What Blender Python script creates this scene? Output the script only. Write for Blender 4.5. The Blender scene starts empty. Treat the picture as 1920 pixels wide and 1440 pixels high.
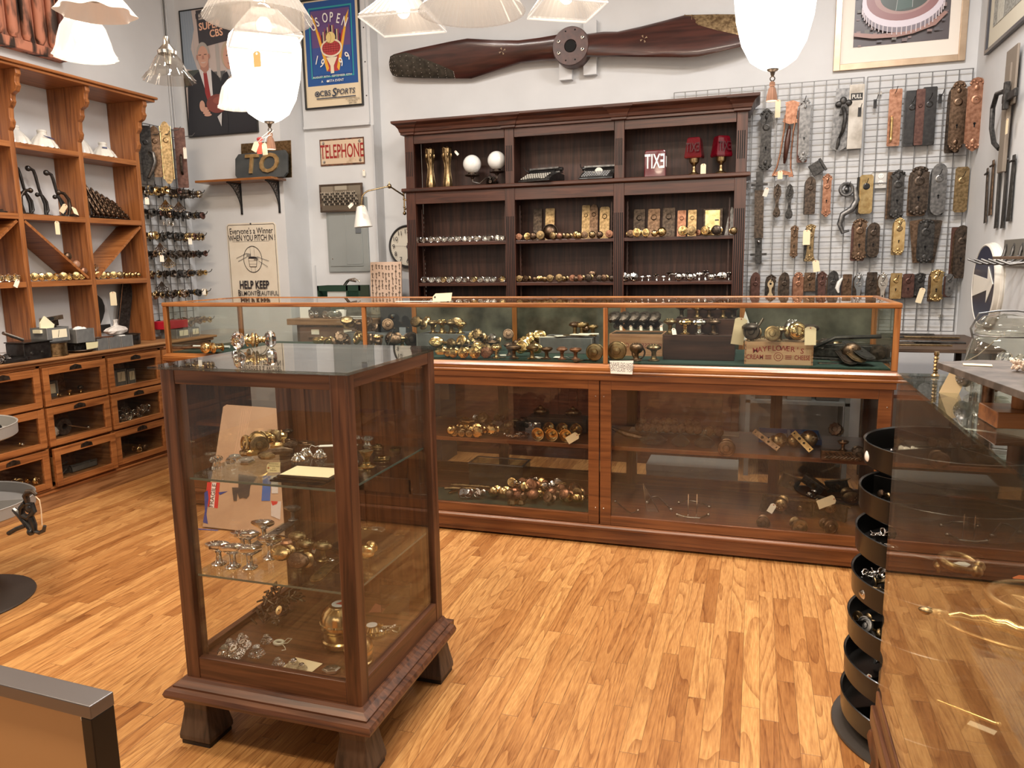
import bpy,math,random
from mathutils import Vector,Matrix,Euler
random.seed(7)
PI=math.pi
sc=bpy.context.scene
COL=sc.collection

# ---------------------------------------------------------------- camera
FPX=1420.0
EYE=Vector((0,0,1.45))
AX=Vector((0.952,0.033,-0.303));AY=Vector((0.304,-0.156,0.940));UP=Vector((-0.01619,-0.98717,-0.15882))
AY=(AY-UP*AY.dot(UP)).normalized();AX=AY.cross(UP).normalized();UP=UP.normalized()
# rows of RW map photo axes (right, down, forward) to the world
RW=Matrix((AX,AY,UP))
cam_d=bpy.data.cameras.new('camera');cam=bpy.data.objects.new('camera',cam_d);COL.objects.link(cam)
cam_d.sensor_width=36;cam_d.lens=FPX/1920*36;cam_d.clip_start=0.02
right=RW@Vector((1,0,0));down=RW@Vector((0,1,0));fwd=RW@Vector((0,0,1))
m=Matrix.Identity(4)
for i in range(3):
    m[i][0]=right[i];m[i][1]=-down[i];m[i][2]=-fwd[i];m[i][3]=EYE[i]
cam.matrix_world=m
sc.camera=cam
sc.view_settings.view_transform='Standard'
try:sc.view_settings.look='None'
except Exception:pass
sc.view_settings.gamma=1.0
sc.view_settings.exposure=-0.2

# ---------------------------------------------------------------- light
w=bpy.data.worlds.new('world');sc.world=w;w.use_nodes=True
w.node_tree.nodes['Background'].inputs[0].default_value=(1.0,0.93,0.86,1)
w.node_tree.nodes['Background'].inputs[1].default_value=0.26
def area(name,loc,size,power,color,rot=(0,0,0)):
    d=bpy.data.lights.new(name,'AREA');d.shape='RECTANGLE';d.size=size[0];d.size_y=size[1]
    d.energy=power;d.color=color
    o=bpy.data.objects.new(name,d);COL.objects.link(o);o.location=loc;o.rotation_euler=rot
WARM=(1.0,0.81,0.60)
area('ceiling_lamp_light',(-3.0,1.6,3.8),(.9,.35),82,WARM)
area('ceiling_lamp_light',(-1.2,.2,3.8),(.9,.35),100,WARM)
area('ceiling_lamp_light',(-.2,2.2,3.8),(.9,.35),104,(1,.86,.72))
area('ceiling_lamp_light',(-2.2,3.4,3.8),(.9,.35),88,(1,.95,.90))
area('added_front_fill',(-1.2,-2.8,2.6),(3.2,1.6),55,(1,.90,.78),(PI/2-.15,0,0))  # unseen fill light added behind the camera to brighten the glass case interiors
area('ceiling_lamp_light',(.6,3.6,3.8),(.7,.35),80,(1,.97,.96))

def ray(px,py):
    return RW@Vector((px-960,py-720,FPX))
def at(px,py,x=None,y=None,z=None,d=None):
    """the point of the room seen at a photo position, on a plane x=, y= or z= (or at a distance d along the view)"""
    v=ray(px,py)
    if d is not None:t=d/FPX
    elif x is not None:t=(x-EYE.x)/v.x
    elif y is not None:t=(y-EYE.y)/v.y
    else:t=(z-EYE.z)/v.z
    return EYE+v*t

# ---------------------------------------------------------------- materials
MATS={}
def nt(name):
    mt=bpy.data.materials.new(name);mt.use_nodes=True
    t=mt.node_tree;b=t.nodes['Principled BSDF']
    return mt,t,b
def flat(c,rough=.5,metal=0,name='paint',coat=0,emis=0,ecol=None):
    k=('flat',tuple(round(x,3)for x in c),rough,metal,coat,emis)
    if k in MATS:return MATS[k]
    mt,t,b=nt(name)
    b.inputs['Base Color'].default_value=(*c,1);b.inputs['Roughness'].default_value=rough
    b.inputs['Metallic'].default_value=metal;b.inputs['Coat Weight'].default_value=coat
    if emis:
        b.inputs['Emission Color'].default_value=(*(ecol or c),1);b.inputs['Emission Strength'].default_value=emis
    MATS[k]=mt;return mt
def mottled(name,c1,c2,rough=.4,metal=0,scale=40,bump=.1,stretch=(1,1,1),coat=0,detail=4,lo=.35,hi=.65):
    if name in MATS:return MATS[name]
    mt,t,b=nt(name);N=t.nodes;L=t.links
    tc=N.new('ShaderNodeTexCoord');mp=N.new('ShaderNodeMapping');mp.inputs['Scale'].default_value=stretch
    nz=N.new('ShaderNodeTexNoise');nz.inputs['Scale'].default_value=scale;nz.inputs['Detail'].default_value=detail
    cr=N.new('ShaderNodeValToRGB');cr.color_ramp.elements[0].position=lo;cr.color_ramp.elements[1].position=hi
    cr.color_ramp.elements[0].color=(*c1,1);cr.color_ramp.elements[1].color=(*c2,1)
    L.new(tc.outputs['Object'],mp.inputs[0]);L.new(mp.outputs[0],nz.inputs['Vector']);L.new(nz.outputs['Fac'],cr.inputs[0])
    L.new(cr.outputs[0],b.inputs['Base Color'])
    b.inputs['Roughness'].default_value=rough;b.inputs['Metallic'].default_value=metal;b.inputs['Coat Weight'].default_value=coat
    if bump:
        bp=N.new('ShaderNodeBump');bp.inputs['Strength'].default_value=bump;bp.inputs['Distance'].default_value=.004
        L.new(nz.outputs['Fac'],bp.inputs['Height']);L.new(bp.outputs[0],b.inputs['Normal'])
    MATS[name]=mt;return mt
def wood(kind,axis='Z'):
    k=kind+'_'+axis
    if k in MATS:return MATS[k]
    c1,c2,c3,rough,coat={
        'mahogany':((.030,.009,.005),(.065,.019,.010),(.10,.033,.017),.36,.15),
        'mahogany_inner':((.022,.008,.005),(.05,.018,.011),(.085,.034,.021),.5,0),
        'oak_red':((.16,.050,.013),(.31,.115,.030),(.44,.185,.056),.28,.35),
        'cherry':((.105,.034,.011),(.17,.058,.018),(.23,.084,.027),.32,.2),
        'oak_dark':((.042,.016,.008),(.105,.040,.018),(.17,.070,.032),.38,.12),
        'oak_panel':((.085,.028,.010),(.17,.062,.022),(.23,.09,.034),.4,.15),
        'pine':((.175,.056,.015),(.325,.118,.034),(.42,.168,.053),.4,.15),
        'pine_worn':((.17,.07,.024),(.34,.16,.062),(.44,.235,.10),.5,0),
        'box':((.30,.14,.065),(.46,.245,.13),(.55,.33,.19),.6,0),
        'butcher':((.13,.065,.028),(.26,.14,.066),(.34,.2,.1),.5,0),
        'oldwood':((.035,.022,.014),(.085,.052,.033),(.12,.078,.05),.5,0),
        'plywood':((.42,.25,.13),(.54,.34,.19),(.62,.42,.25),.6,0)}[kind]
    mt,t,b=nt(k);N=t.nodes;L=t.links
    tc=N.new('ShaderNodeTexCoord');mp=N.new('ShaderNodeMapping')
    s=[1,1,1];s['XYZ'.index(axis)]=.055;mp.inputs['Scale'].default_value=s
    nz=N.new('ShaderNodeTexNoise');nz.inputs['Scale'].default_value=55;nz.inputs['Detail'].default_value=5;nz.inputs['Distortion'].default_value=.6
    cr=N.new('ShaderNodeValToRGB');e=cr.color_ramp.elements
    e[0].position=.32;e[0].color=(*c1,1);e[1].position=.72;e[1].color=(*c3,1)
    n=e.new(.5);n.color=(*c2,1)
    n2=N.new('ShaderNodeTexNoise');n2.inputs['Scale'].default_value=2.5;n2.inputs['Detail'].default_value=2
    mx=N.new('ShaderNodeMix');mx.data_type='RGBA';mx.blend_type='MULTIPLY';mx.inputs[0].default_value=.55
    c4=N.new('ShaderNodeValToRGB');c4.color_ramp.elements[0].position=.3;c4.color_ramp.elements[0].color=(.62,.58,.55,1);c4.color_ramp.elements[1].position=.65
    L.new(tc.outputs['Object'],mp.inputs[0]);L.new(mp.outputs[0],nz.inputs['Vector']);L.new(nz.outputs['Fac'],cr.inputs[0])
    L.new(tc.outputs['Object'],n2.inputs['Vector']);L.new(n2.outputs['Fac'],c4.inputs[0])
    L.new(cr.outputs[0],mx.inputs[6]);L.new(c4.outputs[0],mx.inputs[7]);L.new(mx.outputs[2],b.inputs['Base Color'])
    bp=N.new('ShaderNodeBump');bp.inputs['Strength'].default_value=.08;bp.inputs['Distance'].default_value=.002
    L.new(nz.outputs['Fac'],bp.inputs['Height']);L.new(bp.outputs[0],b.inputs['Normal'])
    b.inputs['Roughness'].default_value=rough;b.inputs['Coat Weight'].default_value=coat;b.inputs['Coat Roughness'].default_value=.2
    MATS[k]=mt;return mt
def pane(name='pane_glass',tint=(.93,.95,.93),refl=1.0,haze=0.0):
    """thin clear glass: see-through with a Fresnel mirror on top, plus a little dust"""
    if name in MATS:return MATS[name]
    mt=bpy.data.materials.new(name);mt.use_nodes=True;t=mt.node_tree;N=t.nodes;L=t.links
    N.remove(N['Principled BSDF']);out=N['Material Output']
    tr=N.new('ShaderNodeBsdfTransparent');tr.inputs[0].default_value=(*tint,1)
    gl=N.new('ShaderNodeBsdfGlossy');gl.inputs['Roughness'].default_value=.01;gl.inputs['Color'].default_value=(refl,refl,refl,1)
    fr=N.new('ShaderNodeFresnel')
    ge=N.new('ShaderNodeNewGeometry');mi=N.new('ShaderNodeMapRange');mi.inputs['To Min'].default_value=1.5;mi.inputs['To Max'].default_value=1/1.5
    L.new(ge.outputs['Backfacing'],mi.inputs[0]);L.new(mi.outputs[0],fr.inputs['IOR'])
    mx=N.new('ShaderNodeMixShader');L.new(fr.outputs[0],mx.inputs[0]);L.new(tr.outputs[0],mx.inputs[1]);L.new(gl.outputs[0],mx.inputs[2])
    last=mx
    if haze:
        df=N.new('ShaderNodeBsdfDiffuse');df.inputs[0].default_value=(.75,.72,.66,1)
        nz=N.new('ShaderNodeTexNoise');nz.inputs['Scale'].default_value=5;nz.inputs['Detail'].default_value=6
        mr=N.new('ShaderNodeMapRange');mr.inputs['From Min'].default_value=.35;mr.inputs['From Max'].default_value=.75;mr.inputs['To Max'].default_value=haze*.2
        m2=N.new('ShaderNodeMixShader');L.new(nz.outputs['Fac'],mr.inputs[0]);L.new(mr.outputs[0],m2.inputs[0]);L.new(mx.outputs[0],m2.inputs[1]);L.new(df.outputs[0],m2.inputs[2]);last=m2
    L.new(last.outputs[0],out.inputs[0]);MATS[name]=mt;return mt
def crystal(name='crystal',tint=(.97,.97,.95),rough=.02):
    if name in MATS:return MATS[name]
    mt,t,b=nt(name);b.inputs['Base Color'].default_value=(*tint,1);b.inputs['Roughness'].default_value=rough
    b.inputs['Transmission Weight'].default_value=1;b.inputs['IOR'].default_value=1.52
    MATS[name]=mt;return mt
def ribbed_glow(name,strength,trans=.5):
    if name in MATS:return MATS[name]
    mt=bpy.data.materials.new(name);mt.use_nodes=True;t=mt.node_tree;N=t.nodes;L=t.links
    b=N['Principled BSDF'];out=N['Material Output']
    b.inputs['Base Color'].default_value=(.36,.34,.32,1);b.inputs['Roughness'].default_value=.12
    b.inputs['Emission Color'].default_value=(1,.93,.84,1);b.inputs['Emission Strength'].default_value=strength
    tr=N.new('ShaderNodeBsdfTransparent');mx=N.new('ShaderNodeMixShader');mx.inputs[0].default_value=trans
    L.new(b.outputs[0],mx.inputs[1]);L.new(tr.outputs[0],mx.inputs[2]);L.new(mx.outputs[0],out.inputs[0])
    MATS[name]=mt;return mt

BRASS=mottled('brass',(.54,.36,.15),(.78,.59,.30),.2,1,30,.03)
BRASS_AGED=mottled('aged_brass',(.20,.14,.07),(.42,.30,.16),.34,1,60,.06)
BRONZE=mottled('bronze',(.10,.065,.042),(.23,.15,.10),.4,1,60,.1)
DBRONZE=mottled('dark_bronze',(.045,.036,.029),(.12,.09,.07),.42,.9,60,.12)
IRON=mottled('cast_iron',(.03,.029,.028),(.08,.076,.072),.45,.7,60,.12)
BLACKI=mottled('black_iron',(.010,.009,.009),(.03,.028,.027),.28,.3,40,.1,coat=.3)
STEEL=mottled('grey_steel',(.13,.13,.13),(.26,.255,.25),.38,.9,50,.08)
COPPER=mottled('copper',(.24,.11,.065),(.42,.22,.14),.4,.85,50,.08)
MAROON=mottled('maroon_metal',(.08,.038,.03),(.14,.07,.055),.45,.6,50,.08)
NICKEL=mottled('nickel',(.55,.52,.47),(.75,.72,.67),.18,1,40,.03)
CHROME=flat((.82,.81,.79),.07,1,'chrome')
GLASSP=pane()
CLEAR=crystal()
PAPER=flat((.85,.80,.68),.8,0,'paper')
TAG=flat((.82,.70,.47),.8,0,'manila_card')
WHITE=flat((.82,.81,.78),.6,0,'white')
BLACK=flat((.012,.011,.011),.4,0,'black')
INK=flat((.03,.028,.027),.7,0,'ink')
PORC=flat((.84,.82,.77),.12,0,'white_porcelain',.5)
GREYBOX=mottled('grey_cardboard',(.115,.12,.12),(.15,.155,.155),.8,0,30,0)
HOLE=flat((.004,.004,.004),.9,0,'keyhole_dark')
WALLP=mottled('wall_paint',(.575,.58,.585),(.615,.62,.625),.75,0,3,.02)
WALLG=mottled('wall_paint_side',(.49,.495,.505),(.52,.525,.535),.75,0,3,.02)

# ---------------------------------------------------------------- mesh helpers
TEXTC={}
def text2d(body,size=1,ext=.02,off=0.0,shear=0,align='CENTER'):
    k=(body,ext,off,shear,align)
    if k not in TEXTC:
        cu=bpy.data.curves.new('t','FONT');cu.body=body;cu.size=1;cu.extrude=ext;cu.offset=off;cu.shear=shear
        cu.align_x=align;cu.align_y='CENTER';cu.resolution_u=3
        o=bpy.data.objects.new('t',cu);COL.objects.link(o);bpy.context.view_layer.update()
        me=bpy.data.meshes.new_from_object(o.evaluated_get(bpy.context.evaluated_depsgraph_get()))
        TEXTC[k]=([v.co.copy()for v in me.vertices],[tuple(p.vertices)for p in me.polygons])
        bpy.data.objects.remove(o);bpy.data.curves.remove(cu);bpy.data.meshes.remove(me)
    V,F=TEXTC[k]
    return V,F
def TR(loc=(0,0,0),rot=(0,0,0),s=1):
    S=Matrix.Diagonal((*(s if hasattr(s,'__len__')else(s,s,s)),1))
    return Matrix.Translation(loc)@Euler(rot).to_matrix().to_4x4()@S
def align(p,q):
    """matrix putting local z from p toward q"""
    d=(Vector(q)-Vector(p));z=d.normalized();x=z.orthogonal().normalized();y=z.cross(x)
    mm=Matrix.Identity(4)
    for i in range(3):mm[i][0]=x[i];mm[i][1]=y[i];mm[i][2]=z[i];mm[i][3]=p[i]
    return mm
class M:
    def __init__(s):s.v=[];s.f=[];s.mi=[];s.sm=[]
    def add(s,V,F,mat=0,smooth=False,T=None):
        n=len(s.v)
        for p in V:
            p=Vector(p);s.v.append(T@p if T else p)
        flip=T is not None and T.to_3x3().determinant()<0
        for f in F:
            g=[i+n for i in f]
            s.f.append(g[::-1]if flip else g);s.mi.append(mat);s.sm.append(smooth)
        return s
    def box(s,a,b,mat=0,T=None):
        x0,x1=sorted((a[0],b[0]));y0,y1=sorted((a[1],b[1]));z0,z1=sorted((a[2],b[2]))
        V=[(x0,y0,z0),(x1,y0,z0),(x1,y1,z0),(x0,y1,z0),(x0,y0,z1),(x1,y0,z1),(x1,y1,z1),(x0,y1,z1)]
        return s.add(V,[(3,2,1,0),(4,5,6,7),(0,1,5,4),(1,2,6,5),(2,3,7,6),(3,0,4,7)],mat,False,T)
    def frame(s,x0,x1,z0,z1,y0,y1,wd,mat=0,T=None,wt=None,wb=None):
        """rectangular frame in the xz plane"""
        wt=wt or wd;wb=wb or wd
        s.box((x0,y0,z0),(x0+wd,y1,z1),mat,T);s.box((x1-wd,y0,z0),(x1,y1,z1),mat,T)
        s.box((x0+wd,y0,z1-wt),(x1-wd,y1,z1),mat,T);s.box((x0+wd,y0,z0),(x1-wd,y1,z0+wb),mat,T);return s
    def lathe(s,prof,seg=16,mat=0,smooth=True,T=None,flute=0,nf=8,sq=(1,1),ph=0):
        V=[];F=[]
        for(r,z)in prof:
            for i in range(seg):
                a=2*PI*i/seg+ph;rr=r*(1+flute*math.cos(nf*a))
                V.append((rr*math.cos(a)*sq[0],rr*math.sin(a)*sq[1],z))
        for j in range(len(prof)-1):
            for i in range(seg):
                k=(i+1)%seg;F.append((j*seg+i,j*seg+k,(j+1)*seg+k,(j+1)*seg+i))
        if prof[0][0]>1e-6:F.append(tuple(range(seg))[::-1])
        if prof[-1][0]>1e-6:F.append(tuple(range((len(prof)-1)*seg,len(prof)*seg)))
        return s.add(V,F,mat,smooth,T)
    def sphere(s,r,c=(0,0,0),mat=0,seg=16,sq=(1,1,1),T=None):
        n=max(6,seg//2);pr=[(max(1e-7,r*math.sin(PI*i/n)),-r*math.cos(PI*i/n))for i in range(n+1)]
        tt=Matrix.Translation(c)@Matrix.Diagonal((*sq,1))
        return s.lathe(pr,seg,mat,True,(T@tt)if T else tt)
    def tube(s,pts,r,seg=8,mat=0,T=None,closed=False,smooth=True):
        pts=[Vector(p)for p in pts];n=len(pts);V=[];F=[]
        up=None
        for i,p in enumerate(pts):
            a=pts[(i-1)%n]if(closed or i>0)else p;b=pts[(i+1)%n]if(closed or i<n-1)else p
            d=(b-a).normalized()
            if up is None:up=d.orthogonal().normalized()
            up=(up-d*up.dot(d));up=up.normalized()if up.length>1e-6 else d.orthogonal().normalized()
            sd=d.cross(up);rr=r[i]if hasattr(r,'__len__')else r
            for k in range(seg):
                an=2*PI*k/seg;V.append(p+up*math.cos(an)*rr+sd*math.sin(an)*rr)
        for i in range(n if closed else n-1):
            j=(i+1)%n
            for k in range(seg):
                l=(k+1)%seg;F.append((i*seg+k,i*seg+l,j*seg+l,j*seg+k))
        if not closed:F.append(tuple(range(seg))[::-1]);F.append(tuple(range((n-1)*seg,n*seg)))
        return s.add(V,F,mat,smooth,T)
    def prism(s,poly,y0,y1,mat=0,T=None,smooth=False):
        """outline in the xz plane, thick along y"""
        n=len(poly);a=sum(poly[i][0]*poly[(i+1)%n][1]-poly[(i+1)%n][0]*poly[i][1]for i in range(n))
        if a<0:poly=poly[::-1]
        V=[(p[0],y0,p[1])for p in poly]+[(p[0],y1,p[1])for p in poly]
        F=[tuple(range(n)),tuple(range(n,2*n))[::-1]]+[((i+1)%n,i,i+n,(i+1)%n+n)for i in range(n)]
        return s.add(V,F,mat,smooth,T)
    def text(s,body,size,T,mat=0,ext=.02,off=0,sx=1,shear=0,align='CENTER'):
        """text in the xz plane facing -y"""
        V,F=text2d(body,1,ext,off,shear,align)
        B=T@Matrix.Rotation(PI/2,4,'X')@Matrix.Diagonal((size*sx,size,size if ext else size,1))
        return s.add(V,F,mat,False,B)
def mesh(m,mats,name='mesh',bevel=0):
    me=bpy.data.meshes.new(name);me.from_pydata([tuple(p)for p in m.v],[],m.f)
    for mt in(mats if isinstance(mats,(list,tuple))else[mats]):me.materials.append(mt)
    me.polygons.foreach_set('material_index',m.mi)
    me.polygons.foreach_set('use_smooth',m.sm)
    if any(m.sm):
        try:me.set_sharp_from_angle(angle=math.radians(38))
        except Exception:pass
    me.update();return me
def P(parent,name,m,mats,loc=None,rot=None,label=None,bevel=0):
    """a part: child mesh of its thing. Coordinates are the thing's own unless the thing was made with world=True"""
    o=bpy.data.objects.new(name,mesh(m,mats,name));COL.objects.link(o);o.parent=parent
    if loc is not None:o.location=loc
    elif parent.get('_w'):o.location=-Vector(parent['_w'])
    if rot is not None:o.rotation_euler=rot
    if label:o['label']=label
    if bevel:
        b=o.modifiers.new('bevel','BEVEL');b.width=bevel;b.segments=2;b.limit_method='ANGLE'
    return o
def SP(parent,name,m,mats,label=None,bevel=0):
    """a sub-part sharing its part's coordinates"""
    return P(parent,name,m,mats,loc=(0,0,0),label=label,bevel=bevel)
def PB(parent,name,boxes,mat,bevel=0):
    """one part per box, all of one name"""
    return[P(parent,name,M().box(*b),mat,bevel=bevel)for b in boxes]
def THING(name,label,cat,loc=(0,0,0),rot=(0,0,0),group=None,world=False):
    o=bpy.data.objects.new(name,None);COL.objects.link(o);o.location=loc;o.rotation_euler=rot
    o.empty_display_size=.05;o['label']=label;o['category']=cat
    if group:o['group']=group
    if world:o['_w']=tuple(loc)
    return o
def ONE(name,label,cat,m,mats,loc=(0,0,0),rot=(0,0,0),group=None,bevel=0,kind=None):
    o=bpy.data.objects.new(name,mesh(m,mats,name));COL.objects.link(o);o.location=loc;o.rotation_euler=rot
    o['label']=label;o['category']=cat
    if group:o['group']=group
    if kind:o['kind']=kind
    if bevel:
        b=o.modifiers.new('bevel','BEVEL');b.width=bevel;b.segments=2;b.limit_method='ANGLE'
    return o
def STRUCT(name,m,mats,bevel=0):
    o=bpy.data.objects.new(name,mesh(m,mats,name));COL.objects.link(o);o['kind']='structure'
    if bevel:
        b=o.modifiers.new('bevel','BEVEL');b.width=bevel;b.segments=2;b.limit_method='ANGLE'
    return o
def copy_tree(o,parent=None):
    c=o.copy();COL.objects.link(c)
    if parent:c.parent=parent
    for ch in list(o.children):copy_tree(ch,c)
    return c
PROTO={}
def put(maker,key,loc,label,rot=(0,0,0),group=None,s=1.0,name=None,cat=None):
    """first use builds the thing, later ones copy it with its parts"""
    k=(maker.__name__,)+tuple(key)
    if k not in PROTO:PROTO[k]=maker(*key);o=PROTO[k]
    else:o=copy_tree(PROTO[k])
    o.location=loc;o.rotation_euler=rot;o.scale=(s,s,s)if not hasattr(s,'__len__')else s
    o['label']=label
    if group:o['group']=group
    elif 'group' in o:del o['group']
    if name:o.name=name
    if cat:o['category']=cat
    return o
ORD=['leftmost','second','third','fourth','fifth','sixth','seventh','eighth','ninth','tenth','eleventh','twelfth','thirteenth','fourteenth','fifteenth','sixteenth','seventeenth','eighteenth','nineteenth','twentieth','twenty-first','twenty-second','twenty-third']
def nth(i,n):return 'leftmost' if i==0 else('rightmost' if i==n-1 else ORD[i]+' from the left')

# ================================================================ THE ROOM
YB,XR,XL,YS,YU,ZC=5.70,1.282,-4.42,5.24,5.575,4.0
XS,XU=-3.53,-2.90 # where the sign wall ends, where the poster wall ends
def floor_mat():
    mt,t,b=nt('oak_floor');N=t.nodes;L=t.links
    def math_(op,a,c=None,d=None):
        n=N.new('ShaderNodeMath');n.operation=op
        for i,q in enumerate((a,c,d)):
            if q is None:continue
            if isinstance(q,(int,float)):n.inputs[i].default_value=q
            else:L.new(q,n.inputs[i])
        return n.outputs[0]
    tc=N.new('ShaderNodeTexCoord');sp=N.new('ShaderNodeSeparateXYZ');L.new(tc.outputs['Object'],sp.inputs[0])
    W_=.0572
    xs=math_('DIVIDE',sp.outputs[0],W_);ix=math_('FLOOR',xs);fx=math_('FRACT',xs)
    def wn(*ins):
        c=N.new('ShaderNodeCombineXYZ')
        for i,q in enumerate(ins):
            if isinstance(q,(int,float)):c.inputs[i].default_value=q
            else:L.new(q,c.inputs[i])
        n=N.new('ShaderNodeTexWhiteNoise');n.noise_dimensions='3D';L.new(c.outputs[0],n.inputs['Vector']);return n.outputs['Value']
    r1=wn(ix,3.7,0.0);r2=wn(ix,9.1,2.0)
    ln=math_('MULTIPLY_ADD',r1,.6,.5)
    ys=math_('DIVIDE',math_('MULTIPLY_ADD',r2,3.0,sp.outputs[1]),ln);iy=math_('FLOOR',ys);fy=math_('FRACT',ys)
    rb=wn(ix,iy,5.0);rc=wn(ix,iy,8.0)
    # joints
    ex=math_('MULTIPLY',math_('MINIMUM',fx,math_('SUBTRACT',1.0,fx)),W_)
    ey=math_('MULTIPLY',math_('MINIMUM',fy,math_('SUBTRACT',1.0,fy)),ln)
    gap=math_('MINIMUM',math_('DIVIDE',ex,.0011),math_('DIVIDE',ey,.0013));gap=math_('MINIMUM',gap,1.0)
    # grain coordinates: each board is cut from its own piece of wood
    cv=N.new('ShaderNodeCombineXYZ')
    L.new(math_('MULTIPLY_ADD',rb,40.0,sp.outputs[0]),cv.inputs[0]);L.new(math_('MULTIPLY',sp.outputs[1],.085),cv.inputs[1]);L.new(math_('MULTIPLY',rc,17.0),cv.inputs[2])
    fine=N.new('ShaderNodeTexNoise');fine.inputs['Scale'].default_value=190;fine.inputs['Detail'].default_value=5;L.new(cv.outputs[0],fine.inputs['Vector'])
    # cathedral figure: level lines of a smooth stretched field
    c2=N.new('ShaderNodeCombineXYZ')
    L.new(math_('MULTIPLY_ADD',rb,23.0,sp.outputs[0]),c2.inputs[0]);L.new(math_('MULTIPLY',sp.outputs[1],.11),c2.inputs[1]);L.new(math_('MULTIPLY',rc,31.0),c2.inputs[2])
    fld=N.new('ShaderNodeTexNoise');fld.inputs['Scale'].default_value=6.5;fld.inputs['Detail'].default_value=1.6;fld.inputs['Roughness'].default_value=.35;L.new(c2.outputs[0],fld.inputs['Vector'])
    band=math_('FRACT',math_('MULTIPLY',fld.outputs['Fac'],math_('MULTIPLY_ADD',rc,16.0,8.0)))
    band=math_('POWER',band,2.5)
    g=math_('MULTIPLY_ADD',band,.30,math_('MULTIPLY',fine.outputs['Fac'],.92))
    cr=N.new('ShaderNodeValToRGB');e=cr.color_ramp.elements
    e[0].position=.26;e[0].color=(.60,.335,.125,1);e[1].position=.86;e[1].color=(.27,.112,.034,1)
    k=e.new(.5);k.color=(.49,.25,.088,1)
    L.new(g,cr.inputs[0])
    tone=N.new('ShaderNodeValToRGB');e=tone.color_ramp.elements
    e[0].color=(.62,.49,.39,1);e[1].color=(1.10,1.11,1.08,1);k=e.new(.2);k.color=(.86,.77,.69,1);k=e.new(.7);k.color=(1,.98,.95,1)
    L.new(rb,tone.inputs[0])
    mx=N.new('ShaderNodeMix');mx.data_type='RGBA';mx.blend_type='MULTIPLY';mx.inputs[0].default_value=1;mx.clamp_result=False
    L.new(cr.outputs[0],mx.inputs[6]);L.new(tone.outputs[0],mx.inputs[7])
    # mineral streaks and knots
    mn=N.new('ShaderNodeTexNoise');mn.inputs['Scale'].default_value=60;mn.inputs['Detail'].default_value=2;L.new(cv.outputs[0],mn.inputs['Vector'])
    mr=N.new('ShaderNodeMapRange');mr.inputs['From Min'].default_value=.70;mr.inputs['From Max'].default_value=.80;mr.inputs['To Max'].default_value=.65;L.new(mn.outputs['Fac'],mr.inputs[0])
    m2=N.new('ShaderNodeMix');m2.data_type='RGBA';L.new(mr.outputs[0],m2.inputs[0]);L.new(mx.outputs[2],m2.inputs[6]);m2.inputs[7].default_value=(.10,.045,.02,1)
    m3=N.new('ShaderNodeMix');m3.data_type='RGBA';L.new(gap,m3.inputs[0]);m3.inputs[6].default_value=(.10,.04,.014,1);L.new(m2.outputs[2],m3.inputs[7])
    L.new(m3.outputs[2],b.inputs['Base Color'])
    bp=N.new('ShaderNodeBump');bp.inputs['Strength'].default_value=.25;bp.inputs['Distance'].default_value=.002
    L.new(math_('MULTIPLY_ADD',gap,1.0,math_('MULTIPLY',g,-.12)),bp.inputs['Height']);L.new(bp.outputs[0],b.inputs['Normal'])
    b.inputs['Roughness'].default_value=.34;b.inputs['Coat Weight'].default_value=.15;b.inputs['Coat Roughness'].default_value=.25
    return mt
STRUCT('floor',M().box((XL-.1,-3,-.05),(2.6,YB+.1,0)),floor_mat())
STRUCT('ceiling',M().box((XL-.1,-1.2,ZC),(2.6,YB+.1,ZC+.08)),flat((.55,.54,.52),.9,0,'ceiling_paint'))
STRUCT('wall_back',M().box((XU,YB,0),(XR+.1,YB+.12,ZC)),WALLP)
STRUCT('wall_right',M().box((XR,1.6,0),(XR+.12,YB,ZC)),WALLP)
STRUCT('wall_left',M().box((XL-.12,-1,0),(XL,YS,ZC)),WALLP)
STRUCT('wall_left_bay',M().box((XL-.12,YS,0),(XS,YB+.12,ZC)),WALLP)
STRUCT('wall_poster_bay',M().box((XS,YU,0),(XU,YB+.12,ZC)),WALLP)
# painted board screwed to the poster wall, its batten, and cable trims
m=M().box((-3.515,YU-.022,2.532),(-2.925,YU,ZC)).box((-3.515,YU-.032,2.532),(-2.925,YU-.022,2.552))
for z in(2.75,3.0,3.25):
    m.lathe([(.006,0),(.004,.003)],8,1,True,TR((-2.94,YU-.022,z),(PI/2,0,0)))
STRUCT('trim_1',m,[WALLP,INK])
STRUCT('trim_2',M().box((-2.915,YU-.012,.1),(-2.90,YU,2.53)).box((-3.50,YU-.008,.1),(-3.49,YU,1.45)),WALLG)
STRUCT('trim_3',M().tube([(XL+.012,5.10,1.9),(XL+.012,5.10,ZC)],.006).tube([(XL+.012,5.13,1.9),(XL+.012,5.13,ZC)],.006),WALLG)
STRUCT('baseboard_back',M().box((XU,YB-.015,0),(XR,YB,.12)),WALLG)
STRUCT('baseboard_right',M().box((XR-.015,1.6,0),(XR,YB-.015,.12)),WALLG)
STRUCT('baseboard_left',M().box((XL,5.0,0),(XS,YS,.0+.12)).box((XS,YU-.015,0),(XU,YU,.12)),WALLG)

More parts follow.
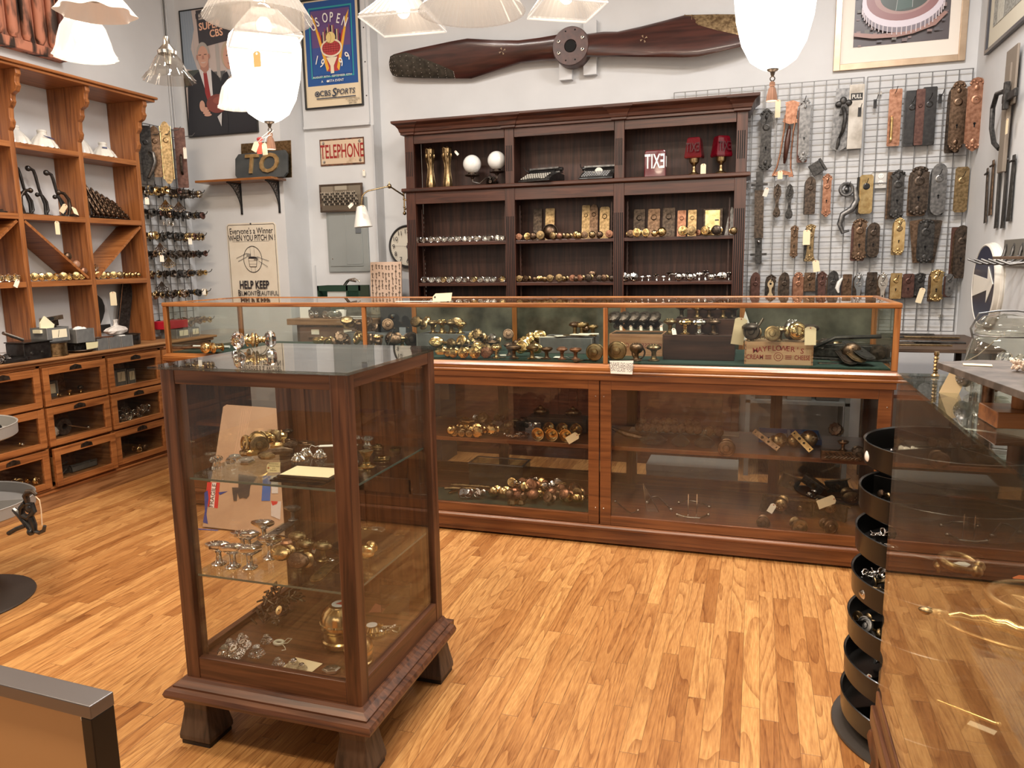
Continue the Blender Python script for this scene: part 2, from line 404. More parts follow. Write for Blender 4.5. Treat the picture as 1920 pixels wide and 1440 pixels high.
# ================================================================ FURNITURE
def moulding(m,x0,x1,yf,z0,prof,mat=0,left=True,right=True,yb=None):
    """profile [(out, up)] run along the front (facing -y) and returned along the sides"""
    yb=yb if yb is not None else yf+.3
    n=len(prof)
    V=[];F=[]
    for(o,u)in prof:
        V+=[(x0-(o if left else 0),yb,z0+u),(x0-(o if left else 0),yf-o,z0+u),(x1+(o if right else 0),yf-o,z0+u),(x1+(o if right else 0),yb,z0+u)]
    for j in range(n-1):
        for i in range(3):F.append((j*4+i,j*4+i+1,(j+1)*4+i+1,(j+1)*4+i))
        F.append((j*4+3,j*4,(j+1)*4,(j+1)*4+3))
    F.append((3,2,1,0));F.append(tuple((n-1)*4+i for i in range(4)))
    return m.add(V,F,mat)
MX,MZ,MI=wood('mahogany','X'),wood('mahogany','Z'),wood('mahogany_inner','Z')
MIX=wood('mahogany_inner','X')
# ---- bookcase on the back wall
BX0,BX1,BF,BBK=-2.554,-.083,5.38,5.645
bk=THING('bookcase','tall dark mahogany open bookcase with fluted pilasters under a wide cornice','bookcase',(-1.32,5.53,0),world=True)
P(bk,'back_panel',M().box((BX0+.03,BBK-.014,.1),(BX1-.03,BBK,2.40)),MI)
PB(bk,'side_panel',[((x,BF+.03,0),(x+.022,BBK-.014,2.40))for x in(BX0+.004,BX1-.026)],MZ)
PB(bk,'partition',[((x,BF+.03,0),(x+.022,BBK-.014,2.38))for x in(-1.737,-.942)],MI)
PIL=[(-2.554,-2.477),(-1.763,-1.689),(-.966,-.893),(-.158,-.083)]
for a,b_ in PIL:
    m=M().box((a,BF,0),(b_,BF+.03,1.985)).box((a+.004,BF+.004,2.012),(b_-.002,BF+.03,2.41))
    wd=b_-a
    for k in range(5):
        x=a+wd*(k+.8)/5.6
        m.box((x-.003,BF-.0012,.9),(x+.003,BF+.001,1.78),1)
        if k<4:m.box((x+.005-.003,BF+.0028,2.10),(x+.005+.003,BF+.005,2.28),1)
    P(bk,'pilaster',m,[MZ,HOLE],bevel=.0015)
for i in range(3):
    x0,x1=PIL[i][1],PIL[i+1][0]
    PB(bk,'rail',[((x0,BF+.004,1.895),(x1,BF+.028,1.985)),((x0,BF+.008,2.335),(x1,BF+.03,2.405))],MX,bevel=.0015)
P(bk,'ledge',moulding(M(),BX0,BX1,BF,1.978,[(.0,0),(.018,.006),(.024,.012),(.024,.030),(.02,.034)],yb=BBK),MX)
m=moulding(M(),BX0,BX1,BF,2.395,[(.004,0),(.012,.004),(.012,.018),(.022,.024),(.028,.045),(.044,.068),(.066,.082),(.070,.088),(.070,.101)],yb=BBK)
for x0,x1 in PIL: # breaks forward over each pilaster
    moulding(m,x0-.004,x1+.004,BF-.012,2.397,[(.004,0),(.012,.004),(.012,.016),(.018,.022),(.024,.045),(.040,.067),(.058,.080),(.060,.098)],yb=BF)
P(bk,'cornice',m,MX)
for i in range(3):
    x0,x1=PIL[i][1]-.03,PIL[i+1][0]+.03
    for z in(1.606,1.302,.98):
        P(bk,'shelf',M().box((x0,BF+.012,z-.024),(x1,BBK-.014,z)),MX,bevel=.002)
    for xx in(x0+.036,x1-.066):
        m=M().box((xx+.002,BF+.086,.99),(xx+.010,BF+.094,1.86))
        for k in range(24):m.box((xx,BF+.09,1.0+k*.035),(xx+.012,BF+.11,1.02+k*.035))
        P(bk,'shelf_rack',m,MI)
P(bk,'base_cupboard',M().box((BX0,BF-.04,0),(BX1,BBK,.78)).frame(BX0+.05,-1.36,.1,.72,BF-.052,BF-.04,.06).frame(-1.28,BX1-.05,.1,.72,BF-.052,BF-.04,.06),MX,bevel=.003)

# ---- long glazed display counter
CF,CB,CX0,CX1=3.68,4.40,-3.375,.615
CHX,CHZ=wood('cherry','X'),wood('cherry','Z');OKX,OKY,OKZ=wood('oak_red','X'),wood('oak_red','Y'),wood('oak_red','Z')
dc=THING('display_counter','long glazed oak display counter crossing the middle of the shop','display counter',(-1.38,4.04,0),world=True)
m=moulding(M(),CX0+.01,CX1-.01,CF,0,[(-.01,.012),(-.01,.034),(.0,.036),(.0,.085),(.012,.09),(.016,.1),(.010,.108),(.0,.112)],yb=CB)
P(dc,'plinth',m,CHX,bevel=.002)
P(dc,'case_floor',M().box((CX0+.03,CF+.03,.112),(CX1-.03,CB-.03,.132)),CHX)
P(dc,'case_shelf',M().box((CX0+.04,CF+.16,.468),(CX1-.04,CB-.05,.490)),CHX,bevel=.002)
DOORS=[(-3.36,-2.06),(-2.055,-.727),(-.725,.598)]
for a,b_ in DOORS:
    d=P(dc,'door',M().frame(a+.002,b_-.002,.114,.862,CF,CF+.024,.055,wt=.046,wb=.05),CHX,bevel=.002)
    SP(d,'pane',M().box((a+.05,CF+.010,.155),(b_-.05,CF+.014,.825)),pane('old_pane',(.95,.94,.92),.9,.05))
    for xx in(a+.02,b_-.02):
        for z in(.2,.78):SP(d,'screw',M().lathe([(.0035,0),(.002,.002)],8,0,True,TR((xx,CF,z),(PI/2,0,0))),NICKEL)
PB(dc,'frame_post',[((x,y0,.112),(x+.035,y1,.862))for x in(CX0+.01,CX1-.045)for y0,y1 in((CF+.025,CF+.06),(CB-.03,CB))],CHZ)
PB(dc,'back_stile',[((x,CB-.03,.132),(x+.06,CB-.005,.862))for x in(-1.50,-.70,.10,-2.3)],CHZ)
PB(dc,'back_rail',[((CX0+.045,CB-.029,.133),(CX1-.045,CB-.006,.19)),((CX0+.045,CB-.029,.80),(CX1-.045,CB-.006,.862))],CHX)
P(dc,'back_pane',M().box((CX0+.04,CB-.018,.19),(CX1-.04,CB-.015,.80)),pane('old_pane_back',(.93,.92,.90),.8,.03))
for x in(CX0+.012,CX1-.022):
    P(dc,'end_pane' if x>0 else 'end_panel',M().box((x,CF+.06,.12),(x+.01,CB-.03,.862)),CHZ)
P(dc,'apron',M().box((CX0+.005,CF-.006,.862),(CX1-.005,CF+.03,.892)).box((CX0+.005,CF+.03,.862),(CX0+.03,CB,.892)).box((CX1-.03,CF+.03,.862),(CX1-.005,CB,.892)),CHX,bevel=.002)
m=moulding(M(),CX0,CX1,CF,.890,[(-.005,0),(.010,.004),(.013,.012),(.008,.018),(.012,.024),(.012,.036),(.0,.046),(-.006,.054)],yb=CB)
P(dc,'counter_ledge',m,OKX)
P(dc,'felt_lining',M().box((CX0+.03,CF+.03,.944),(CX1-.03,CB-.03,.950)),mottled('green_felt',(.012,.03,.022),(.02,.05,.036),.95,0,200,.1))
m=M().box((CX0,CF,1.222),(CX1,CF+.034,1.246)).box((CX0,CB-.034,1.222),(CX1,CB,1.246)).box((CX0,CF+.034,1.222),(CX0+.034,CB-.034,1.246)).box((CX1-.034,CF+.034,1.222),(CX1,CB-.034,1.246))
P(dc,'top_rail',m,OKX,bevel=.006)
for x in(-2.04,-.71):
    P(dc,'front_post',M().box((x,CF+.004,.944),(x+.022,CF+.022,1.222)),OKZ,bevel=.002)
for x,y in((CX0+.004,CF+.004),(CX1-.03,CF+.004),(CX0+.004,CB-.03),(CX1-.03,CB-.03)):
    P(dc,'corner_post',M().box((x,y,.944),(x+.026,y+.026,1.222)),OKZ,bevel=.002)
for x in(-2.065,-1.40,-.74,-.08):P(dc,'back_post',M().box((x,CB-.028,.944),(x+.028,CB-.006,1.222)),OKZ)
for a,b_ in((CX0+.03,-2.04),(-2.018,-.71),(-.688,CX1-.03)):
    P(dc,'front_pane',M().box((a,CF+.011,.944),(b_,CF+.015,1.222)),GLASSP)
P(dc,'top_pane',M().box((CX0+.03,CF+.03,1.236),(CX1-.03,CB-.03,1.242)),GLASSP)
P(dc,'end_pane',M().box((CX0+.012,CF+.03,.944),(CX0+.016,CB-.03,1.222)).box((CX1-.016,CF+.03,.944),(CX1-.012,CB-.03,1.222)),pane('end_pane',(.88,.9,.87),.9,.1))
P(dc,'clear_back_pane',M().box((CX0+.03,CB-.018,.95),(-2.065,CB-.015,1.222)),GLASSP)
def old_mirror():
    mt,t,b=nt('tarnished_mirror');N=t.nodes;L=t.links
    tc=N.new('ShaderNodeTexCoord');nz=N.new('ShaderNodeTexNoise');nz.inputs['Scale'].default_value=6;nz.inputs['Detail'].default_value=8
    cr=N.new('ShaderNodeValToRGB');e=cr.color_ramp.elements;e[0].position=.35;e[0].color=(.07,.072,.055,1);e[1].position=.7;e[1].color=(.27,.265,.20,1)
    r2=N.new('ShaderNodeMapRange');r2.inputs['To Min'].default_value=.12;r2.inputs['To Max'].default_value=.6
    L.new(tc.outputs['Object'],nz.inputs['Vector']);L.new(nz.outputs['Fac'],cr.inputs[0]);L.new(cr.outputs[0],b.inputs['Base Color']);L.new(nz.outputs['Fac'],r2.inputs[0]);L.new(r2.outputs[0],b.inputs['Roughness'])
    b.inputs['Metallic'].default_value=.65;return mt
OM=old_mirror()
for a,b_ in((-2.037,-1.40),(-1.372,-.74),(-.712,-.08),(-.052,CX1-.03)):
    P(dc,'sliding_back',M().box((a,CB-.02,.95),(b_,CB-.012,1.222)),OM)

# ---- square display cabinet in front
VX0,VX1,VF,VB=-1.622,-1.022,1.74,2.325
DKX,DKY,DKZ,DKP=wood('oak_dark','X'),wood('oak_dark','Y'),wood('oak_dark','Z'),wood('oak_panel','Z')
vc=THING('display_cabinet','square dark oak glass display cabinet on four block feet','display cabinet',(-1.32,2.03,0),world=True)
P(vc,'glass_top',M().box((VX0-.022,VF-.022,1.166),(VX1+.022,VB+.02,1.174)),pane('top_glass',(.72,.75,.72),1.0,.08))
for x in(VX0,VX1-.048):
    for y in(VF,VB-.048):
        P(vc,'corner_post',M().box((x,y,.212),(x+.048,y+.048,1.165)),DKZ,bevel=.003)
for z0,z1 in((.212,.282),(1.122,1.165)):
    PB(vc,'rail',[((VX0+.048,VF+.002,z0),(VX1-.048,VF+.026,z1)),((VX0+.048,VB-.026,z0),(VX1-.048,VB-.002,z1))],DKX,bevel=.002)
    PB(vc,'side_rail',[((VX0+.002,VF+.048,z0),(VX0+.026,VB-.048,z1)),((VX1-.026,VF+.048,z0),(VX1-.002,VB-.048,z1))],DKY,bevel=.002)
for nm,a,b_ in(('front_pane',(VX0+.04,VF+.012,.27),(VX1-.04,VF+.016,1.13)),('side_pane',(VX0+.012,VF+.04,.27),(VX0+.016,VB-.04,1.13)),('side_pane',(VX1-.016,VF+.04,.27),(VX1-.012,VB-.04,1.13))):
    P(vc,nm,M().box(a,b_),pane('cabinet_pane',(.94,.93,.91),.9,.03))
bd=P(vc,'back_door',M().box((VX0+.048,VB-.018,.282),(VX1-.048,VB-.008,1.122)).frame(VX0+.048,VX1-.048,.282,1.122,VB-.026,VB-.008,.055).box((-1.35,VB-.026,.282),(-1.295,VB-.010,1.122)).box((VX0+.09,VB-.026,.66),(VX1-.09,VB-.010,.715)),DKP,bevel=.002)
for z in(.838,.538):
    gsf=P(vc,'glass_shelf',M().box((VX0+.03,VF+.03,z-.006),(VX1-.03,VB-.05,z)),pane('shelf_glass',(.86,.90,.87),1.0,.06))
    SP(gsf,'polished_edge',M().box((VX0+.03,VF+.0285,z-.006),(VX1-.03,VF+.03,z)).box((VX1-.03,VF+.03,z-.006),(VX1-.0285,VB-.05,z)),flat((.10,.14,.12),.15,0,'glass_edge'))
P(vc,'cabinet_floor',M().box((VX0+.02,VF+.02,.24),(VX1-.02,VB-.02,.262)),DKX)
P(vc,'base_moulding',moulding(M(),VX0,VX1,VF,.155,[(.03,0),(.048,.006),(.052,.018),(.046,.03),(.030,.034),(.030,.04),(.012,.052),(.004,.06)],yb=VB).box((VX0-.03,VB,.155),(VX1+.03,VB+.03,.19)),DKX)
for x in(VX0+.03,VX1-.03):
    for y in(VF+.03,VB-.03):
        pr=[(.070,0.012),(.079,.0155),(.079,.030),(.075,.045),(.066,.08),(.058,.115),(.060,.130),(.066,.138),(.060,.146),(.058,.156)]
        f_=P(vc,'foot',M().lathe(pr,4,0,False,TR((x,y,0),(0,0,0)),ph=PI/4),wood('oldwood','Z'),bevel=.003)
        SP(f_,'floor_pad',M().box((x-.05,y-.052,0),(x+.052,y+.05,.012)),BLACK)

# ---- pine drawer counter along the left wall
PX,PY,PZ,PW=wood('pine','X'),wood('pine','Y'),wood('pine','Z'),wood('pine_worn','Y')
LF,LY0,LY1=-4.07,1.95,4.93
pc=THING('drawer_counter','long pine counter of small glass-fronted drawers along the left wall','cabinet',(-4.24,3.44,0),world=True)
P(pc,'counter_top',M().box((XL+.005,LY0-.02,.905),(LF+.04,LY1+.035,.925)).box((XL+.005,LY0-.01,.885),(LF+.02,LY1+.018,.905)),PW,bevel=.008)
m=M().box((XL+.01,LY0,.12),(XL+.02,LY1,.885)).box((XL+.02,LY0,.12),(LF,LY0+.02,.885)).box((XL+.02,LY1-.02,.12),(LF,LY1,.885))
ycol=[2.93-.49*2+.49*i for i in range(7)]
for y in[LY0+.0]+[2.912,3.402,3.89,4.378]:m.box((XL+.02,y-.012,.12),(LF,y+.012,.885))
m.box((XL+.02,2.41,.12),(LF,2.434,.885))
for z in(.12,.375,.625,.870):m.box((XL+.02,LY0,z-(.0 if z>.2 else 0)),(LF,LY1,z+.015))
P(pc,'carcass',m,PY)
P(pc,'base_board',M().box((XL+.01,LY0,0),(LF+.008,LY1,.10)),wood('pine_worn','Y'),bevel=.002)
P(pc,'base_moulding',M().tube([(LF+.006,LY0,.108),(LF+.006,LY1,.108)],.010,8).tube([(LF+.002,LY0,.126),(LF+.002,LY1,.126)],.008,8),PY)
def cup_pull(m,T):
    V=[];F=[];n=10;k=5
    for j in range(k+1):
        b2=(PI/2)*j/k
        for i in range(n+1):
            a=PI*i/n;r=math.cos(b2)
            V.append((-.036*math.cos(a)*r if j else-.036*math.cos(a),.020*math.sin(b2),.020*math.sin(a)*(r*.6+.4)))
    for j in range(k):
        for i in range(n):q=j*(n+1)+i;F.append((q,q+1,q+n+2,q+n+1))
    m.add(V,F,0,True,T);m.prism([(-.045,-.004),(.045,-.004),(.040,.016),(.0,.028),(-.040,.016)],-.003,0,0,T)
ROWS=[(.633,.868),(.385,.622),(.138,.372)]
for ci,(a,b_)in enumerate([(1.98,2.40),(2.44,2.90),(2.926,3.392),(3.414,3.88),(3.902,4.368),(4.39,4.90)]):
    for ri,(z0,z1)in enumerate(ROWS):
        out=.022 if(ci,ri)==(3,2)else 0.0
        T=Matrix.Translation((LF+out,0,0))@Matrix.Rotation(PI/2,4,'Z') # local x -> world y, local -y -> world +x
        m=M().frame(a,b_,z0,z1,-.022,0,.042,0,T,wt=.045,wb=.036)
        d=P(pc,'drawer',m,PY,bevel=.0025)
        SP(d,'pane',M().box((a+.035,-.012,z0+.03),(b_-.035,-.009,z1-.04),0,T),pane('drawer_pane',(.90,.88,.84),.9,.04))
        SP(d,'drawer_box',M().box((a+.02,.0,z0+.014),(b_-.02,.32,z0+.022),0,T).box((a+.02,0,z0+.014),(a+.028,.32,z1-.06),0,T).box((b_-.028,0,z0+.014),(b_-.02,.32,z1-.06),0,T).box((a+.02,.312,z0+.014),(b_-.02,.32,z1-.06),0,T),wood('pine_worn','X'))
        h=M();cup_pull(h,T@TR(((a+b_)/2,-.022,z1-.030)))
        SP(d,'cup_pull',h,DBRONZE)

# ---- pine pigeonhole shelves above it
HF,HY0,HY1=-4.20,2.55,4.50
hs=THING('pigeonhole_shelves','tall open pine pigeonhole shelving with scrolled corbels on the left counter','shelving unit',(-4.31,3.5,.925),world=True)
for y in(2.56,3.04,3.52,4.0,4.483):P(hs,'divider',M().box((XL+.006,y-.017,.926),(HF,y+.017,2.60)),PZ,bevel=.002)
for a,b_ in((2.577,3.023),(3.057,3.503),(3.537,3.983),(4.017,4.466)):
    for z in(2.20,1.785,1.38):P(hs,'shelf',M().box((XL+.006,a,z-.034),(HF+.002,b_,z)),PY,bevel=.002)
P(hs,'top_board',M().box((XL+.006,HY0-.02,2.60),(-4.075,HY1+.06,2.618)).box((XL+.006,HY0-.02,2.618),(-4.06,HY1+.075,2.636)),PY,bevel=.005)
corb=[(.0,.0),(.105,0),(.108,-.03),(.095,-.045),(.09,-.075),(.10,-.095),(.082,-.125),(.05,-.14),(.046,-.165),(.05,-.18),(.038,-.20),(.022,-.215),(.018,-.27),(.028,-.29),(.018,-.32),(.0,-.34)]
for y in(2.56,3.04,3.52,4.0,4.483):
    T=Matrix.Translation((HF,y,2.60))
    P(hs,'corbel',M().prism(corb,-.017,.017,0,T),PZ,bevel=.003)
def slab(p,q,th,m,x0,x1):
    """board of thickness th from (y,z) p to q"""
    d=Vector((q[0]-p[0],q[1]-p[1])).normalized();n=Vector((-d.y,d.x))*th/2
    pts=[(p[0]+n.x,p[1]+n.y),(q[0]+n.x,q[1]+n.y),(q[0]-n.x,q[1]-n.y),(p[0]-n.x,p[1]-n.y)]
    V=[(x0,a,b)for a,b in pts]+[(x1,a,b)for a,b in pts]
    m.add(V,[(0,1,2,3),(7,6,5,4),(1,0,4,5),(2,1,5,6),(3,2,6,7),(0,3,7,4)])
for p,q in(((3.07,1.39),(3.495,1.742)),((3.545,1.742),(3.965,1.392)),((4.035,1.392),(4.455,1.742)),((2.59,1.742),(3.01,1.392))):
    m=M();slab(p,q,.016,m,XL+.008,HF-.004);P(hs,'diagonal_board',m,PX)
m=M().box((XL+.002,HY0,2.215),(XL+.004,HY1,2.59)).box((XL+.002,HY0,1.40),(XL+.004,HY1,2.16)).box((XL+.002,HY0,.95),(XL+.004,HY1,1.36))
P(hs,'back_lining',m,WALLP)

# ---- glass corner showcase at the right
GX0,GX1,GY0,GY1=.352,1.02,.55,2.11
gc=THING('glass_showcase','frameless glass showcase on a dark wood base at the right edge','showcase',(.68,1.33,0),world=True)
gp=pane('showcase_glass',(.88,.87,.82),1.0,.05)
P(gc,'glass_top',M().box((GX0-.004,GY0,1.148),(GX1,GY1+.004,1.156)),pane('showcase_top',(.80,.85,.81),1.0,.06))
P(gc,'glass_side',M().box((GX0,GY0,.285),(GX0+.006,GY1,1.148)),gp)
P(gc,'glass_back',M().box((GX0+.006,GY1-.006,.285),(GX1,GY1,1.148)),gp)
P(gc,'glass_shelf',M().box((GX0+.05,GY0,.716),(GX1-.02,1.98,.722)),pane('shelf_glass',(.86,.90,.87),1.0,.06))
P(gc,'glass_floor',M().box((GX0+.02,GY0,.283),(GX1,GY1-.01,.289)),pane('shelf_glass2',(.88,.88,.84),1.0,.05))
P(gc,'base_frame',M().box((GX0-.004,GY0,.235),(GX0+.03,GY1,.283)).box((GX0+.03,GY1-.03,.235),(GX1,GY1,.283)).box((GX0-.014,GY0,.18),(GX0+.03,GY1+.008,.235)).box((GX0+.03,GY1-.03,.18),(GX1,GY1+.008,.235)),wood('oak_dark','Y'),bevel=.004)
for x,y in((GX0+.02,GY1-.03),(GX0+.02,GY0+.05),(GX1-.04,GY1-.03)):
    P(gc,'foot',M().lathe([(.018,0),(.03,.01),(.034,.05),(.026,.09),(.034,.13),(.04,.165),(.036,.18)],12,0,True,TR((x,y,0)),flute=.12,nf=6),wood('oak_dark','Z'))

# ================================================================ PROTOTYPES
MATN={'brass':BRASS,'aged':BRASS_AGED,'bronze':BRONZE,'dbronze':DBRONZE,'iron':IRON,'black':BLACKI,'steel':STEEL,'copper':COPPER,'maroon':MAROON,'nickel':NICKEL,'chrome':CHROME,'crystal':CLEAR,'porcelain':PORC,'wood':wood('box','Z'),'amber':crystal('amber_glass',(.95,.75,.4)),'terracotta':mottled('brown_pottery',(.30,.15,.09),(.42,.24,.15),.3,0,40,0)}
KPROF={ # head profiles from shank outwards, about 27 mm radius
    'ball':[(.009,.030),(.016,.032),(.024,.040),(.0275,.050),(.025,.060),(.017,.067),(.006,.070),(0,.0702)],
    'disc':[(.009,.034),(.020,.038),(.027,.043),(.029,.049),(.027,.054),(.022,.055),(.021,.052),(.012,.053),(.010,.057),(0,.058)],
    'fluted':[(.009,.032),(.018,.036),(.026,.043),(.028,.050),(.024,.056),(.012,.059),(.010,.056),(0,.057)],
    'octagon':[(.010,.026),(.019,.030),(.026,.040),(.026,.050),(.019,.058),(.008,.060),(0,.060)],
    'gem':[(.007,.024),(.015,.028),(.022,.038),(.024,.046),(.016,.056),(0,.060)],
    'oval':[(.009,.034),(.020,.037),(.028,.043),(.029,.049),(.025,.056),(.014,.060),(0,.061)],
    'hex':[(.010,.040),(.016,.045),(.025,.052),(.0268,.058),(.0258,.064),(.019,.067),(0,.068)],
    'mushroom':[(.008,.036),(.014,.04),(.027,.046),(.0275,.052),(.022,.058),(.012,.062),(0,.063)]}
def doorknob(style,head,shank):
    """stands on its rose, head up"""
    t=THING({'crystal':'glass_doorknob','amber':'glass_doorknob','chrome':'chrome_doorknob','nickel':'chrome_doorknob','porcelain':'porcelain_doorknob','wood':'wooden_doorknob','bronze':'bronze_doorknob','dbronze':'bronze_doorknob','steel':'steel_doorknob','copper':'copper_doorknob'}.get(head,'brass_doorknob'),'','doorknob')
    fac=style in('octagon','gem','hex');seg={'octagon':8,'gem':8,'hex':6}.get(style,20)
    kw={'flute':.06,'nf':10}if style=='fluted' else{}
    if style=='fluted':seg=40
    sq={'oval':(1.15,.82),'hex':(1.45,.8)}.get(style,(1,1))
    m=M().lathe(KPROF[style],seg,0,not fac,sq=sq,**kw)
    if style in('oval','hex','ball','mushroom')and head not in('crystal','porcelain','terracotta','wood'):
        zt=KPROF[style][-1][1]
        for k in range(8):
            a=k*PI/4;m.sphere(.0032,(math.cos(a)*.013*sq[0],math.sin(a)*.013*sq[1],zt-.003),0,6)
    P(t,'knob_head',m,MATN[head])
    h0=KPROF[style][0][1]
    P(t,'shank',M().lathe([(.0001,0),(.021,0),(.022,.003),(.018,.006),(.012,.008),(.009,.014),(.0085,h0-.004),(.011,h0),(.011,h0+.002),(0,h0+.002)],16),MATN[shank])
    return t
def outline(style,w,h):
    H={'rect':[(0,.44),(.02,.5),(.98,.5),(1,.44)],
         'arch':[(0,.40),(.03,.46),(.80,.46),(.90,.40),(.97,.24),(1,0)],
         'round':[(0,0),(.02,.2),(.07,.36),(.14,.45),(.86,.45),(.93,.36),(.98,.2),(1,0)],
         'point':[(0,0),(.02,.16),(.08,.22),(.11,.44),(.16,.36),(.5,.36),(.84,.36),(.88,.46),(.93,.26),(.97,.18),(1,0)],
         'ornate':[(0,0),(.015,.14),(.05,.30),(.09,.5),(.13,.40),(.18,.46),(.24,.38),(.5,.36),(.76,.38),(.81,.47),(.86,.38),(.90,.5),(.94,.32),(.98,.15),(1,0)],
         'crest':[(0,0),(.02,.12),(.05,.3),(.08,.25),(.12,.46),(.85,.46),(.87,.5),(.90,.30),(.95,.34),(.985,.22),(1,0)],
         'flare':[(0,.38),(.03,.5),(.10,.38),(.25,.30),(.6,.28),(.85,.36),(.93,.46),(.97,.3),(1,0)],
         'waist':[(0,.1),(.04,.34),(.12,.46),(.2,.40),(.3,.22),(.42,.18),(.55,.24),(.65,.44),(.78,.48),(.88,.36),(.95,.2),(1,.05)],
         'chamfer':[(0,.34),(.05,.48),(.95,.48),(1,.34)]}[style]
    L_=[(-u*w,v*h)for v,u in H];R_=[(u*w,v*h)for v,u in H if u>0 or v in(0,1)]
    pts=L_+[p for p in R_[::-1]if p not in L_]
    return[(x,z-h/2)for x,z in pts]
def escutcheon(style,mat,w,h,knob=1,key=1,coll=None,beads=0):
    """door plate facing -y, centred"""
    t=THING('door_plate','','door plate')
    o=outline(style,w,h)
    m=M().prism(o,-.003,0).prism([(x*.80,z*.90)for x,z in o],-.0055,-.003)
    if style in('ornate','crest','flare','waist','point')or beads:
        for zz in(-.42,.42):
            for k in range(5):m.sphere(w*.09,((k-2)*w*.15,-.005,h*(zz+(.03 if k%2 else 0)*(1 if zz>0 else-1))),0,8,(1,.5,1))
        for zz in(-.36,.36):m.sphere(w*.15,(0,-.004,h*zz),0,8,(1,.4,1.3))
    P(t,'plate',m,MATN[mat])
    if knob:
        T=TR((0,-.005,h*.20),(PI/2,0,0))
        P(t,'knob_collar',M().lathe([(w*.16,0),(w*.25,0),(w*.25,.003),(w*.19,.006),(w*.15,.006),(w*.15,.001)],16,0,True,T).lathe([(w*.15,0),(0,.0012)],16,1,False,T),[MATN[coll or mat],HOLE])
    if key:
        zc=-h*.12
        P(t,'keyhole',M().prism([(math.cos(a)*w*.07,zc+math.sin(a)*w*.07)for a in[k*PI/6 for k in range(12)]],-.0064,-.0056).prism([(-w*.035,zc-w*.20),(w*.035,zc-w*.20),(w*.03,zc),(-w*.03,zc)],-.0064,-.0056),HOLE)
    return t
def price_tag(m,c,w=.02,h=.035,y=0,mat=0,T=None):
    x,z=c
    m.prism([(x-w/2,z-h),(x+w/2,z-h),(x+w/2,z-.008),(x+w/4,z),(x-w/4,z),(x-w/2,z-.008)],y,y+.0006,mat,T)
def paper_tag(w,h):
    t=THING('price_tag','','price tag')
    m=M();price_tag(m,(0,0),w,h)
    P(t,'card',m,TAG if w>.03 else PAPER)
    P(t,'eyelet',M().lathe([(.0012,0),(.0035,0),(.0035,.0006),(.0012,.0006)],10,0,False,TR((0,0,-.006),(PI/2,0,0))),flat((.45,.12,.06),.6))
    return t

class Art:
    """flat printed picture in the xz plane facing -y; u, v run 0..1"""
    def __init__(s,x0,x1,z0,z1,y):s.m=M();s.mats=[];s.k=0;s.b=(x0,x1,z0,z1,y)
    def _m(s,c,rough=.35):
        mt=c if not isinstance(c,tuple)else flat(c,rough,0,'print_ink')
        if mt not in s.mats:s.mats.append(mt)
        return s.mats.index(mt)
    def pt(s,u,v):
        x0,x1,z0,z1,y=s.b;return(x0+u*(x1-x0),z0+v*(z1-z0))
    def poly(s,pts,c):
        s.k+=1;y=s.b[4]-.00025*s.k;q=[s.pt(*p)for p in pts]
        s.m.prism(q,y-.0002,y,s._m(c));return s
    def rect(s,u0,u1,v0,v1,c):return s.poly([(u0,v0),(u1,v0),(u1,v1),(u0,v1)],c)
    def ell(s,u,v,ru,rv,c,n=24,a0=0,a1=2*PI):return s.poly([(u+ru*math.cos(a0+(a1-a0)*i/n),v+rv*math.sin(a0+(a1-a0)*i/n))for i in range(n if a1-a0>6.2 else n+1)],c)
    def ring(s,u,v,ru,rv,t,c,n=32):
        s.k+=1;y=s.b[4]-.00025*s.k;V=[];F=[]
        for i in range(n):
            a=2*PI*i/n
            for q in(1,1-t):x,z=s.pt(u+ru*q*math.cos(a),v+rv*q*math.sin(a));V.append((x,y,z))
        for i in range(n):j=(i+1)%n;F.append((2*i,2*i+1,2*j+1,2*j))
        s.m.add(V,F,s._m(c));return s
    def line(s,p,q,w,c):
        (a,b_),(d,e)=s.pt(*p),s.pt(*q);dx,dz=d-a,e-b_;l=math.hypot(dx,dz)or 1;nx,nz=-dz/l*w/2,dx/l*w/2
        s.k+=1;y=s.b[4]-.00025*s.k
        s.m.prism([(a+nx,b_+nz),(d+nx,e+nz),(d-nx,e-nz),(a-nx,b_-nz)],y-.0002,y,s._m(c));return s
    def text(s,body,u,v,size,c,rot=0,sx=1,off=0,shear=0):
        s.k+=1;x,z=s.pt(u,v);T=TR((x,s.b[4]-.00025*s.k-.0002,z),(0,rot,0))
        s.m.text(body,size,T,s._m(c),0,off,sx,shear);return s

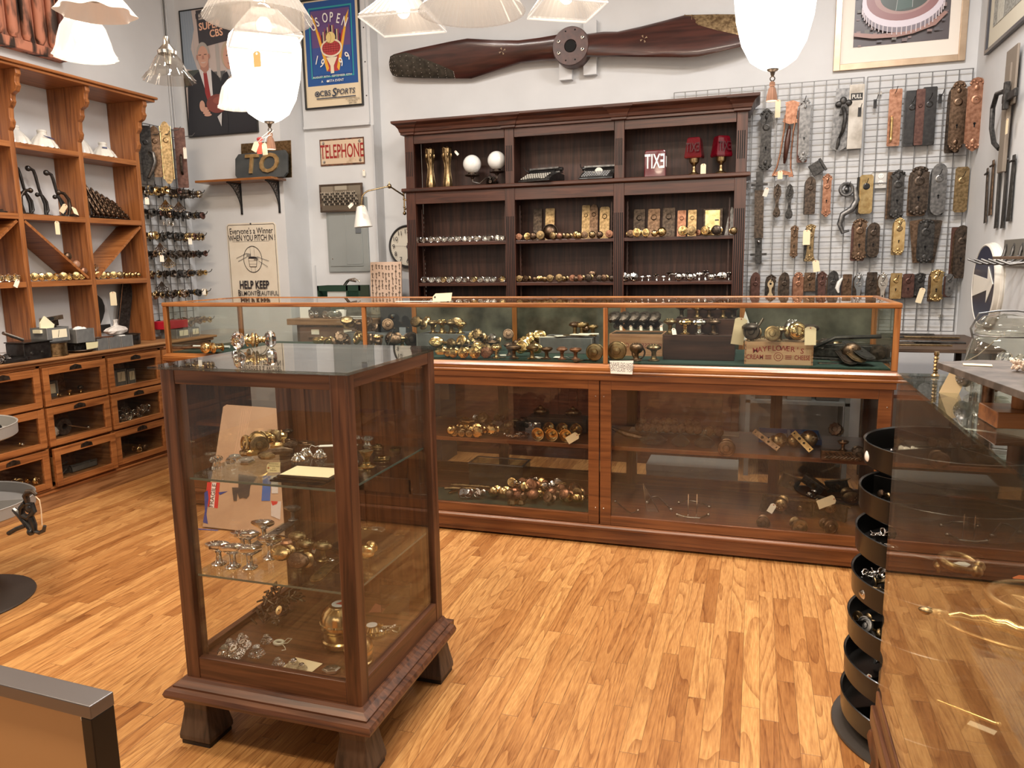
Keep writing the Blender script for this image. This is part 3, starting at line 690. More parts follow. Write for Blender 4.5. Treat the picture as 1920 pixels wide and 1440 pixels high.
# ================================================================ ON THE BACK WALLS
# ---- propeller
def propeller():
    c=at(1073,90,y=5.60);ang=0
    t=THING('propeller','long reddish wooden aeroplane propeller mounted across the upper wall','propeller',c)
    pw=mottled('propeller_wood',(.030,.010,.008),(.068,.021,.015),.3,0,12,.02,(.3,1,3),coat=.25)
    sh=mottled('tip_sheathing',(.04,.036,.028),(.085,.075,.06),.45,.6,30,.05);gd=mottled('tip_brass',(.16,.10,.05),(.42,.30,.16),.5,.8,45,.3)
    # stations: photo column, upper and lower edge, half thickness, how far the sheathing reaches
    for sgn,ST in((-1,[(1050,66,112,.05,-1),(1015,72,113,.046,-1),(975,77,117,.040,-1),(930,77,130,.034,-1),(880,75,145,.028,-1),(850,80,145,.025,-.62),(820,86,145,.022,-.15),(790,92,145,.019,.35),(765,97,144,.016,.85),(742,103,143,.013,1),(734,107,140,.011,1),(731,116,133,.008,1)]),
                    (1,[(1096,62,108,.05,-1),(1130,57,109,.046,-1),(1157,57,108,.042,-1),(1200,47,109,.037,-1),(1245,35,110,.032,-1),(1283,24,111,.027,-.97),(1310,23.5,109,.024,-.45),(1345,23,101,.021,-.1),(1385,24,91,.017,.3),(1425,27,78,.013,1),(1440,33,70,.010,1),(1446,44,60,.007,1)])):
        G=[];n=16
        for(px,yt,yb,th,cov)in ST:a,b_=at(px,yt,y=5.60)-c,at(px,yb,y=5.60)-c;G.append((a,b_,th,cov))
        def pt(g,q,side,e=0):
            a,b_,th,cov=g;p=(a+b_)/2+(a-b_)/2*q;tw=(a-b_).z*.16*sgn*q;return Vector((p.x,tw+side*(math.sqrt(max(0,1-q*q))*th+e),p.z))
        V=[];F=[]
        for g in G:
            for k in range(n):an=2*PI*k/n;V.append(pt(g,math.cos(an),1 if math.sin(an)>0 else-1))
        for j in range(len(G)-1):
            for k in range(n):l=(k+1)%n;F.append((j*n+k,j*n+l,(j+1)*n+l,(j+1)*n+k))
        F.append(tuple(range((len(G)-1)*n,len(G)*n)))
        b_=P(t,'blade',M().add(V,F,0,True),pw)
        V=[];F=[];S_=[g for g in G if g[3]>-1]
        for g in S_:
            for k in range(n):q=-1+(g[3]+1)*k/(n-1);V.append(pt(g,q if sgn<0 else-q,-1,.0016))
        for j in range(len(S_)-1):
            for k in range(n-1):F.append((j*n+k,j*n+k+1,(j+1)*n+k+1,(j+1)*n+k))
        SP(b_,'tip_sheath',M().add(V,F,0,True),sh if sgn<0 else gd)
        riv=M()
        for j in range(len(S_)-1):
            for k in range(1,n-1,3):
                for fr in(0,.5):riv.sphere(.0036,Vector(V[j*n+k]).lerp(Vector(V[(j+1)*n+k]),fr),0,6)
        SP(b_,'rivets',riv,NICKEL if sgn<0 else gd)['kind']='stuff'
        e=at(942 if sgn<0 else 1207,96 if sgn<0 else 73,y=5.56)-c;lg=M()
        for k in range(4):a=k*PI/2+.4;lg.prism([(e.x+math.cos(a+d_)*r_,e.z+math.sin(a+d_)*r_)for r_,d_ in((.006,0),(.026,-.25),(.026,.25))],-.045,-.040)
        SP(b_,'maker_emblem',lg,mottled('faded_gilt',(.20,.13,.07),(.3,.2,.12),.6,0,40,0))
    T=TR((0,0,0),(PI/2,0,0))
    P(t,'hub',M().lathe([(.125,-.07),(.135,-.05),(.135,.045),(.128,.06),(.045,.06),(.04,.02),(0,.02)],40,0,True,T).lathe([(.040,.0605),(.0,.0606)],24,1,False,T),[mottled('hub_wood',(.045,.018,.014),(.085,.032,.023),.45,0,20,.02),HOLE])
    for k,(bx,bz)in enumerate([(-.085,.038),(-.085,-.04),(.088,.05),(.088,-.03)]):
        P(t,'hub_bolt',M().lathe([(.013,.06),(.013,.066),(.008,.068)],12,0,True,TR((bx,0,bz))@T).lathe([(.006,.0682),(0,.0684)],8,1,False,TR((bx,0,bz))@T),[NICKEL,HOLE])
    m=M()
    for bx,bz in[(-.034,.10),(.034,.105),(-.034,-.095),(.034,-.095)]:P(t,'bolt_hole',M().lathe([(.006,.0604),(0,.0606)],10,0,False,TR((bx,0,bz))@T),HOLE)
    for i,bx in enumerate((-.11,.07)):
        a=ang;
        P(t,'wall_cleat',M().box((bx,.05,-.20),(bx+.095,.098,.17)),WALLP,loc=(0,0,.02*i))
propeller()

# ---- framed stadium photograph
def frame_thing(name,label,cat,x0,x1,z0,z1,y,fw,fmat,depth=.025,group=None):
    """picture frame hung on a wall facing -y; y is the wall"""
    t=THING(name,label,cat,((x0+x1)/2,y-depth/2,z0),group=group,world=True)
    P(t,'frame',M().frame(x0,x1,z0,z1,y-depth,y-.001,fw),fmat,bevel=.002)
    return t
a_,b_=at(1562,134,y=5.68),at(1810,106,y=5.68)
t=frame_thing('framed_picture','framed aerial photograph of a round stadium in a champagne metal frame','framed picture',a_.x,b_.x,a_.z,a_.z+.80,5.70,.040,mottled('champagne_frame',(.42,.30,.20),(.55,.42,.30),.35,.8,6,0))
P(t,'mat_board',M().box((a_.x+.04,5.69,a_.z+.04),(b_.x-.04,5.694,a_.z+.76)),flat((.80,.74,.66),.8))
x0,x1=a_.x+.115,b_.x-.10;A=Art(x0,x1,a_.z+.14,a_.z+.53,5.689)
A.rect(0,1,0,1,(.085,.07,.075))
for k in range(90):u,v=random.random()*.94,random.random()*.9;A.rect(u,u+.03+random.random()*.03,v,v+.02+random.random()*.04,random.choice([(.16,.11,.11),(.10,.09,.10),(.22,.15,.14),(.05,.05,.06),(.13,.12,.10)]))
A.poly([(.0,.16),(.2,.10),(.45,.09),(.62,.12),(.85,.22),(.97,.40),(.93,.42),(.78,.26),(.55,.17),(.25,.16),(0,.22)],(.32,.18,.15))
A.ell(.50,.60,.43,.44,(.20,.17,.20),40)
A.ell(.50,.66,.43,.42,(.62,.56,.62),40);A.ell(.50,.70,.385,.36,(.27,.13,.13),40);A.ell(.50,.72,.30,.28,(.36,.22,.20),40);A.ell(.52,.72,.26,.24,(.055,.07,.06),40)
A.poly([(.43,.50),(.60,.53),(.60,.92),(.46,.92)],(.06,.10,.085));A.line((.43,.50),(.46,.92),.002,(.5,.5,.5));A.line((.60,.53),(.6,.92),.002,(.5,.5,.5))
for k in range(25):
    a=PI*(1.05+.90*k/24);u,v=.50+.43*math.cos(a),.66+.42*math.sin(a);u2,v2=.5+.43*math.cos(a),.56+.44*math.sin(a)
    A.line((u,v),(u2,v2),.006,(.55,.48,.50))
P(t,'photograph',A.m,A.mats)

# ---- framed document on the right wall (its plane faces -x): drawn facing -y and turned
p0=at(1846,104,x=XR-.02)
RT=Matrix.Translation((XR,0,0))@Matrix.Rotation(-PI/2,4,'Z') # local x -> -world y, local -y -> -x... local (x, y, z): world (XR + y, -x, z)
t=THING('framed_picture','large dark framed faded document on the right wall','framed picture',(XR-.015,p0.y-.4,p0.z),world=True)
lx=-p0.y
P(t,'frame',M().frame(lx,lx+.8,p0.z,p0.z+.9,-.025,-.001,.022,0,RT),flat((.05,.05,.06),.35),bevel=.002)
m=M().box((lx+.02,-.010,p0.z+.02),(lx+.78,-.006,p0.z+.88),0,RT)
P(t,'mat_board',m,flat((.62,.58,.47),.7))
m=M().box((lx+.10,-.012,p0.z+.13),(lx+.70,-.0105,p0.z+.80),0,RT).box((lx+.18,-.0128,p0.z+.13),(lx+.30,-.0122,p0.z+.80),1,RT)
P(t,'document',m,[mottled('faded_print',(.20,.20,.18),(.42,.42,.38),.7,0,60,0),mottled('faded_print2',(.45,.44,.38),(.56,.55,.48),.7,0,60,0)])

# ---- US OPEN poster
x0,x1,z0,z1=-3.481,-2.962,2.679,3.50
t=frame_thing('poster','black-framed blue tennis tournament poster reading US OPEN 1999','framed poster',x0,x1,z0,z1,YU-.023,.012,BLACK,.02)
A=Art(x0+.01,x1-.01,z0+.01,z1-.01,YU-.028)
A.rect(0,1,0,1,(.72,.60,.42));A.rect(.04,.94,.205,.985,(.02,.085,.28));A.rect(.115,.875,.275,.93,(.03,.30,.32));A.rect(.135,.855,.29,.915,(.015,.06,.24));A.rect(.155,.835,.305,.90,(.13,.07,.20))
A.poly([(.155,.305),(.835,.305),(.835,.45),(.155,.45)],(.02,.09,.30));A.poly([(.155,.45),(.835,.45),(.835,.56),(.155,.56)],(.05,.08,.27))
A.poly([(.24,.72),(.30,.70),(.50,.33),(.42,.33)],(.45,.05,.05));A.poly([(.76,.72),(.70,.70),(.50,.33),(.60,.33)],(.45,.05,.05))
A.poly([(.16,.88),(.22,.82),(.44,.36),(.40,.33)],(.80,.42,.05));A.poly([(.83,.88),(.77,.82),(.58,.36),(.62,.33)],(.80,.42,.05))
for k in range(13):
    u=.33+.027*k;h_=.11-abs(k-6)*.013+(k%3)*.015;A.rect(u,u+.017,.60,.64+h_,[(.02,.02,.03),(.75,.60,.30),(.30,.07,.09)][k%3])
A.poly([(.40,.46),(.60,.46),(.53,.38),(.53,.31),(.47,.31),(.47,.38)],(.80,.70,.52));A.ell(.50,.545,.19,.085,(.80,.70,.52));A.ell(.50,.545,.165,.068,(.45,.06,.06))
for k in range(7):A.line((.36+.045*k,.50),(.36+.045*k,.59),.0015,(.10,.01,.02))
for k in range(4):A.line((.35,.515+.02*k),(.65,.515+.02*k),.0015,(.10,.01,.02))
A.ell(.50,.64,.082,.052,(.78,.60,.25));A.ring(.455,.64,.055,.05,.1,(.35,.22,.06));
for ch,u,v,r in zip('US OPEN',(.20,.28,0,.42,.53,.65,.76),(.755,.79,0,.82,.82,.80,.765),(-.5,-.35,0,-.08,.08,.25,.42)):
    if ch!=' ':A.text(ch,u,v,.10,(.85,.83,.78),r,.62,.012)
for ch,u,v,r in zip('1999',(.235,.33,.67,.79),(.44,.405,.40,.45),(.3,.45,-.35,-.6)):A.text(ch,u,v,.095,(.85,.83,.78),r,.7,.01)
A.text('AUGUST 30TH - SEPTEMBER 12TH',.50,.282,.021,(.8,.78,.7),0,1.1,.004);A.text('A     USTA EVENT',.5,.238,.026,(.8,.78,.7),0,1,.006);A.ell(.415,.238,.02,.010,(.8,.78,.7))
A.ring(.215,.125,.045,.026,.35,(.02,.035,.07));A.ell(.215,.125,.018,.012,(.02,.035,.07));A.text('CBS',.36,.125,.058,(.02,.035,.07),0,1.0,.012);A.text('S',.515,.125,.088,(.02,.035,.07),0,1,.012,.2);A.text('PORTS',.72,.128,.056,(.02,.035,.07),0,.98,.010,.2);A.rect(.20,.9,.075,.084,(.02,.035,.07))
for k in range(3):A.text(['US OPEN TENNIS','CBS SPORTS','SEPT 1999'][k],.90-.06,.055-.02*k,.016,(.03,.03,.04))
P(t,'print',A.m,A.mats)
# ---- photo poster of two men
x0,x1,z0,z1=-4.368,-3.715,2.478,3.43
t=frame_thing('poster','black-edged poster photo of two men in dark suits holding a football','framed poster',x0,x1,z0,z1,YS,.008,BLACK,.02)
A=Art(x0+.006,x1-.006,z0+.006,z1-.006,YS-.012)
SKIN=(.55,.31,.23);SKD=(.40,.20,.15);SUIT=(.022,.022,.027)
A.rect(0,1,0,1,(.50,.42,.39));A.poly([(0,.55),(0,1),(.17,1),(.19,.85),(.12,.70),(.20,.52)],(.25,.30,.36))
for k in range(5):A.line((.01+.035*k,1),(.02+.04*k,.58),.002,(.36,.41,.46))
A.rect(0,.3,.40,.53,(.06,.07,.06));A.rect(.40,.60,.40,.50,(.10,.10,.10));A.rect(.48,.53,.45,.76,(.38,.35,.33))
A.poly([(.235,.99),(.72,1),(.74,.735),(.28,.70),(.25,.73)],(.045,.042,.05));A.poly([(.27,.965),(.52,.975),(.52,.925),(.27,.915)],(.45,.40,.36))
A.text('LOUISIANA',.395,.945,.052,(.04,.04,.05),-.02,.82,.01);A.text('SUPER',.42,.862,.075,(.80,.45,.30),-.04,.95,.022);A.text('CBS',.51,.797,.075,(.80,.45,.30),-.04,.95,.022)
# second man, right
A.poly([(.50,.0),(.50,.38),(.56,.47),(.70,.52),(.95,.50),(1,.45),(1,0)],SUIT);A.poly([(.62,.50),(.74,.52),(.72,.35)],(.45,.45,.47));A.poly([(.67,.49),(.71,.49),(.73,.30),(.69,.30)],(.06,.09,.14))
A.ell(.66,.62,.10,.105,(.45,.36,.26));A.ell(.67,.60,.085,.095,SKIN);A.ell(.64,.615,.012,.005,(.08,.05,.04));A.ell(.70,.615,.012,.005,(.08,.05,.04));A.ell(.675,.555,.03,.007,(.30,.10,.09));A.poly([(.66,.60),(.68,.60),(.685,.575),(.655,.575)],SKD)
# first man, left
A.poly([(.0,0),(.04,.40),(.13,.48),(.26,.53),(.38,.53),(.50,.46),(.56,.36),(.60,.12),(.58,0)],SUIT)
A.poly([(.22,.53),(.40,.53),(.40,.28),(.34,.26)],(.62,.60,.60));A.poly([(.285,.50),(.335,.50),(.375,.27),(.33,.25),(.29,.34)],(.28,.03,.03))
A.poly([(.25,.58),(.37,.58),(.37,.52),(.31,.49),(.25,.53)],SKD)
A.ell(.30,.655,.088,.085,(.36,.33,.30));A.ell(.30,.625,.078,.085,SKIN);A.ell(.215,.625,.012,.02,SKD);A.ell(.385,.625,.012,.02,SKD)
A.rect(.235,.275,.638,.644,(.10,.06,.05));A.rect(.315,.355,.638,.644,(.10,.06,.05));A.poly([(.29,.635),(.31,.635),(.318,.605),(.282,.605)],SKD);A.ell(.30,.583,.034,.010,(.60,.45,.40));A.ell(.30,.588,.034,.006,SKIN)
A.ell(.46,.245,.16,.075,(.20,.05,.04));A.ell(.50,.27,.10,.03,(.28,.08,.06))
for k in range(4):A.ell(.26+.018*k,.215-.018*k,.055,.012,SKIN);A.ell(.55,.265-.022*k,.06,.012,SKIN)
A.ell(.24,.235,.04,.045,SKIN);A.ell(.61,.235,.055,.05,SKIN);A.poly([(.45,.14),(.52,.17),(.50,.06)],(.55,.54,.54))
P(t,'print',A.m,A.mats)

# ---- enamel TELEPHONE sign
x0,x1,z0,z1=-3.388,-2.990,2.241,2.447
t=THING('enamel_sign','rusty cream and red enamel sign reading TELEPHONE','sign',(-3.19,YU-.01,z0),world=True)
P(t,'plate',M().box((x0,YU-.008,z0),(x1,YU-.003,z1),0).box((x0+.008,YU-.0085,z0+.012),(x1-.008,YU-.008,z1-.012),1),[mottled('rust',(.05,.022,.012),(.20,.08,.04),.8,.2,30,.2),mottled('chipped_enamel',(.30,.17,.09),(.62,.48,.34),.4,0,9,.05,lo=.28,hi=.42)])
A=Art(x0,x1,z0,z1,YU-.0088);A.text('TELEPHONE',.5,.5,.150,(.30,.02,.018),0,.48,.014)
P(t,'lettering',A.m,A.mats)
for x in(x0+.035,x1-.035):
    for z in(z0+.03,z1-.03):P(t,'screw',M().lathe([(.013,0),(.012,.003),(.007,.004),(.006,.007),(0,.008)],12,0,True,TR((x,YU-.008,z),(PI/2,0,0))),NICKEL)
p=at(682,318,y=YU-.02);put(paper_tag,(.024,.048),(p.x,p.y,p.z+.0),'small cream price tag hanging under the telephone sign')
# ---- team photograph
x0,x1,z0,z1=-3.388,-3.000,1.872,2.092
t=frame_thing('framed_picture','old group photograph of a crowd in a narrow brown wooden frame','framed picture',x0,x1,z0,z1,YU-.035,.014,wood('oldwood','X'),.018)
P(t,'backing',M().box((x0+.05,YU-.036,z0+.02),(x1-.05,YU-.029,z1-.02)),BLACK)
A=Art(x0+.014,x1-.014,z0+.014,z1-.014,YU-.046);A.rect(0,1,0,1,(.16,.13,.095));A.rect(0,1,0,.26,(.11,.085,.06));A.rect(.0,.3,.6,1,(.24,.20,.15));A.rect(.35,.65,.82,1,(.35,.31,.24));A.rect(.7,1,.6,1,(.19,.16,.12))
for r in range(5):
    for k in range(20):
        u=.06+.045*k+(r%2)*.02;v=.25+r*.10+.012*math.sin(k)
        A.ell(u,v,.018,.05,(.02,.018,.015)if(k+r)%3 else(.34,.30,.24),6);A.ell(u,v+.062,.011,.026,(.45,.38,.30),6)
P(t,'photograph',A.m,A.mats)
# ---- breaker panel
x0,x1,z0,z1=-3.358,-2.985,1.394,1.985
GP=flat((.26,.275,.265),.5,0,'grey_enamel')
t=THING('breaker_box','grey steel electrical breaker panel on the wall under the group photo','electrical panel',((x0+x1)/2,YU-.02,z0),world=True)
P(t,'cover',M().box((x0,YU-.018,z0),(x1,YU,z1)),GP,bevel=.003)
d=P(t,'door',M().box((x0+.02,YU-.024,z0+.045),(x1-.05,YU-.018,z1-.02)).frame(x1-.20,x1-.055,z0+.06,z1-.05,YU-.027,YU-.022,.006),GP,bevel=.002)
SP(d,'latch',M().box((x1-.105,YU-.030,1.70),(x1-.055,YU-.023,1.745)),flat((.12,.13,.14),.5),bevel=.002)
SP(d,'keyhole',M().lathe([(.006,0),(.004,.004),(0,.004)],8,0,True,TR((x0+.045,YU-.024,1.50),(PI/2,0,0))),NICKEL)

# ---- metal litter sign
a_,b_=at(425,420,y=YS),at(515,417,y=YS);x0,x1,z1=a_.x,a_.x+.462,1.792;z0=1.15
CR=mottled('sign_cream',(.68,.60,.48),(.74,.67,.55),.45,0,8,0)
t=THING('tin_sign','cream tin litter sign reading HELP KEEP BELMONT BEAUTIFUL','sign',((x0+x1)/2,YS-.01,z0),world=True)
P(t,'plate',M().prism([(x0+.02,z0),(x1-.02,z0),(x1,z0+.02),(x1,z1-.02),(x1-.02,z1),(x0+.02,z1),(x0,z1-.02),(x0,z0+.02)],YS-.006,YS-.002),CR)
A=Art(x0,x1,z0,z1,YS-.0062);K=(.03,.026,.03)
for p,q in(((.045,.02),(.955,.02)),((.955,.02),(.975,.035)),((.975,.035),(.975,.965)),((.975,.965),(.955,.98)),((.955,.98),(.045,.98)),((.045,.98),(.025,.965)),((.025,.965),(.025,.035)),((.025,.035),(.045,.02))):A.line(p,q,.0035,K)
A.text("Everyone's a Winner",.5,.90,.067,K,0,.72,.006);A.text('WHEN YOU PITCH IN !',.51,.815,.064,K,0,.66,.012);A.line((.11,.775),(.86,.775),.0015,K)
A.ring(.50,.555,.19,.165,.05,K)
A.line((.46,.72),(.46,.39),.0015,K);A.line((.54,.72),(.54,.39),.0015,K)
A.poly([(.41,.57),(.59,.57),(.57,.46),(.43,.46)],K);A.poly([(.418,.563),(.582,.563),(.563,.467),(.437,.467)],(.70,.62,.50));A.line((.42,.535),(.58,.535),.002,K);A.line((.43,.495),(.57,.495),.002,K);A.ell(.5,.575,.085,.014,K)
for s_ in(-1,1):
    c_=.5+s_*.12
    A.line((.5+s_*.33,.60-(.03 if s_<0 else.07)),(c_,.63-(.0 if s_<0 else.05)),.003,K);A.line((.5+s_*.30,.53-(0 if s_<0 else.07)),(c_,.585-(.0 if s_<0 else.05)),.003,K)
    for k in range(4):A.line((c_,.63-.012*k-(.0 if s_<0 else.045)),(c_-s_*.09,.62-.010*k-(.0 if s_<0 else.045)),.003,K)
A.text('HELP KEEP',.50,.235,.088,K,0,.68,.030);A.text('B',.185,.135,.070,K,0,.7,.004);A.text('ELMONT',.365,.131,.052,K,0,.82,.004);A.text('B',.575,.135,.070,K,0,.7,.004);A.text('EAUTIFUL',.785,.131,.052,K,0,.80,.004)
P(t,'lettering',A.m,A.mats)
P(t,'screw',M().lathe([(.007,0),(.006,.004),(0,.005)],10,0,True,TR(((x0+x1)/2,YS-.006,z1-.006),(PI/2,0,0))),INK)

# ---- bracket shelf with the TO sign
t=THING('bracket_shelf','small wooden wall shelf on two black lattice iron brackets','shelf',(-3.86,YS-.09,2.09),world=True)
P(t,'board',M().box((-4.20,YS-.19,2.100),(-3.50,YS,2.118)),wood('oak_red','X'),bevel=.002)
for px in(453,524):
    x=at(px,380,y=YS).x;m=M()
    m.box((x-.008,YS-.008,1.86),(x+.008,YS,2.10)).box((x-.008,YS-.16,2.092),(x+.008,YS,2.10))
    n=9
    arc=[(YS-.16*(1-i/n)**1.6-.004,2.095-.22*(i/n)**1.5)for i in range(n+1)]
    m.tube([(x,a,b_)for a,b_ in arc],.004,6)
    for i in range(1,n):
        m.tube([(x,arc[i][0],arc[i][1]),(x,YS-.003,arc[i][1])],.0022,5);m.tube([(x,arc[i][0],arc[i][1]),(x,arc[i][0],2.094)],.0022,5)
        if i<n-1:m.tube([(x,arc[i][0],arc[i][1]),(x,min(YS-.003,arc[i][0]+.05),min(2.094,arc[i][1]+.06))],.0022,5)
    P(t,'bracket',m,BLACK)
pl,pr=at(441,330,y=5.12),at(538,330,y=5.12);zt=at(490,283,y=5.12).z
t=THING('carved_sign','dark slate-coloured wooden sign with gilded letters TO','sign',((pl.x+pr.x)/2,5.13,2.118),rot=(-.10,0,0))
w_=pr.x-pl.x;h_=zt-2.118
P(t,'board',M().prism([(-w_/2+.02,0),(w_/2-.03,0),(w_/2,.03),(w_/2,h_-.03),(w_/2-.02,h_),(-w_/2+.03,h_-.01),(-w_/2,h_-.045),(-w_/2,.03)],-.012,.012),mottled('slate_paint',(.035,.04,.042),(.06,.065,.065),.6,0,10,.05),bevel=.002)
GOLD=mottled('gilding',(.50,.32,.13),(.74,.52,.25),.3,.7,30,.1)
P(t,'letter',M().text('T',.20,TR((-.085,-.016,h_*.5)),0,.05,.018,1.0,.10),GOLD,bevel=.003)
P(t,'letter',M().text('O',.20,TR((.070,-.016,h_*.5)),0,.05,.018,1.1,.15),GOLD,bevel=.003)
t=THING('brass_plaque','brass plaque leaning behind the TO sign','plaque',((pl.x+pr.x)/2+.005,5.185,2.118),rot=(-.06,0,0))
h2=at(490,266,y=5.18).z-2.118
P(t,'plate',M().box((-w_/2+.01,-.004,0),(w_/2-.005,.002,h2)),BRASS_AGED)
m=M()
for x in(-.06,-.015,.03,.07):m.box((x-.016,-.006,h2*.62),(x+.014,-.004,h2*.74))
P(t,'raised_letters',m,INK)

# ---- round wall clock
c=at(765,462,y=YB-.03);R_=.172
t=THING('wall_clock','round black-rimmed schoolhouse wall clock half hidden by the bookcase','clock',(c.x,YB,c.z))
T=TR((0,0,0),(PI/2,0,0))
P(t,'rim',M().lathe([(R_-.004,0),(R_,.004),(R_,.03),(R_-.008,.042),(R_-.018,.040),(R_-.02,.0305)],48,0,True,T),BLACK)
A=Art(-R_,R_,-R_,R_,-.031);A.ell(.5,.5,.45,.45,(.70,.66,.56),48)
for k in range(60):
    a=2*PI*k/60;A.line((.5+.43*math.sin(a),.5+.43*math.cos(a)),(.5+.41*math.sin(a),.5+.41*math.cos(a)),.0012,K)
for k in range(1,13):a=2*PI*k/12;A.text(str(k),.5+.345*math.sin(a),.5+.345*math.cos(a),.050,K,0,.95,.004)
P(t,'dial',A.m,A.mats)
A=Art(-R_,R_,-R_,R_,-.0385);A.line((.5,.58),(.5,.17),.006,K);A.ell(.5,.20,.022,.022,K)
P(t,'minute_hand',A.m,A.mats)
A=Art(-R_,R_,-R_,R_,-.0395);A.line((.48,.46),(.66,.62),.009,K);A.ell(.5,.5,.03,.03,K)
P(t,'hour_hand',A.m,A.mats)
A=Art(-R_,R_,-R_,R_,-.0405);A.line((.42,.495),(.80,.515),.0015,(.3,.05,.04));A.line((.10,.52),(.5,.5),.0015,K)
P(t,'second_hand',A.m,A.mats)

# ---- swing-arm sconce on the bookcase side
c=at(752,381,y=5.45)
t=THING('sconce','brass swing-arm wall lamp with white cone shade beside the bookcase','wall lamp',(BX0-.003,5.45,c.z))
P(t,'back_plate',M().lathe([(.03,0),(.032,.006),(.022,.012),(.016,.02)],20,0,True,TR((0,0,-.02),(0,-PI/2,0),(1.6,1,1))),BRASS_AGED)
P(t,'pivot',M().tube([(-.046,0,-.075),(-.046,0,.07)],.006).sphere(.014,(-.046,0,-.078),0,12).sphere(.010,(-.046,0,-.03),0,10).sphere(.010,(-.046,0,.03),0,10).lathe([(.01,0),(.012,.006),(.004,.02),(0,.03)],10,0,True,TR((-.046,0,.07))).tube([(0,0,.0),(-.046,0,.03)],.006).tube([(0,0,-.03),(-.046,0,-.05)],.006),BRASS_AGED)
o=Vector((BX0-.003,5.45,c.z));j1=at(730,349,y=5.33)-o;j2=at(690,358,y=5.20)-o;j3=at(679,368,y=5.17)-o;j4=at(677,386,y=5.16)-o
P(t,'arm',M().tube([(-.046,0,.055),j1],.006).sphere(.017,j1,0,12,(1,1,1.1)).lathe([(.006,.015),(.003,.03),(0,.036)],8,0,True,TR(j1)).tube([j1,j2,(j2+j3)/2+Vector((-.004,0,.004)),j3,j4],.006),BRASS_AGED)
j5=j4+Vector((.012,0,-.16));T=align(j4,j5)
P(t,'lamp_shade',M().lathe([(.018,.0),(.030,.004),(.035,.01),(.070,.155),(.066,.155),(.032,.016)],28,0,True,T),flat((.78,.76,.70),.25,0,'opal_shade',.3))
P(t,'shade_holder',M().lathe([(.010,-.01),(.02,-.004),(.022,.008),(.016,.01)],14,0,True,T),BRASS_AGED)
for px,py,nm in((662,381,'cream price tag at the left of the wall lamp shade'),(681,385,'cream price tag dangling before the wall lamp shade')):
    p=at(px,py,y=5.08);put(paper_tag,(.024,.048),p,nm,rot=(0,.9 if px<670 else 0,0))

# ================================================================ IN THE BOOKCASE
def lying(style,head,shank,px,py,y,r,label,group,s=1.0,tilt=0,up=0,zs=None):
    """a doorknob on its side facing the room; py only used when zs is None"""
    p=at(px,py,y=y);z=(zs if zs is not None else p.z)+r*s
    z=(zs if zs is not None else p.z)+(max(q[0]for q in KPROF[style])+.0008)*s
    return put(doorknob,(style,head,shank),(p.x,y,z+up),label,rot=(PI/2,0,tilt),group=group,s=s)
BAY=['left','middle','right']
c2=lambda x:740+x/3.79
c3=lambda x:1080+x/3.79
# glass knobs, left bay
r1=[180,222,270,318,362,405,455,503,547,598,646,688,738,770]
for i,x in enumerate(r1):
    lying('octagon','crystal','nickel',c2(x),450,5.435,.0255,nth(i,14)+' clear glass doorknob, upper knob shelf, left bookcase bay','glass knobs on the upper left shelf',.86+.06*(i%3==0),random.uniform(-.25,.25),zs=1.607)
r2=[230,272,318,357,402,462,516,572,622,662,706,770]
for i,x in enumerate(r2):
    lying('octagon','crystal','brass' if i%4==3 else 'nickel',c2(x),528,5.435,.0255,nth(i,12)+' clear glass doorknob, lower knob shelf, left bookcase bay','glass knobs on the lower left shelf',.90+.08*(i in(4,5,11)),random.uniform(-.25,.25),zs=1.303)
# middle bay
for i,(x,st,mt,s_)in enumerate([(c2(893),'disc','copper',.85),(c2(942),'disc','brass',.92),(c2(992),'ball','bronze',1.0),(c2(1042),'disc','aged',1.1),(c2(1145),'fluted','aged',.95),(c2(1197),'ball','copper',.9),(c2(1250),'ball','aged',.85),(c2(1305),'fluted','brass',.95),(c2(1357),'disc','aged',.78),(c3(17),'ball','brass',.92),(c3(68),'disc','bronze',.85),(c3(120),'ball','aged',.95),(c3(172),'ball','bronze',.9),(c3(238),'disc','copper',.95)]):
    lying(st,mt,'aged',x,448,5.435,.028,'%s knob, %s metal, upper knob shelf, middle bookcase bay'%(nth(i,14),'bright' if mt=='brass' else 'worn'),'metal knobs on the upper middle shelf',s_,random.uniform(-.4,.4),zs=1.607)
p=at(c2(1105),440,y=5.50)
t=THING('doorbell_dome','large brown domed metal gong lying among the knobs of the middle bay','gong',(p.x,5.50,1.607+.0585),rot=(PI/2,0,0))
P(t,'dome',M().lathe([(.055,0),(.056,.004),(.050,.02),(.034,.036),(.014,.044),(0,.0445)],28),MATN['bronze'])
P(t,'rim',M().lathe([(.054,-.004),(.058,-.002),(.058,.003),(.054,.004)],28),MATN['dbronze'])
for i,(x,st,mt,s_)in enumerate([(977,'disc','aged',.95),(992,'disc','bronze',.95),(1003,'ball','bronze',.8),(1013,'oval','brass',.95),(1024,'ball','aged',.85),(1034,'disc','aged',1.0),(1050,'disc','aged',1.08),(1063,'ball','aged',.9),(1074,'disc','copper',.95),(1084,'ball','bronze',.85),(1093,'fluted','copper',1.0),(1108,'fluted','dbronze',1.12),(1124,'fluted','dbronze',.95),(1137,'fluted','bronze',1.0),(1147,'ball','dbronze',.9)]):
    lying(st,mt,'aged',x,525,5.435,.028,'%s knob, %s, lower knob shelf, middle bookcase bay'%(nth(i,15),{'brass':'bright brass','aged':'dull brass','bronze':'brown bronze','copper':'reddish copper','dbronze':'dark fluted'}[mt]),'metal knobs on the lower middle shelf',s_*.92,random.uniform(-.4,.4),zs=1.303)
p=at(c3(125),1255/3.79+180,y=5.53);lying('oval','bronze','aged',c3(125),0,5.52,.02,'brown oval doorknob raised behind the lower row in the middle bay',None,.9,0,zs=1.330)
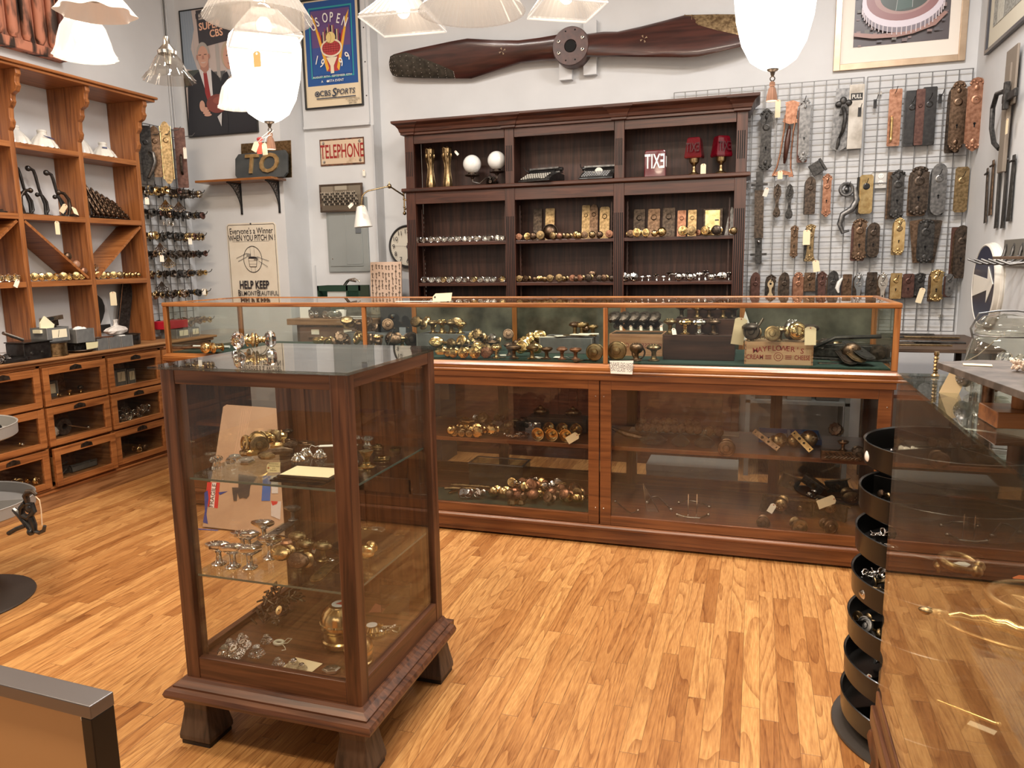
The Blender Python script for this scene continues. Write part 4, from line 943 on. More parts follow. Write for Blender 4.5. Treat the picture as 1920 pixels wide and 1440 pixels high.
# right bay
for i,(x,st,mt,s_)in enumerate([(c3(372),'disc','bronze',.85),(c3(396),'disc','bronze',.9),(c3(446),'disc','brass',1.08),(c3(504),'disc','brass',1.0),(c3(556),'ball','brass',.85),(c3(600),'ball','brass',1.15),(c3(757),'disc','brass',1.2),(c3(814),'disc','aged',1.1),(c3(885),'disc','copper',.72),(c3(940),'disc','brass',1.1),(c3(1015),'mushroom','dbronze',1.2),(c3(1108),'ball','aged',.95)]):
    lying(st,mt,'brass',x,445,5.425,.028,'%s knob, %s, upper knob shelf, right bookcase bay'%(nth(i,12),{'brass':'polished brass','aged':'dull brass','bronze':'brown','copper':'small and reddish','dbronze':'dark and domed'}[mt]),'knobs on the upper right shelf',s_,random.uniform(-.5,.5),zs=1.607)
for i,(x,st,kind,s_)in enumerate([(c3(365),'disc',0,1.2),(c3(415),'disc',0,1.2),(c3(470),'oval',1,.7),(c3(515),'oval',1,.8),(c3(573),'mushroom',1,.9),(c3(622),'oval',1,.7),(c3(664),'mushroom',1,1.15),(c3(720),'oval',1,1.1),(c3(758),'ball',0,1.15),(c3(800),'mushroom',1,1.1),(c3(835),'ball',0,1.1),(c3(875),'oval',1,1.1),(c3(920),'mushroom',1,1.25),(c3(975),'ball',0,1.0),(c3(1028),'oval',0,1.25),(c3(1085),'mushroom',1,1.0)]):
    lab='%s chrome knob, %s, lower shelf, right bookcase bay'%(nth(i,16),'standing up' if kind else 'lying face out')
    if kind:p=at(x,525,y=5.44);put(doorknob,(st,'chrome','chrome'),(p.x,5.44,1.303),lab,group='chrome knobs on the lower right shelf',s=s_*.85)
    else:lying(st,'chrome','chrome',x,525,5.44,.028,lab,'chrome knobs on the lower right shelf',s_*.9,random.uniform(-.5,.5),zs=1.303)
# plates leaning at the back of the shelves
def leaning(style,mat,px0,px1,ptop,zs,label,coll=None,knob=1,key=1,beads=0):
    y=5.60;a,b_=at(px0,ptop,y=y),at(px1,ptop,y=y);h=(a.z+b_.z)/2-zs
    put(escutcheon,(style,mat,round(b_.x-a.x,3),round(h,3),knob,key,coll,beads),((a.x+b_.x)/2,y,zs+h/2*.99),label,rot=(-.12,0,0))
for x0,x1,yt,st,mt,lab,kn in[(c2(985),c2(1045),391,'rect','dbronze','dark plain door plate leaning at the left of the middle bay',0),(c2(1070),c2(1135),390,'rect','aged','tan brass door plate standing above the domed gong',0),(c3(42),c3(98),384,'rect','aged','brass door plate with round holes, left of three in the middle bay',1),(c3(95),c3(158),382,'arch','bronze','arched brown door plate between two others in the middle bay',1),(c3(167),c3(240),387,'chamfer','aged','wide golden brown door plate at the right of the middle bay',1),
                                (c3(410),c3(490),392,'rect','dbronze','dark bronze door plate, leftmost of those leaning in the right bay',1),(c3(512),c3(597),391,'rect','bronze','brown bronze door plate, second of those leaning in the right bay',1),(c3(617),c3(705),389,'rect','dbronze','bead-edged dark bronze door plate, third of those leaning in the right bay',1),(c3(722),c3(783),394,'rect','copper','narrow orange brass door plate, left of the pair in the right bay',1),(c3(797),c3(858),393,'rect','aged','narrow orange brass door plate, right of the pair in the right bay',1)]:
    leaning(st,mt,x0,x1,yt,1.607,lab,None,kn,0)
a,b_=at(c3(905),400,y=5.52),at(c3(1045),390,y=5.52)
t=THING('rim_lock','square brass-faced rim lock box standing behind the knobs','lock',((a.x+b_.x)/2,5.55,1.607))
w_=b_.x-a.x;h_=b_.z-1.607
P(t,'case',M().box((-w_/2,-.02,0),(w_/2,.02,h_)),DBRONZE,bevel=.003)
P(t,'face_plate',M().box((-w_/2+.012,-.023,.006),(w_/2-.018,-.02,h_-.01)),BRASS,bevel=.002)
P(t,'bolt',M().box((w_*.10,-.028,h_*.55),(w_*.30,-.022,h_*.60)),IRON)
a=at(c3(1090),395,y=5.6)
ONE('metal_plate','grey slanted metal plate leaning in the corner of the right bay','plate',M().prism([(-.03,0),(.045,0),(.045,.17),(.015,.20),(-.01,.12)],-.002,.002),STEEL,(a.x,5.60,1.607),(-.1,0,0))

# ---- top tier
def shell_vase():
    t=THING('vase','','vase')
    p=[(.034,0),(.036,.003),(.036,.04),(.033,.05),(.022,.10),(.019,.14),(.024,.18),(.034,.205),(.035,.285),(.032,.288),(.030,.27)]
    P(t,'body',M().lathe(p,40,0,True,None,flute=.07,nf=8),BRASS_AGED)
    m=M()
    for k in range(8):
        a=k*PI/4;pts=[]
        for i in range(9):
            z=.04+.16*i/8;r=.0215+.014*(abs(i-5)/5)**1.5;pts.append((math.cos(a+.22*math.sin(PI*i/8))*r,math.sin(a+.22*math.sin(PI*i/8))*r,z))
        m.tube(pts,.0028,6)
    P(t,'raised_ribs',m,BRASS_AGED)
    m=M()
    for k in range(6):a=k*PI/3;m.sphere(.009,(math.cos(a)*.034,math.sin(a)*.034,.235),0,8,(1,1,2.2)).tube([(math.cos(a+d_)*.034,math.sin(a+d_)*.034,.283+.010*math.cos(d_*4))for d_ in(-.4,-.2,0,.2,.4)],.003,6)
    P(t,'embossed_band',m,BRASS_AGED);return t
for x,lab in((258,'left brass trench-art shell vase on the top shelf of the bookcase'),(378,'right brass trench-art shell vase, with a white tag, on the top shelf')):
    p=at(c2(x),353,y=5.46);put(shell_vase,(),(p.x,5.46,2.013),lab)
p=at(c2(428),283,y=5.44);put(paper_tag,(.018,.04),p,'white tag hanging off the right brass vase',rot=(0,-.7,0))
def globe_sconce():
    g1,g2=at(c2(550),308,y=5.47),at(c2(725),301,y=5.47);r=.068
    t=THING('sconce','two-arm bronze sconce with a pair of white opal globe shades','wall lamp',((g1.x+g2.x)/2,5.55,2.012),world=True)
    for k,g in enumerate((g1,g2)):
        g.z=max(g.z,2.16);gg=P(t,'globe_shade',M().sphere(r,g,0,28),flat((.80,.79,.75),.08,0,'opal_glass',.5))
        SP(t,'shade_holder',M().lathe([(.008,-.045),(.016,-.03),(.052,-.022),(.056,-.018),(.052,-.012),(.03,-.008),(.03,.01)],24,0,True,TR((g.x,g.y,g.z-r+.004))),DBRONZE).location=-Vector(t['_w'])
        c_=Vector(((g1.x+g2.x)/2+.01,5.57,2.06))
        a=Vector((g.x,g.y,g.z-r-.035));P(t,'arm',M().tube([a,a+Vector((0,.005,-.022)),(a*.6+c_*.4)+Vector((0,0,-.03)),(a*.3+c_*.7)+Vector((0,0,.01)),c_+Vector((0,0,.035)),c_],.0055,8),NICKEL)
    P(t,'back_plate',M().lathe([(.04,0),(.042,.004),(.03,.012),(.018,.02),(.012,.034)],24,0,True,TR(((g1.x+g2.x)/2+.01,5.60,2.055),(PI/2,0,0))),DBRONZE)
globe_sconce()
def typewriter(x,y,rz,label,long_=.26,tall=False):
    t=THING('typewriter',label,'typewriter',(x,y-.032,2.013),(0,0,rz))
    w_=long_/2
    P(t,'body',M().prism([(-.13,.0),(.12,0),(.12,.060),(.03,.072),(-.03,.058),(-.13,.012)],-w_,w_,0,Matrix.Rotation(PI/2,4,'Z')),BLACKI,bevel=.004)
    m=M().prism([(.015,.06),(.105,.055),(.10,.085),(.085,.098),(.04,.096),(.012,.075)],-w_*(.7 if not tall else.9),w_*(.7 if not tall else.9),0,Matrix.Rotation(PI/2,4,'Z'))
    P(t,'top_cover',m,BLACKI,bevel=.004)
    for r in range(4):
        for k in range(11):
            xx=-w_+.022+(k+.25*r)*(long_-.06)/10.5;yy=-.118+r*.022;zz=.024+r*.0115
            if xx<w_-.01:P(t,'key',M().lathe([(.0066,0),(.0072,.0015),(.0066,.003),(.005,.0032)],10,0,True,TR((xx,yy,zz),(.6,0,0))),flat((.55,.52,.45),.3,0,'key_top')if not tall else flat((.30,.30,.30),.3,0,'key_top'))
    P(t,'space_bar',M().box((-.05,-.134,.018),(.05,-.128,.024)),BLACK)
    P(t,'platen',M().tube([(-w_*1.02,.06,.095),(w_*1.02,.06,.095)],.016,14),BLACK)
    for s_ in(-1,1):P(t,'platen_knob',M().tube([(s_*w_*1.02,.06,.095),(s_*w_*1.12,.06,.095)],.014,12),BLACKI)
    P(t,'carriage',M().box((-w_*.98,.045,.072),(w_*.98,.10,.082)).box((-w_*.95,.03,.100),(w_*.95,.035,.112)).tube([(-w_*.98,.03,.085),(-w_*1.1,.0,.10),(-w_*1.12,-.02,.12)],.003),STEEL)
    if tall:
        for s_ in(-1,1):P(t,'ribbon_spool',M().lathe([(.022,0),(.022,.012),(.006,.014)],16,0,True,TR((s_*w_*.55,-.005,.055))),STEEL)
        P(t,'type_basket',M().prism([(math.cos(a)*.03,.062+math.sin(a)*.03)for a in[PI*k/8 for k in range(9)]],-.012,-.006),flat((.65,.62,.56),.3,.6,'silver'))
        P(t,'maker_name',M().text('Corona',.035,TR((0,-.040,.050),(-.9,0,0)),0,.02,.008,1,.3),flat((.75,.66,.45),.4))
    return t
p=at(c2(1010),343,y=5.52);typewriter(p.x+.055,5.495,-.22,'black portable typewriter with cream keys in the middle bay',.25)
p=at(c3(190),337,y=5.52);typewriter(p.x-.022,5.53,0,'small black folding typewriter with gold lettering at the right of the middle bay',.24,True)
RED=flat((.10,.003,.008),.08,0,'ruby_glass',.6)
WHT=flat((.86,.84,.80),.3,0,'white_letters')
a,b_=at(c3(488),325,y=5.45),at(c3(636),320,y=5.45);w_=b_.x-a.x;zt=at(c3(560),282,y=5.45).z
t=THING('exit_globe','red glass exit sign block lettered EXIT seen mirrored','exit sign',((a.x+b_.x)/2,5.47,2.013))
h_=zt-2.012
P(t,'glass_block',M().prism([(-w_/2-.003,0),(w_/2+.003,0),(w_/2,h_-.01),(w_/2-.01,h_),(-w_/2+.01,h_),(-w_/2,h_-.01)],-.035,.035),RED,bevel=.006)
P(t,'lettering',M().text('EXIT',.135,TR((0,-.036,h_*.56),(0,0,0),(-1,1,1)),0,.004,.012,.50),WHT)
P(t,'end_lettering',M().text('EXIT',.10,TR((w_/2+.0025,0,h_*.56),(0,0,PI/2)),0,.004,.012,.25),WHT)
def exit_lamp(twist):
    t=THING('exit_lamp','','exit lamp')
    P(t,'base',M().lathe([(.040,0),(.041,.008),(.034,.014),(.018,.022),(.012,.04),(.014,.05),(.010,.06),(.018,.075),(.03,.085),(.033,.10),(.034,.118),(.030,.12)],24),BRASS_AGED)
    s_=P(t,'glass_shade',M().lathe([(.082,.112),(.088,.124),(.080,.16),(.066,.235),(.060,.246),(.050,.25)],4,0,False,None,ph=PI/4,sq=(.95,.72)),RED,bevel=.008)
    SP(s_,'lettering',M().text('EXIT',.085,TR((0,-.0515,.178),(-.14,0,0),(-1,1,1)),0,.004,.01,.55),flat((.05,.012,.014),.2,0,'dark_red'))
    return t
p=at(c3(838),325,y=5.46);put(exit_lamp,(0,),(p.x,5.46,2.013),'red glass exit lamp on brass base, the left of two, tagged',rot=(0,0,-.15))
p=at(c3(1030),322,y=5.46);put(exit_lamp,(0,),(p.x,5.46,2.013),'red glass exit lamp on brass base at the right end, turned sideways',rot=(0,0,.55))
p=at(c3(905),307,y=5.40);put(paper_tag,(.035,.068),p,'white price tag hanging from the left exit lamp')

# ================================================================ GRIDWALL AND DOOR PLATES
YG=YB-.035
GM=flat((.17,.17,.17),.4,.5,'grid_wire')
def grid_panel(x0,label):
    t=THING('gridwall',label,'wire grid',(x0+.305,YG,.95),world=True)
    m=M()
    for k in range(9):m.box((x0+k*.0758-.0032,YG-.0025,.95),(x0+k*.0758+.0032,YG+.0025,2.605))
    n=22
    P(t,'upright_wires',m,GM)['kind']='stuff'
    m=M()
    for k in range(n+1):m.box((x0,YG-.007,.95+k*.0752-.0025),(x0+.6096,YG-.0025,.95+k*.0752+.0025))
    P(t,'cross_wires',m,GM)['kind']='stuff'
    for z in(1.05,2.5):
        for x in(x0+.08,x0+.53):P(t,'wall_clip',M().box((x-.01,YG,z-.01),(x+.01,YB-.001,z+.01)),NICKEL)
grid_panel(-.592,'grey wire grid panel partly hidden behind the bookcase end')
grid_panel(.022,'grey wire grid panel in the middle, carrying the PULL plate')
grid_panel(.650,'grey wire grid panel in the corner under the stadium picture')
MN={'brass':'bright brass','aged':'dull brass','bronze':'brown bronze','dbronze':'dark bronze','iron':'dark iron','black':'black iron','steel':'grey metal','copper':'copper-coloured','maroon':'dark red','nickel':'silvery','chrome':'chrome'}
SN={'rect':'rectangular','arch':'arch-topped','round':'round-ended','point':'pointed','ornate':'ornate-edged','crest':'crested','flare':'flared','waist':'waisted','chamfer':'clipped-corner'}
def hook(px,py,label='black wire display hook',y=YG-.008,l=.07):
    p=at(px,py,y=y)
    t=THING('wire_hook',label,'hook',(p.x,y,p.z),group='hooks on the wire grid')
    P(t,'prong',M().tube([(0,0,0),(0,-l*.7,-.004),(.002,-l,.004),(.006,-l-.018,.026)],.0022,6),BLACK)
    P(t,'clip',M().box((-.010,-.004,-.045),(.010,.0,.012)),BLACK)
def hang(pxc,pt,pb,pw,style,mat,place,back=None,coll=None,knob=1,key=1,tilt=0,beads=0,dep=.02,hk=True):
    y=YG-.008-dep;a,b_=at(pxc,pt,y=y),at(pxc,pb,y=y);w_=pw/1420*5.15;h=a.z-b_.z;x=(a.x+b_.x)/2
    if back:
        for j,bm in enumerate(back if isinstance(back,tuple)else(back,)):
            put(escutcheon,('rect' if j else 'arch',bm,round(w_*.96,3),round(h*.96,3),0,0,None,0),(x-.008-.006*j,YG-.018+.0*j-.0065*(0 if j else 1),(a.z+b_.z)/2-.006),'%s plate behind the %s one %s'%(MN[bm],MN[mat],place.split(', with')[0].replace(', large with a framed centre',', framed').replace(', beside the large ornate one',', round-ended').replace(', right of the outlet box',' by the outlet').replace(', golden before a dark plate','').replace('the top grid row, ','the top row, ')))
    o=put(escutcheon,(style,mat,round(w_,3),round(h,3),knob,key,coll,beads),(x,y-(.012 if back else 0),(a.z+b_.z)/2),'%s %s door plate %s'%(MN[mat],SN[style],place),rot=(0,tilt,0))
    if hk:hook(pxc,pt+(pb-pt)*.22 if knob else pt+8,'hook of the %s plate %s'%(MN[mat],place.replace('grid ','').replace(', the dark one of a fanned trio',', fanned trio')))
    return o
R1='in the top grid row'
hang(1436,203,322,26,'ornate','iron',R1+', nearest the bookcase',beads=1)
hang(1508,184,305,21,'crest','steel',R1+', third',back='maroon',knob=0)
hang(1677,167,274,21,'rect','copper',R1+', hammered, below the stadium picture',knob=0,key=0)
p0_,p1_=at(1672,218,y=YG-.04),at(1674,266,y=YG-.04)
ONE('twisted_pull','bright twisted brass bar on the hammered copper plate','handle',M().tube([(0,0,0)]+[(0,-.018,-.01-.14*k/12)for k in range(13)]+[(0,0,-.16)],[.005]+[.0075+.0025*(k%2)for k in range(13)]+[.005],8),BRASS,p0_)
hang(1709,170,274,23,'rect','black',R1+', left of the black pair',key=0)
hang(1724,167,272,14,'rect','maroon',R1+', between the black pair',key=0,dep=.034,hk=False)
hang(1741,163,272,23,'rect','black',R1+', right of the black pair',key=0)
hang(1794,152,286,27,'crest','bronze',R1+', second last',back='dbronze',beads=1,dep=.06)
hang(1828,145,284,30,'crest','copper',R1+', rightmost',beads=1,dep=.15)
for px,py,lab in((1641,190,'empty black display hook right of the PULL plate'),(1763,180,'empty black display hook left of the crested bronze plate'),(1813,185,'empty black display hook between the two crested plates')):hook(px,py,lab)
# flared brown handle plate
y=YG-.03;a,b_=at(1487,187,y=y),at(1467,332,y=y);h=(a-b_).length;tl=math.atan2(a.x-b_.x,a.z-b_.z)
t=THING('door_pull','long brown openwork door handle plate with wooden grip hanging aslant','door handle',(a+b_)/2,(0,tl,0))
for s_ in(-1,1):P(t,'side_scroll',M().tube([(s_*.035,0,h*.30),(s_*.030,0,.05),(s_*.035,0,-.1),(s_*.045,0,-h*.38),(s_*.065,-.004,-h*.48),(s_*.04,-.006,-h*.49)],.006,6),COPPER)
P(t,'head',M().prism([(x*1.0,z*.42+h*.34)for x,z in outline('ornate',.10,h*.72)],-.004,0),COPPER)
P(t,'grip',M().tube([(0,-.004,.08),(0,-.035,.05),(0,-.045,-.03),(0,-.035,-.12),(0,-.004,-.16)],[.008,.014,.018,.014,.008],10),wood('mahogany','Z'))
P(t,'foot_bar',M().prism([(-.06,-h/2+.03),(0,-h/2+.045),(.06,-h/2+.03),(.07,-h/2),(.03,-h/2+.015),(-.03,-h/2+.015),(-.07,-h/2)],-.004,0),COPPER)
p=at(1463,320,y=YG-.08);put(paper_tag,(.032,.055),p,'white tag at the foot of the flared brown handle plate')
p=at(1459,187,y=YG-.05);put(paper_tag,(.034,.115),p,'long yellow paper tag hanging beside the lamp tassel')
# handle with trefoil and PULL plate
y=YG-.02;a,b_=at(1577,166,y=y),at(1572,282,y=y)
t=THING('door_pull','big dark iron door pull with a trefoil top on a grey plate','door handle',((a.x+b_.x)/2,y,(a.z+b_.z)/2));h=a.z-b_.z
P(t,'plate',M().prism([(-.05,-h/2+.02),(.0,-h/2-.01),(.05,-h/2+.02),(.045,0),(.055,h/2),(-.03,h/2)],-.004,0),STEEL)
P(t,'trefoil',M().sphere(.022,(.015,-.02,.115),0,12,(1,.5,1.2)).sphere(.020,(-.012,-.02,.095),0,12,(1.1,.5,1)).sphere(.020,(.048,-.02,.10),0,12,(1.1,.5,1)).prism([(-.005,.03),(.05,.03),(.035,.10),(.005,.10)],-.024,-.010),IRON)
P(t,'grip',M().tube([(.015,-.02,.07),(.024,-.05,.045),(.028,-.065,-.01),(.018,-.055,-.08),(.0,-.02,-.12)],[.012,.012,.014,.012,.008],10),IRON)
P(t,'lower_scroll',M().tube([(0,-.02,-.12),(-.005,-.018,-.16),(-.012,-.015,-.19)],[.009,.012,.006],8),IRON)
y=YG-.03;a,b_=at(1607,158,y=y),at(1602,279,y=y);h=a.z-b_.z
t=THING('push_plate','silvery worn push plate reading PULL in a black badge','door plate',((a.x+b_.x)/2,y,(a.z+b_.z)/2))
P(t,'plate',M().box((-.045,-.002,-h/2),(.045,.001,h/2)),mottled('worn_nickel',(.35,.31,.26),(.68,.64,.58),.3,.85,9,.05),bevel=.001)
P(t,'badge',M().box((-.036,-.0032,h/2-.10),(.036,-.002,h/2-.055)),INK)
P(t,'lettering',M().text('PULL',.036,TR((0,-.0036,h/2-.0775)),0,.005,.016,.75),flat((.7,.66,.6),.5))
hook(1612,205,'black display hook over the PULL plate',y=YG-.034,l=.04)
a=at(1532,315,y=YG-.02)
t=THING('rim_latch','small square iron latch turned on its corner above the second row','latch',a,(0,-.55,0))
P(t,'case',M().box((-.045,-.02,-.04),(.03,0,.04)),IRON,bevel=.003);P(t,'keeper',M().box((.032,-.022,-.045),(.048,0,.045)),IRON,bevel=.002)
# long bolt
y=YG-.02;a,b_=at(1425,322,y=y),at(1421,494,y=y);h=a.z-b_.z
t=THING('door_bolt','very long dark surface bolt with three straps hanging beside the bookcase','bolt',((a.x+b_.x)/2,y,(a.z+b_.z)/2),(0,-.02,0))
P(t,'bar',M().box((-.022,-.008,-h/2),(.022,0,h/2)),IRON,bevel=.001)
P(t,'sleeve',M().box((-.030,-.016,-h*.22),(.030,-.008,h*.30)).frame(-.030,.030,-h*.22,h*.30,-.020,-.016,.006),DBRONZE)
for zz in(h*.36,-h*.40):P(t,'strap',M().box((-.055,-.012,zz-.008),(.055,-.002,zz+.008)),IRON)
P(t,'thumb_knob',M().sphere(.012,(0,-.03,-h*.26),0,10),NICKEL)
p=at(1439,352,y=YG-.05);put(paper_tag,(.03,.06),p,'cream tag hanging on the long surface bolt',rot=(0,.3,0))
# second row
hang(1457,345,408,15,'waist','dbronze','in the second row, left of the narrow pair',beads=1)
hang(1480,345,411,15,'waist','iron','in the second row, right of the narrow pair',beads=1)
hang(1519,331,402,20,'arch','dbronze','in the second row, with an inner frame',back='iron',key=0)
hang(1550,325,407,20,'point','copper','in the second row, reddish')
hang(1623,328,401,24,'chamfer','brass','in the second row, golden before a dark plate',back=('dbronze','black'),key=0,coll='black')
hang(1682,318,411,28,'point','iron','in the second row, right of the outlet box',back=('dbronze','bronze'))
hang(1722,312,405,34,'crest','dbronze','in the second row, wide and lion-topped',back='bronze',beads=1)
hang(1759,306,404,27,'round','steel','in the second row, with two ring bosses',back='iron')
hang(1802,313,398,23,'chamfer','aged','in the second row, rightmost and plain tan',key=0)
# scroll handle
y=YG-.03;pts=[at(a_,b2,y=y)for a_,b2 in((1603,352),(1607,375),(1597,392),(1580,402),(1574,420),(1580,436),(1592,432))]
c=Vector(pts[3]);t=THING('scroll_pull','large grey curved iron scroll handle hung in the second row','door handle',c)
P(t,'scroll',M().tube([p-c for p in pts],[.016,.022,.022,.020,.018,.014,.008],10,0,None),STEEL)
q=at(1587,355,y=y)-c;P(t,'ring_head',M().tube([q+Vector((.038*math.cos(a),0,.038*math.sin(a)))for a in[k*PI/8 for k in range(16)]],.012,8,0,None,True).sphere(.016,q,0,10),STEEL)
hook(1590,350,'black display hook holding the iron scroll handle')
# outlet
p=at(1651,337,y=YB-.02)
t=THING('outlet_box','square steel outlet box with two white sockets behind the grid','electrical outlet',(p.x,YB-.001,p.z))
P(t,'cover',M().prism([(-.055,-.045),(-.045,-.055),(.045,-.055),(.055,-.045),(.055,.045),(.045,.055),(-.045,.055),(-.055,.045)],-.030,0),flat((.60,.59,.56),.4,.4))
for z in(-.022,.022):
    s_=P(t,'socket',M().lathe([(.017,0),(.017,.003),(.015,.004)],16,0,False,TR((0,-.030,z),(PI/2,0,0))),WHITE)
    SP(s_,'slots',M().box((-.007,-.0346,z-.002),(-.0055,-.034,z+.007)).box((.0055,-.0346,z-.002),(.007,-.034,z+.007)).box((-.0015,-.0346,z-.010),(.0015,-.034,z-.007)),HOLE)
# third row
hang(1489,422,484,18,'point','bronze','in the third row, leftmost')
hang(1519,420,490,20,'flare','aged','in the third row, crowned, behind a tag',back='iron')
p=at(1513,431,y=YG-.09);put(paper_tag,(.046,.10),p,'large cream tag with pen strokes on the crowned third-row plate')
hang(1611,409,489,27,'ornate','bronze','in the third row, large with a framed centre',back='maroon',beads=1)
hang(1637,417,483,23,'round','dbronze','in the third row, beside the large ornate one',back='iron')
hang(1685,408,478,21,'round','brass','in the third row, golden with raised bosses',back='aged',coll='aged',beads=1)
hang(1735,410,494,30,'round','iron','in the third row, the dark one of a fanned trio',beads=1)
hang(1724,412,492,28,'rect','bronze','in the third row, fanned out to the left',dep=.010,tilt=-.12,hk=False,knob=0)
hang(1743,412,492,28,'rect','dbronze','in the third row, fanned out to the right',dep=.004,tilt=.12,hk=False,knob=0)
hang(1801,422,522,26,'round','dbronze','in the third row, rightmost and rusty',back=('bronze','maroon'))
p=at(1529,488,y=YG-.09);put(paper_tag,(.042,.078),p,'tall cream tag standing above the bottom row of plates',rot=(0,-.15,0))
# bottom row
row4=[(1416,510,19,'round','maroon'),(1445,514,20,'ornate','dbronze'),(1470,510,20,'arch','dbronze'),(1496,510,20,'crest','copper'),(1518,511,20,'rect','bronze'),(1540,508,19,'ornate','maroon'),(1561,507,21,'arch','iron'),(1587,514,16,'rect','bronze'),(1609,511,17,'waist','chrome'),(1633,510,18,'rect','dbronze'),(1654,510,17,'waist','nickel'),(1679,512,19,'rect','brass'),(1702,513,20,'chamfer','maroon'),(1724,511,20,'ornate','iron'),(1755,505,25,'ornate','brass'),(1779,513,14,'round','steel')]
for i,(px,pt,pw,st,mt)in enumerate(row4):
    bot={4:546,11:560,12:558,13:557,14:565,15:556}.get(i,582)
    hang(px,pt,bot,pw,st,mt,'in the bottom row, %s'%nth(i,16),back=(('dbronze','iron','bronze','maroon')[i%4],),beads=1 if st=='ornate' else 0)
p=at(1445,528,y=YG-.075)
ONE('keyhole_cover','small pale brass keyhole cover hung on the second bottom-row plate','keyhole cover',M().prism([(x,z)for x,z in outline('waist',.042,.13)],-.004,0).lathe([(.008,0),(0,.0005)],12,1,False,TR((0,-.0042,.035),(PI/2,0,0))),[flat((.75,.58,.36),.3,.7),HOLE],(p.x,p.y,p.z-.05))
p=at(1731,540,y=YG-.09);put(paper_tag,(.036,.10),p,'cream tag with writing hanging low in the bottom row',rot=(0,.25,0))
p=at(1573,535,y=YG-.05);ONE('fish_plate','small white curved metal piece hooked in the bottom row','plate',M().tube([(0,0,-.05),(-.01,0,-.02),(.0,0,.02),(.02,0,.05)],[.006,.014,.014,.005],8),PORC,p)

# ================================================================ RIGHT WALL
def rw(px,py,off=.0):return at(px,py,x=XR-off)
def strap(px,pt,pb,wd,mat,label,nm='strap_hinge',curl=True):
    a,b_=rw(px[0],pt,.01),rw(px[1],pb,.01);c=(a+b_)/2;h=a.z-b_.z;tl=math.atan2(-(a.y-b_.y),h)
    t=THING(nm,label,'hinge',c,(0,0,-PI/2))
    P(t,'strap',M().prism([(-wd*.25,h/2),(wd*.25,h/2),(wd*.4,-h/2+.03),(wd*.5,-h/2),(-wd*.5,-h/2),(-wd*.4,-h/2+.03)],-.006,0),mat,rot=(0,tl,0),bevel=.001)
    P(t,'barrel',M().tube([(-wd*.6,-.008,h/2-.03),(wd*.6,-.008,h/2-.03)],.006,8)if not curl else M().tube([(.014*math.cos(a2),-.005,h/2+.014*math.sin(a2))for a2 in[k*PI/6-1.5 for k in range(10)]],.005,6),mat,rot=(0,tl,0))
strap((1853,1848),315,418,.05,mat=DBRONZE,label='thin brown strap hinge, leftmost on the right wall',curl=False)
strap((1864,1857),300,404,.06,mat=BRONZE,label='tall brown strap hinge, second on the right wall',curl=False)
strap((1876,1868),305,428,.06,mat=BLACKI,label='black curled strap hinge, third on the right wall')
strap((1890,1880),300,428,.06,mat=BLACKI,label='black curled strap hinge, fourth on the right wall')
strap((1903,1892),290,415,.08,mat=IRON,label='wide black strap hinge ending in a finial, right of the four',curl=False)
a=rw(1893,200,.02)
t=THING('gate_latch','weathered wood and iron gate latch with curved handle on the right wall','latch',a,(0,0,-PI/2))
w_=wood('oldwood','Z')
P(t,'back_board',M().box((-.09,-.012,.0),(.10,0,.30)).box((-.06,-.02,-.34),(.035,0,.22)),flat((.20,.165,.13),.7),bevel=.003)
P(t,'handle',M().tube([(-.05,-.02,.09),(-.14,-.03,.095),(-.20,-.03,.03),(-.19,-.03,-.08),(-.12,-.03,-.17),(-.05,-.02,-.21)],.013,8),IRON)
P(t,'latch_bar',M().box((-.02,-.035,.02),(.20,-.02,.06)).box((.03,-.045,-.02),(.06,-.02,.12)),IRON,bevel=.002)
p=rw(1889,222,.05);put(paper_tag,(.04,.08),p,'paper tag inside the handle of the gate latch',rot=(0,0,-PI/2))
# round arrow sign
c=rw(1853,535,.02);top=rw(1853,457,.02);R_=top.z-c.z
t=THING('arrow_sign','round dark blue metal sign with a white arrow on the right wall','sign',(XR-.0,c.y,c.z),(0,0,-PI/2))
T=TR((0,0,0),(PI/2,0,0))
P(t,'disc',M().lathe([(R_,0),(R_,.045),(R_*.96,.05),(R_*.95,.046)],56,1,True,T).lathe([(R_*.94,.046),(R_*.94,.0475)],56,0,False,T),[flat((.012,.016,.05),.3,0,'navy_enamel',.1),flat((.72,.69,.62),.4)])
P(t,'arrow',M().prism([(-R_*.82,-R_*.30),(R_*.40,-R_*.10),(R_*.40,-R_*.40),(R_*.86,R_*.06),(R_*.40,R_*.46),(R_*.40,R_*.16),(-R_*.82,R_*.25)],-.0515,-.048),flat((.84,.80,.72),.4))
P(t,'rim_band',M().lathe([(R_+.001,.004),(R_+.006,.010),(R_+.006,.02),(R_+.001,.024)],56,0,True,T),flat((.72,.69,.62),.4))
# coat hook rail
a,b_=rw(1878,452,.01),rw(1925,455,.01)
t=THING('hook_rail','grey painted rail of cast hooks on the right wall','hook rail',(XR,(a.y+b_.y)/2,a.z-.06),(0,0,-PI/2))
P(t,'board',M().box((-.13,-.018,-.075),(.55,0,.065)),flat((.15,.14,.12),.6),bevel=.002)
for k in range(5):
    x=-.08+.13*k
    P(t,'hook',M().tube([(x,-.02,.03),(x,-.03,-.02),(x+.03,-.07,-.05),(x-.02,-.13,-.06),(x-.06,-.18,-.035)],[.008,.008,.007,.007,.006],8).sphere(.016,(x,-.02,.02),0,8,(1,.3,1.6)),STEEL)
a=rw(1822,500,.22)
t=THING('wall_shelf','thin brown wall shelf with a sloping bracket above the right counter','shelf',(XR-.12,3.45,1.42),world=True)
P(t,'board',M().box((XR-.26,2.9,1.428),(XR,4.0,1.440)),wood('oldwood','Y'),bevel=.002)
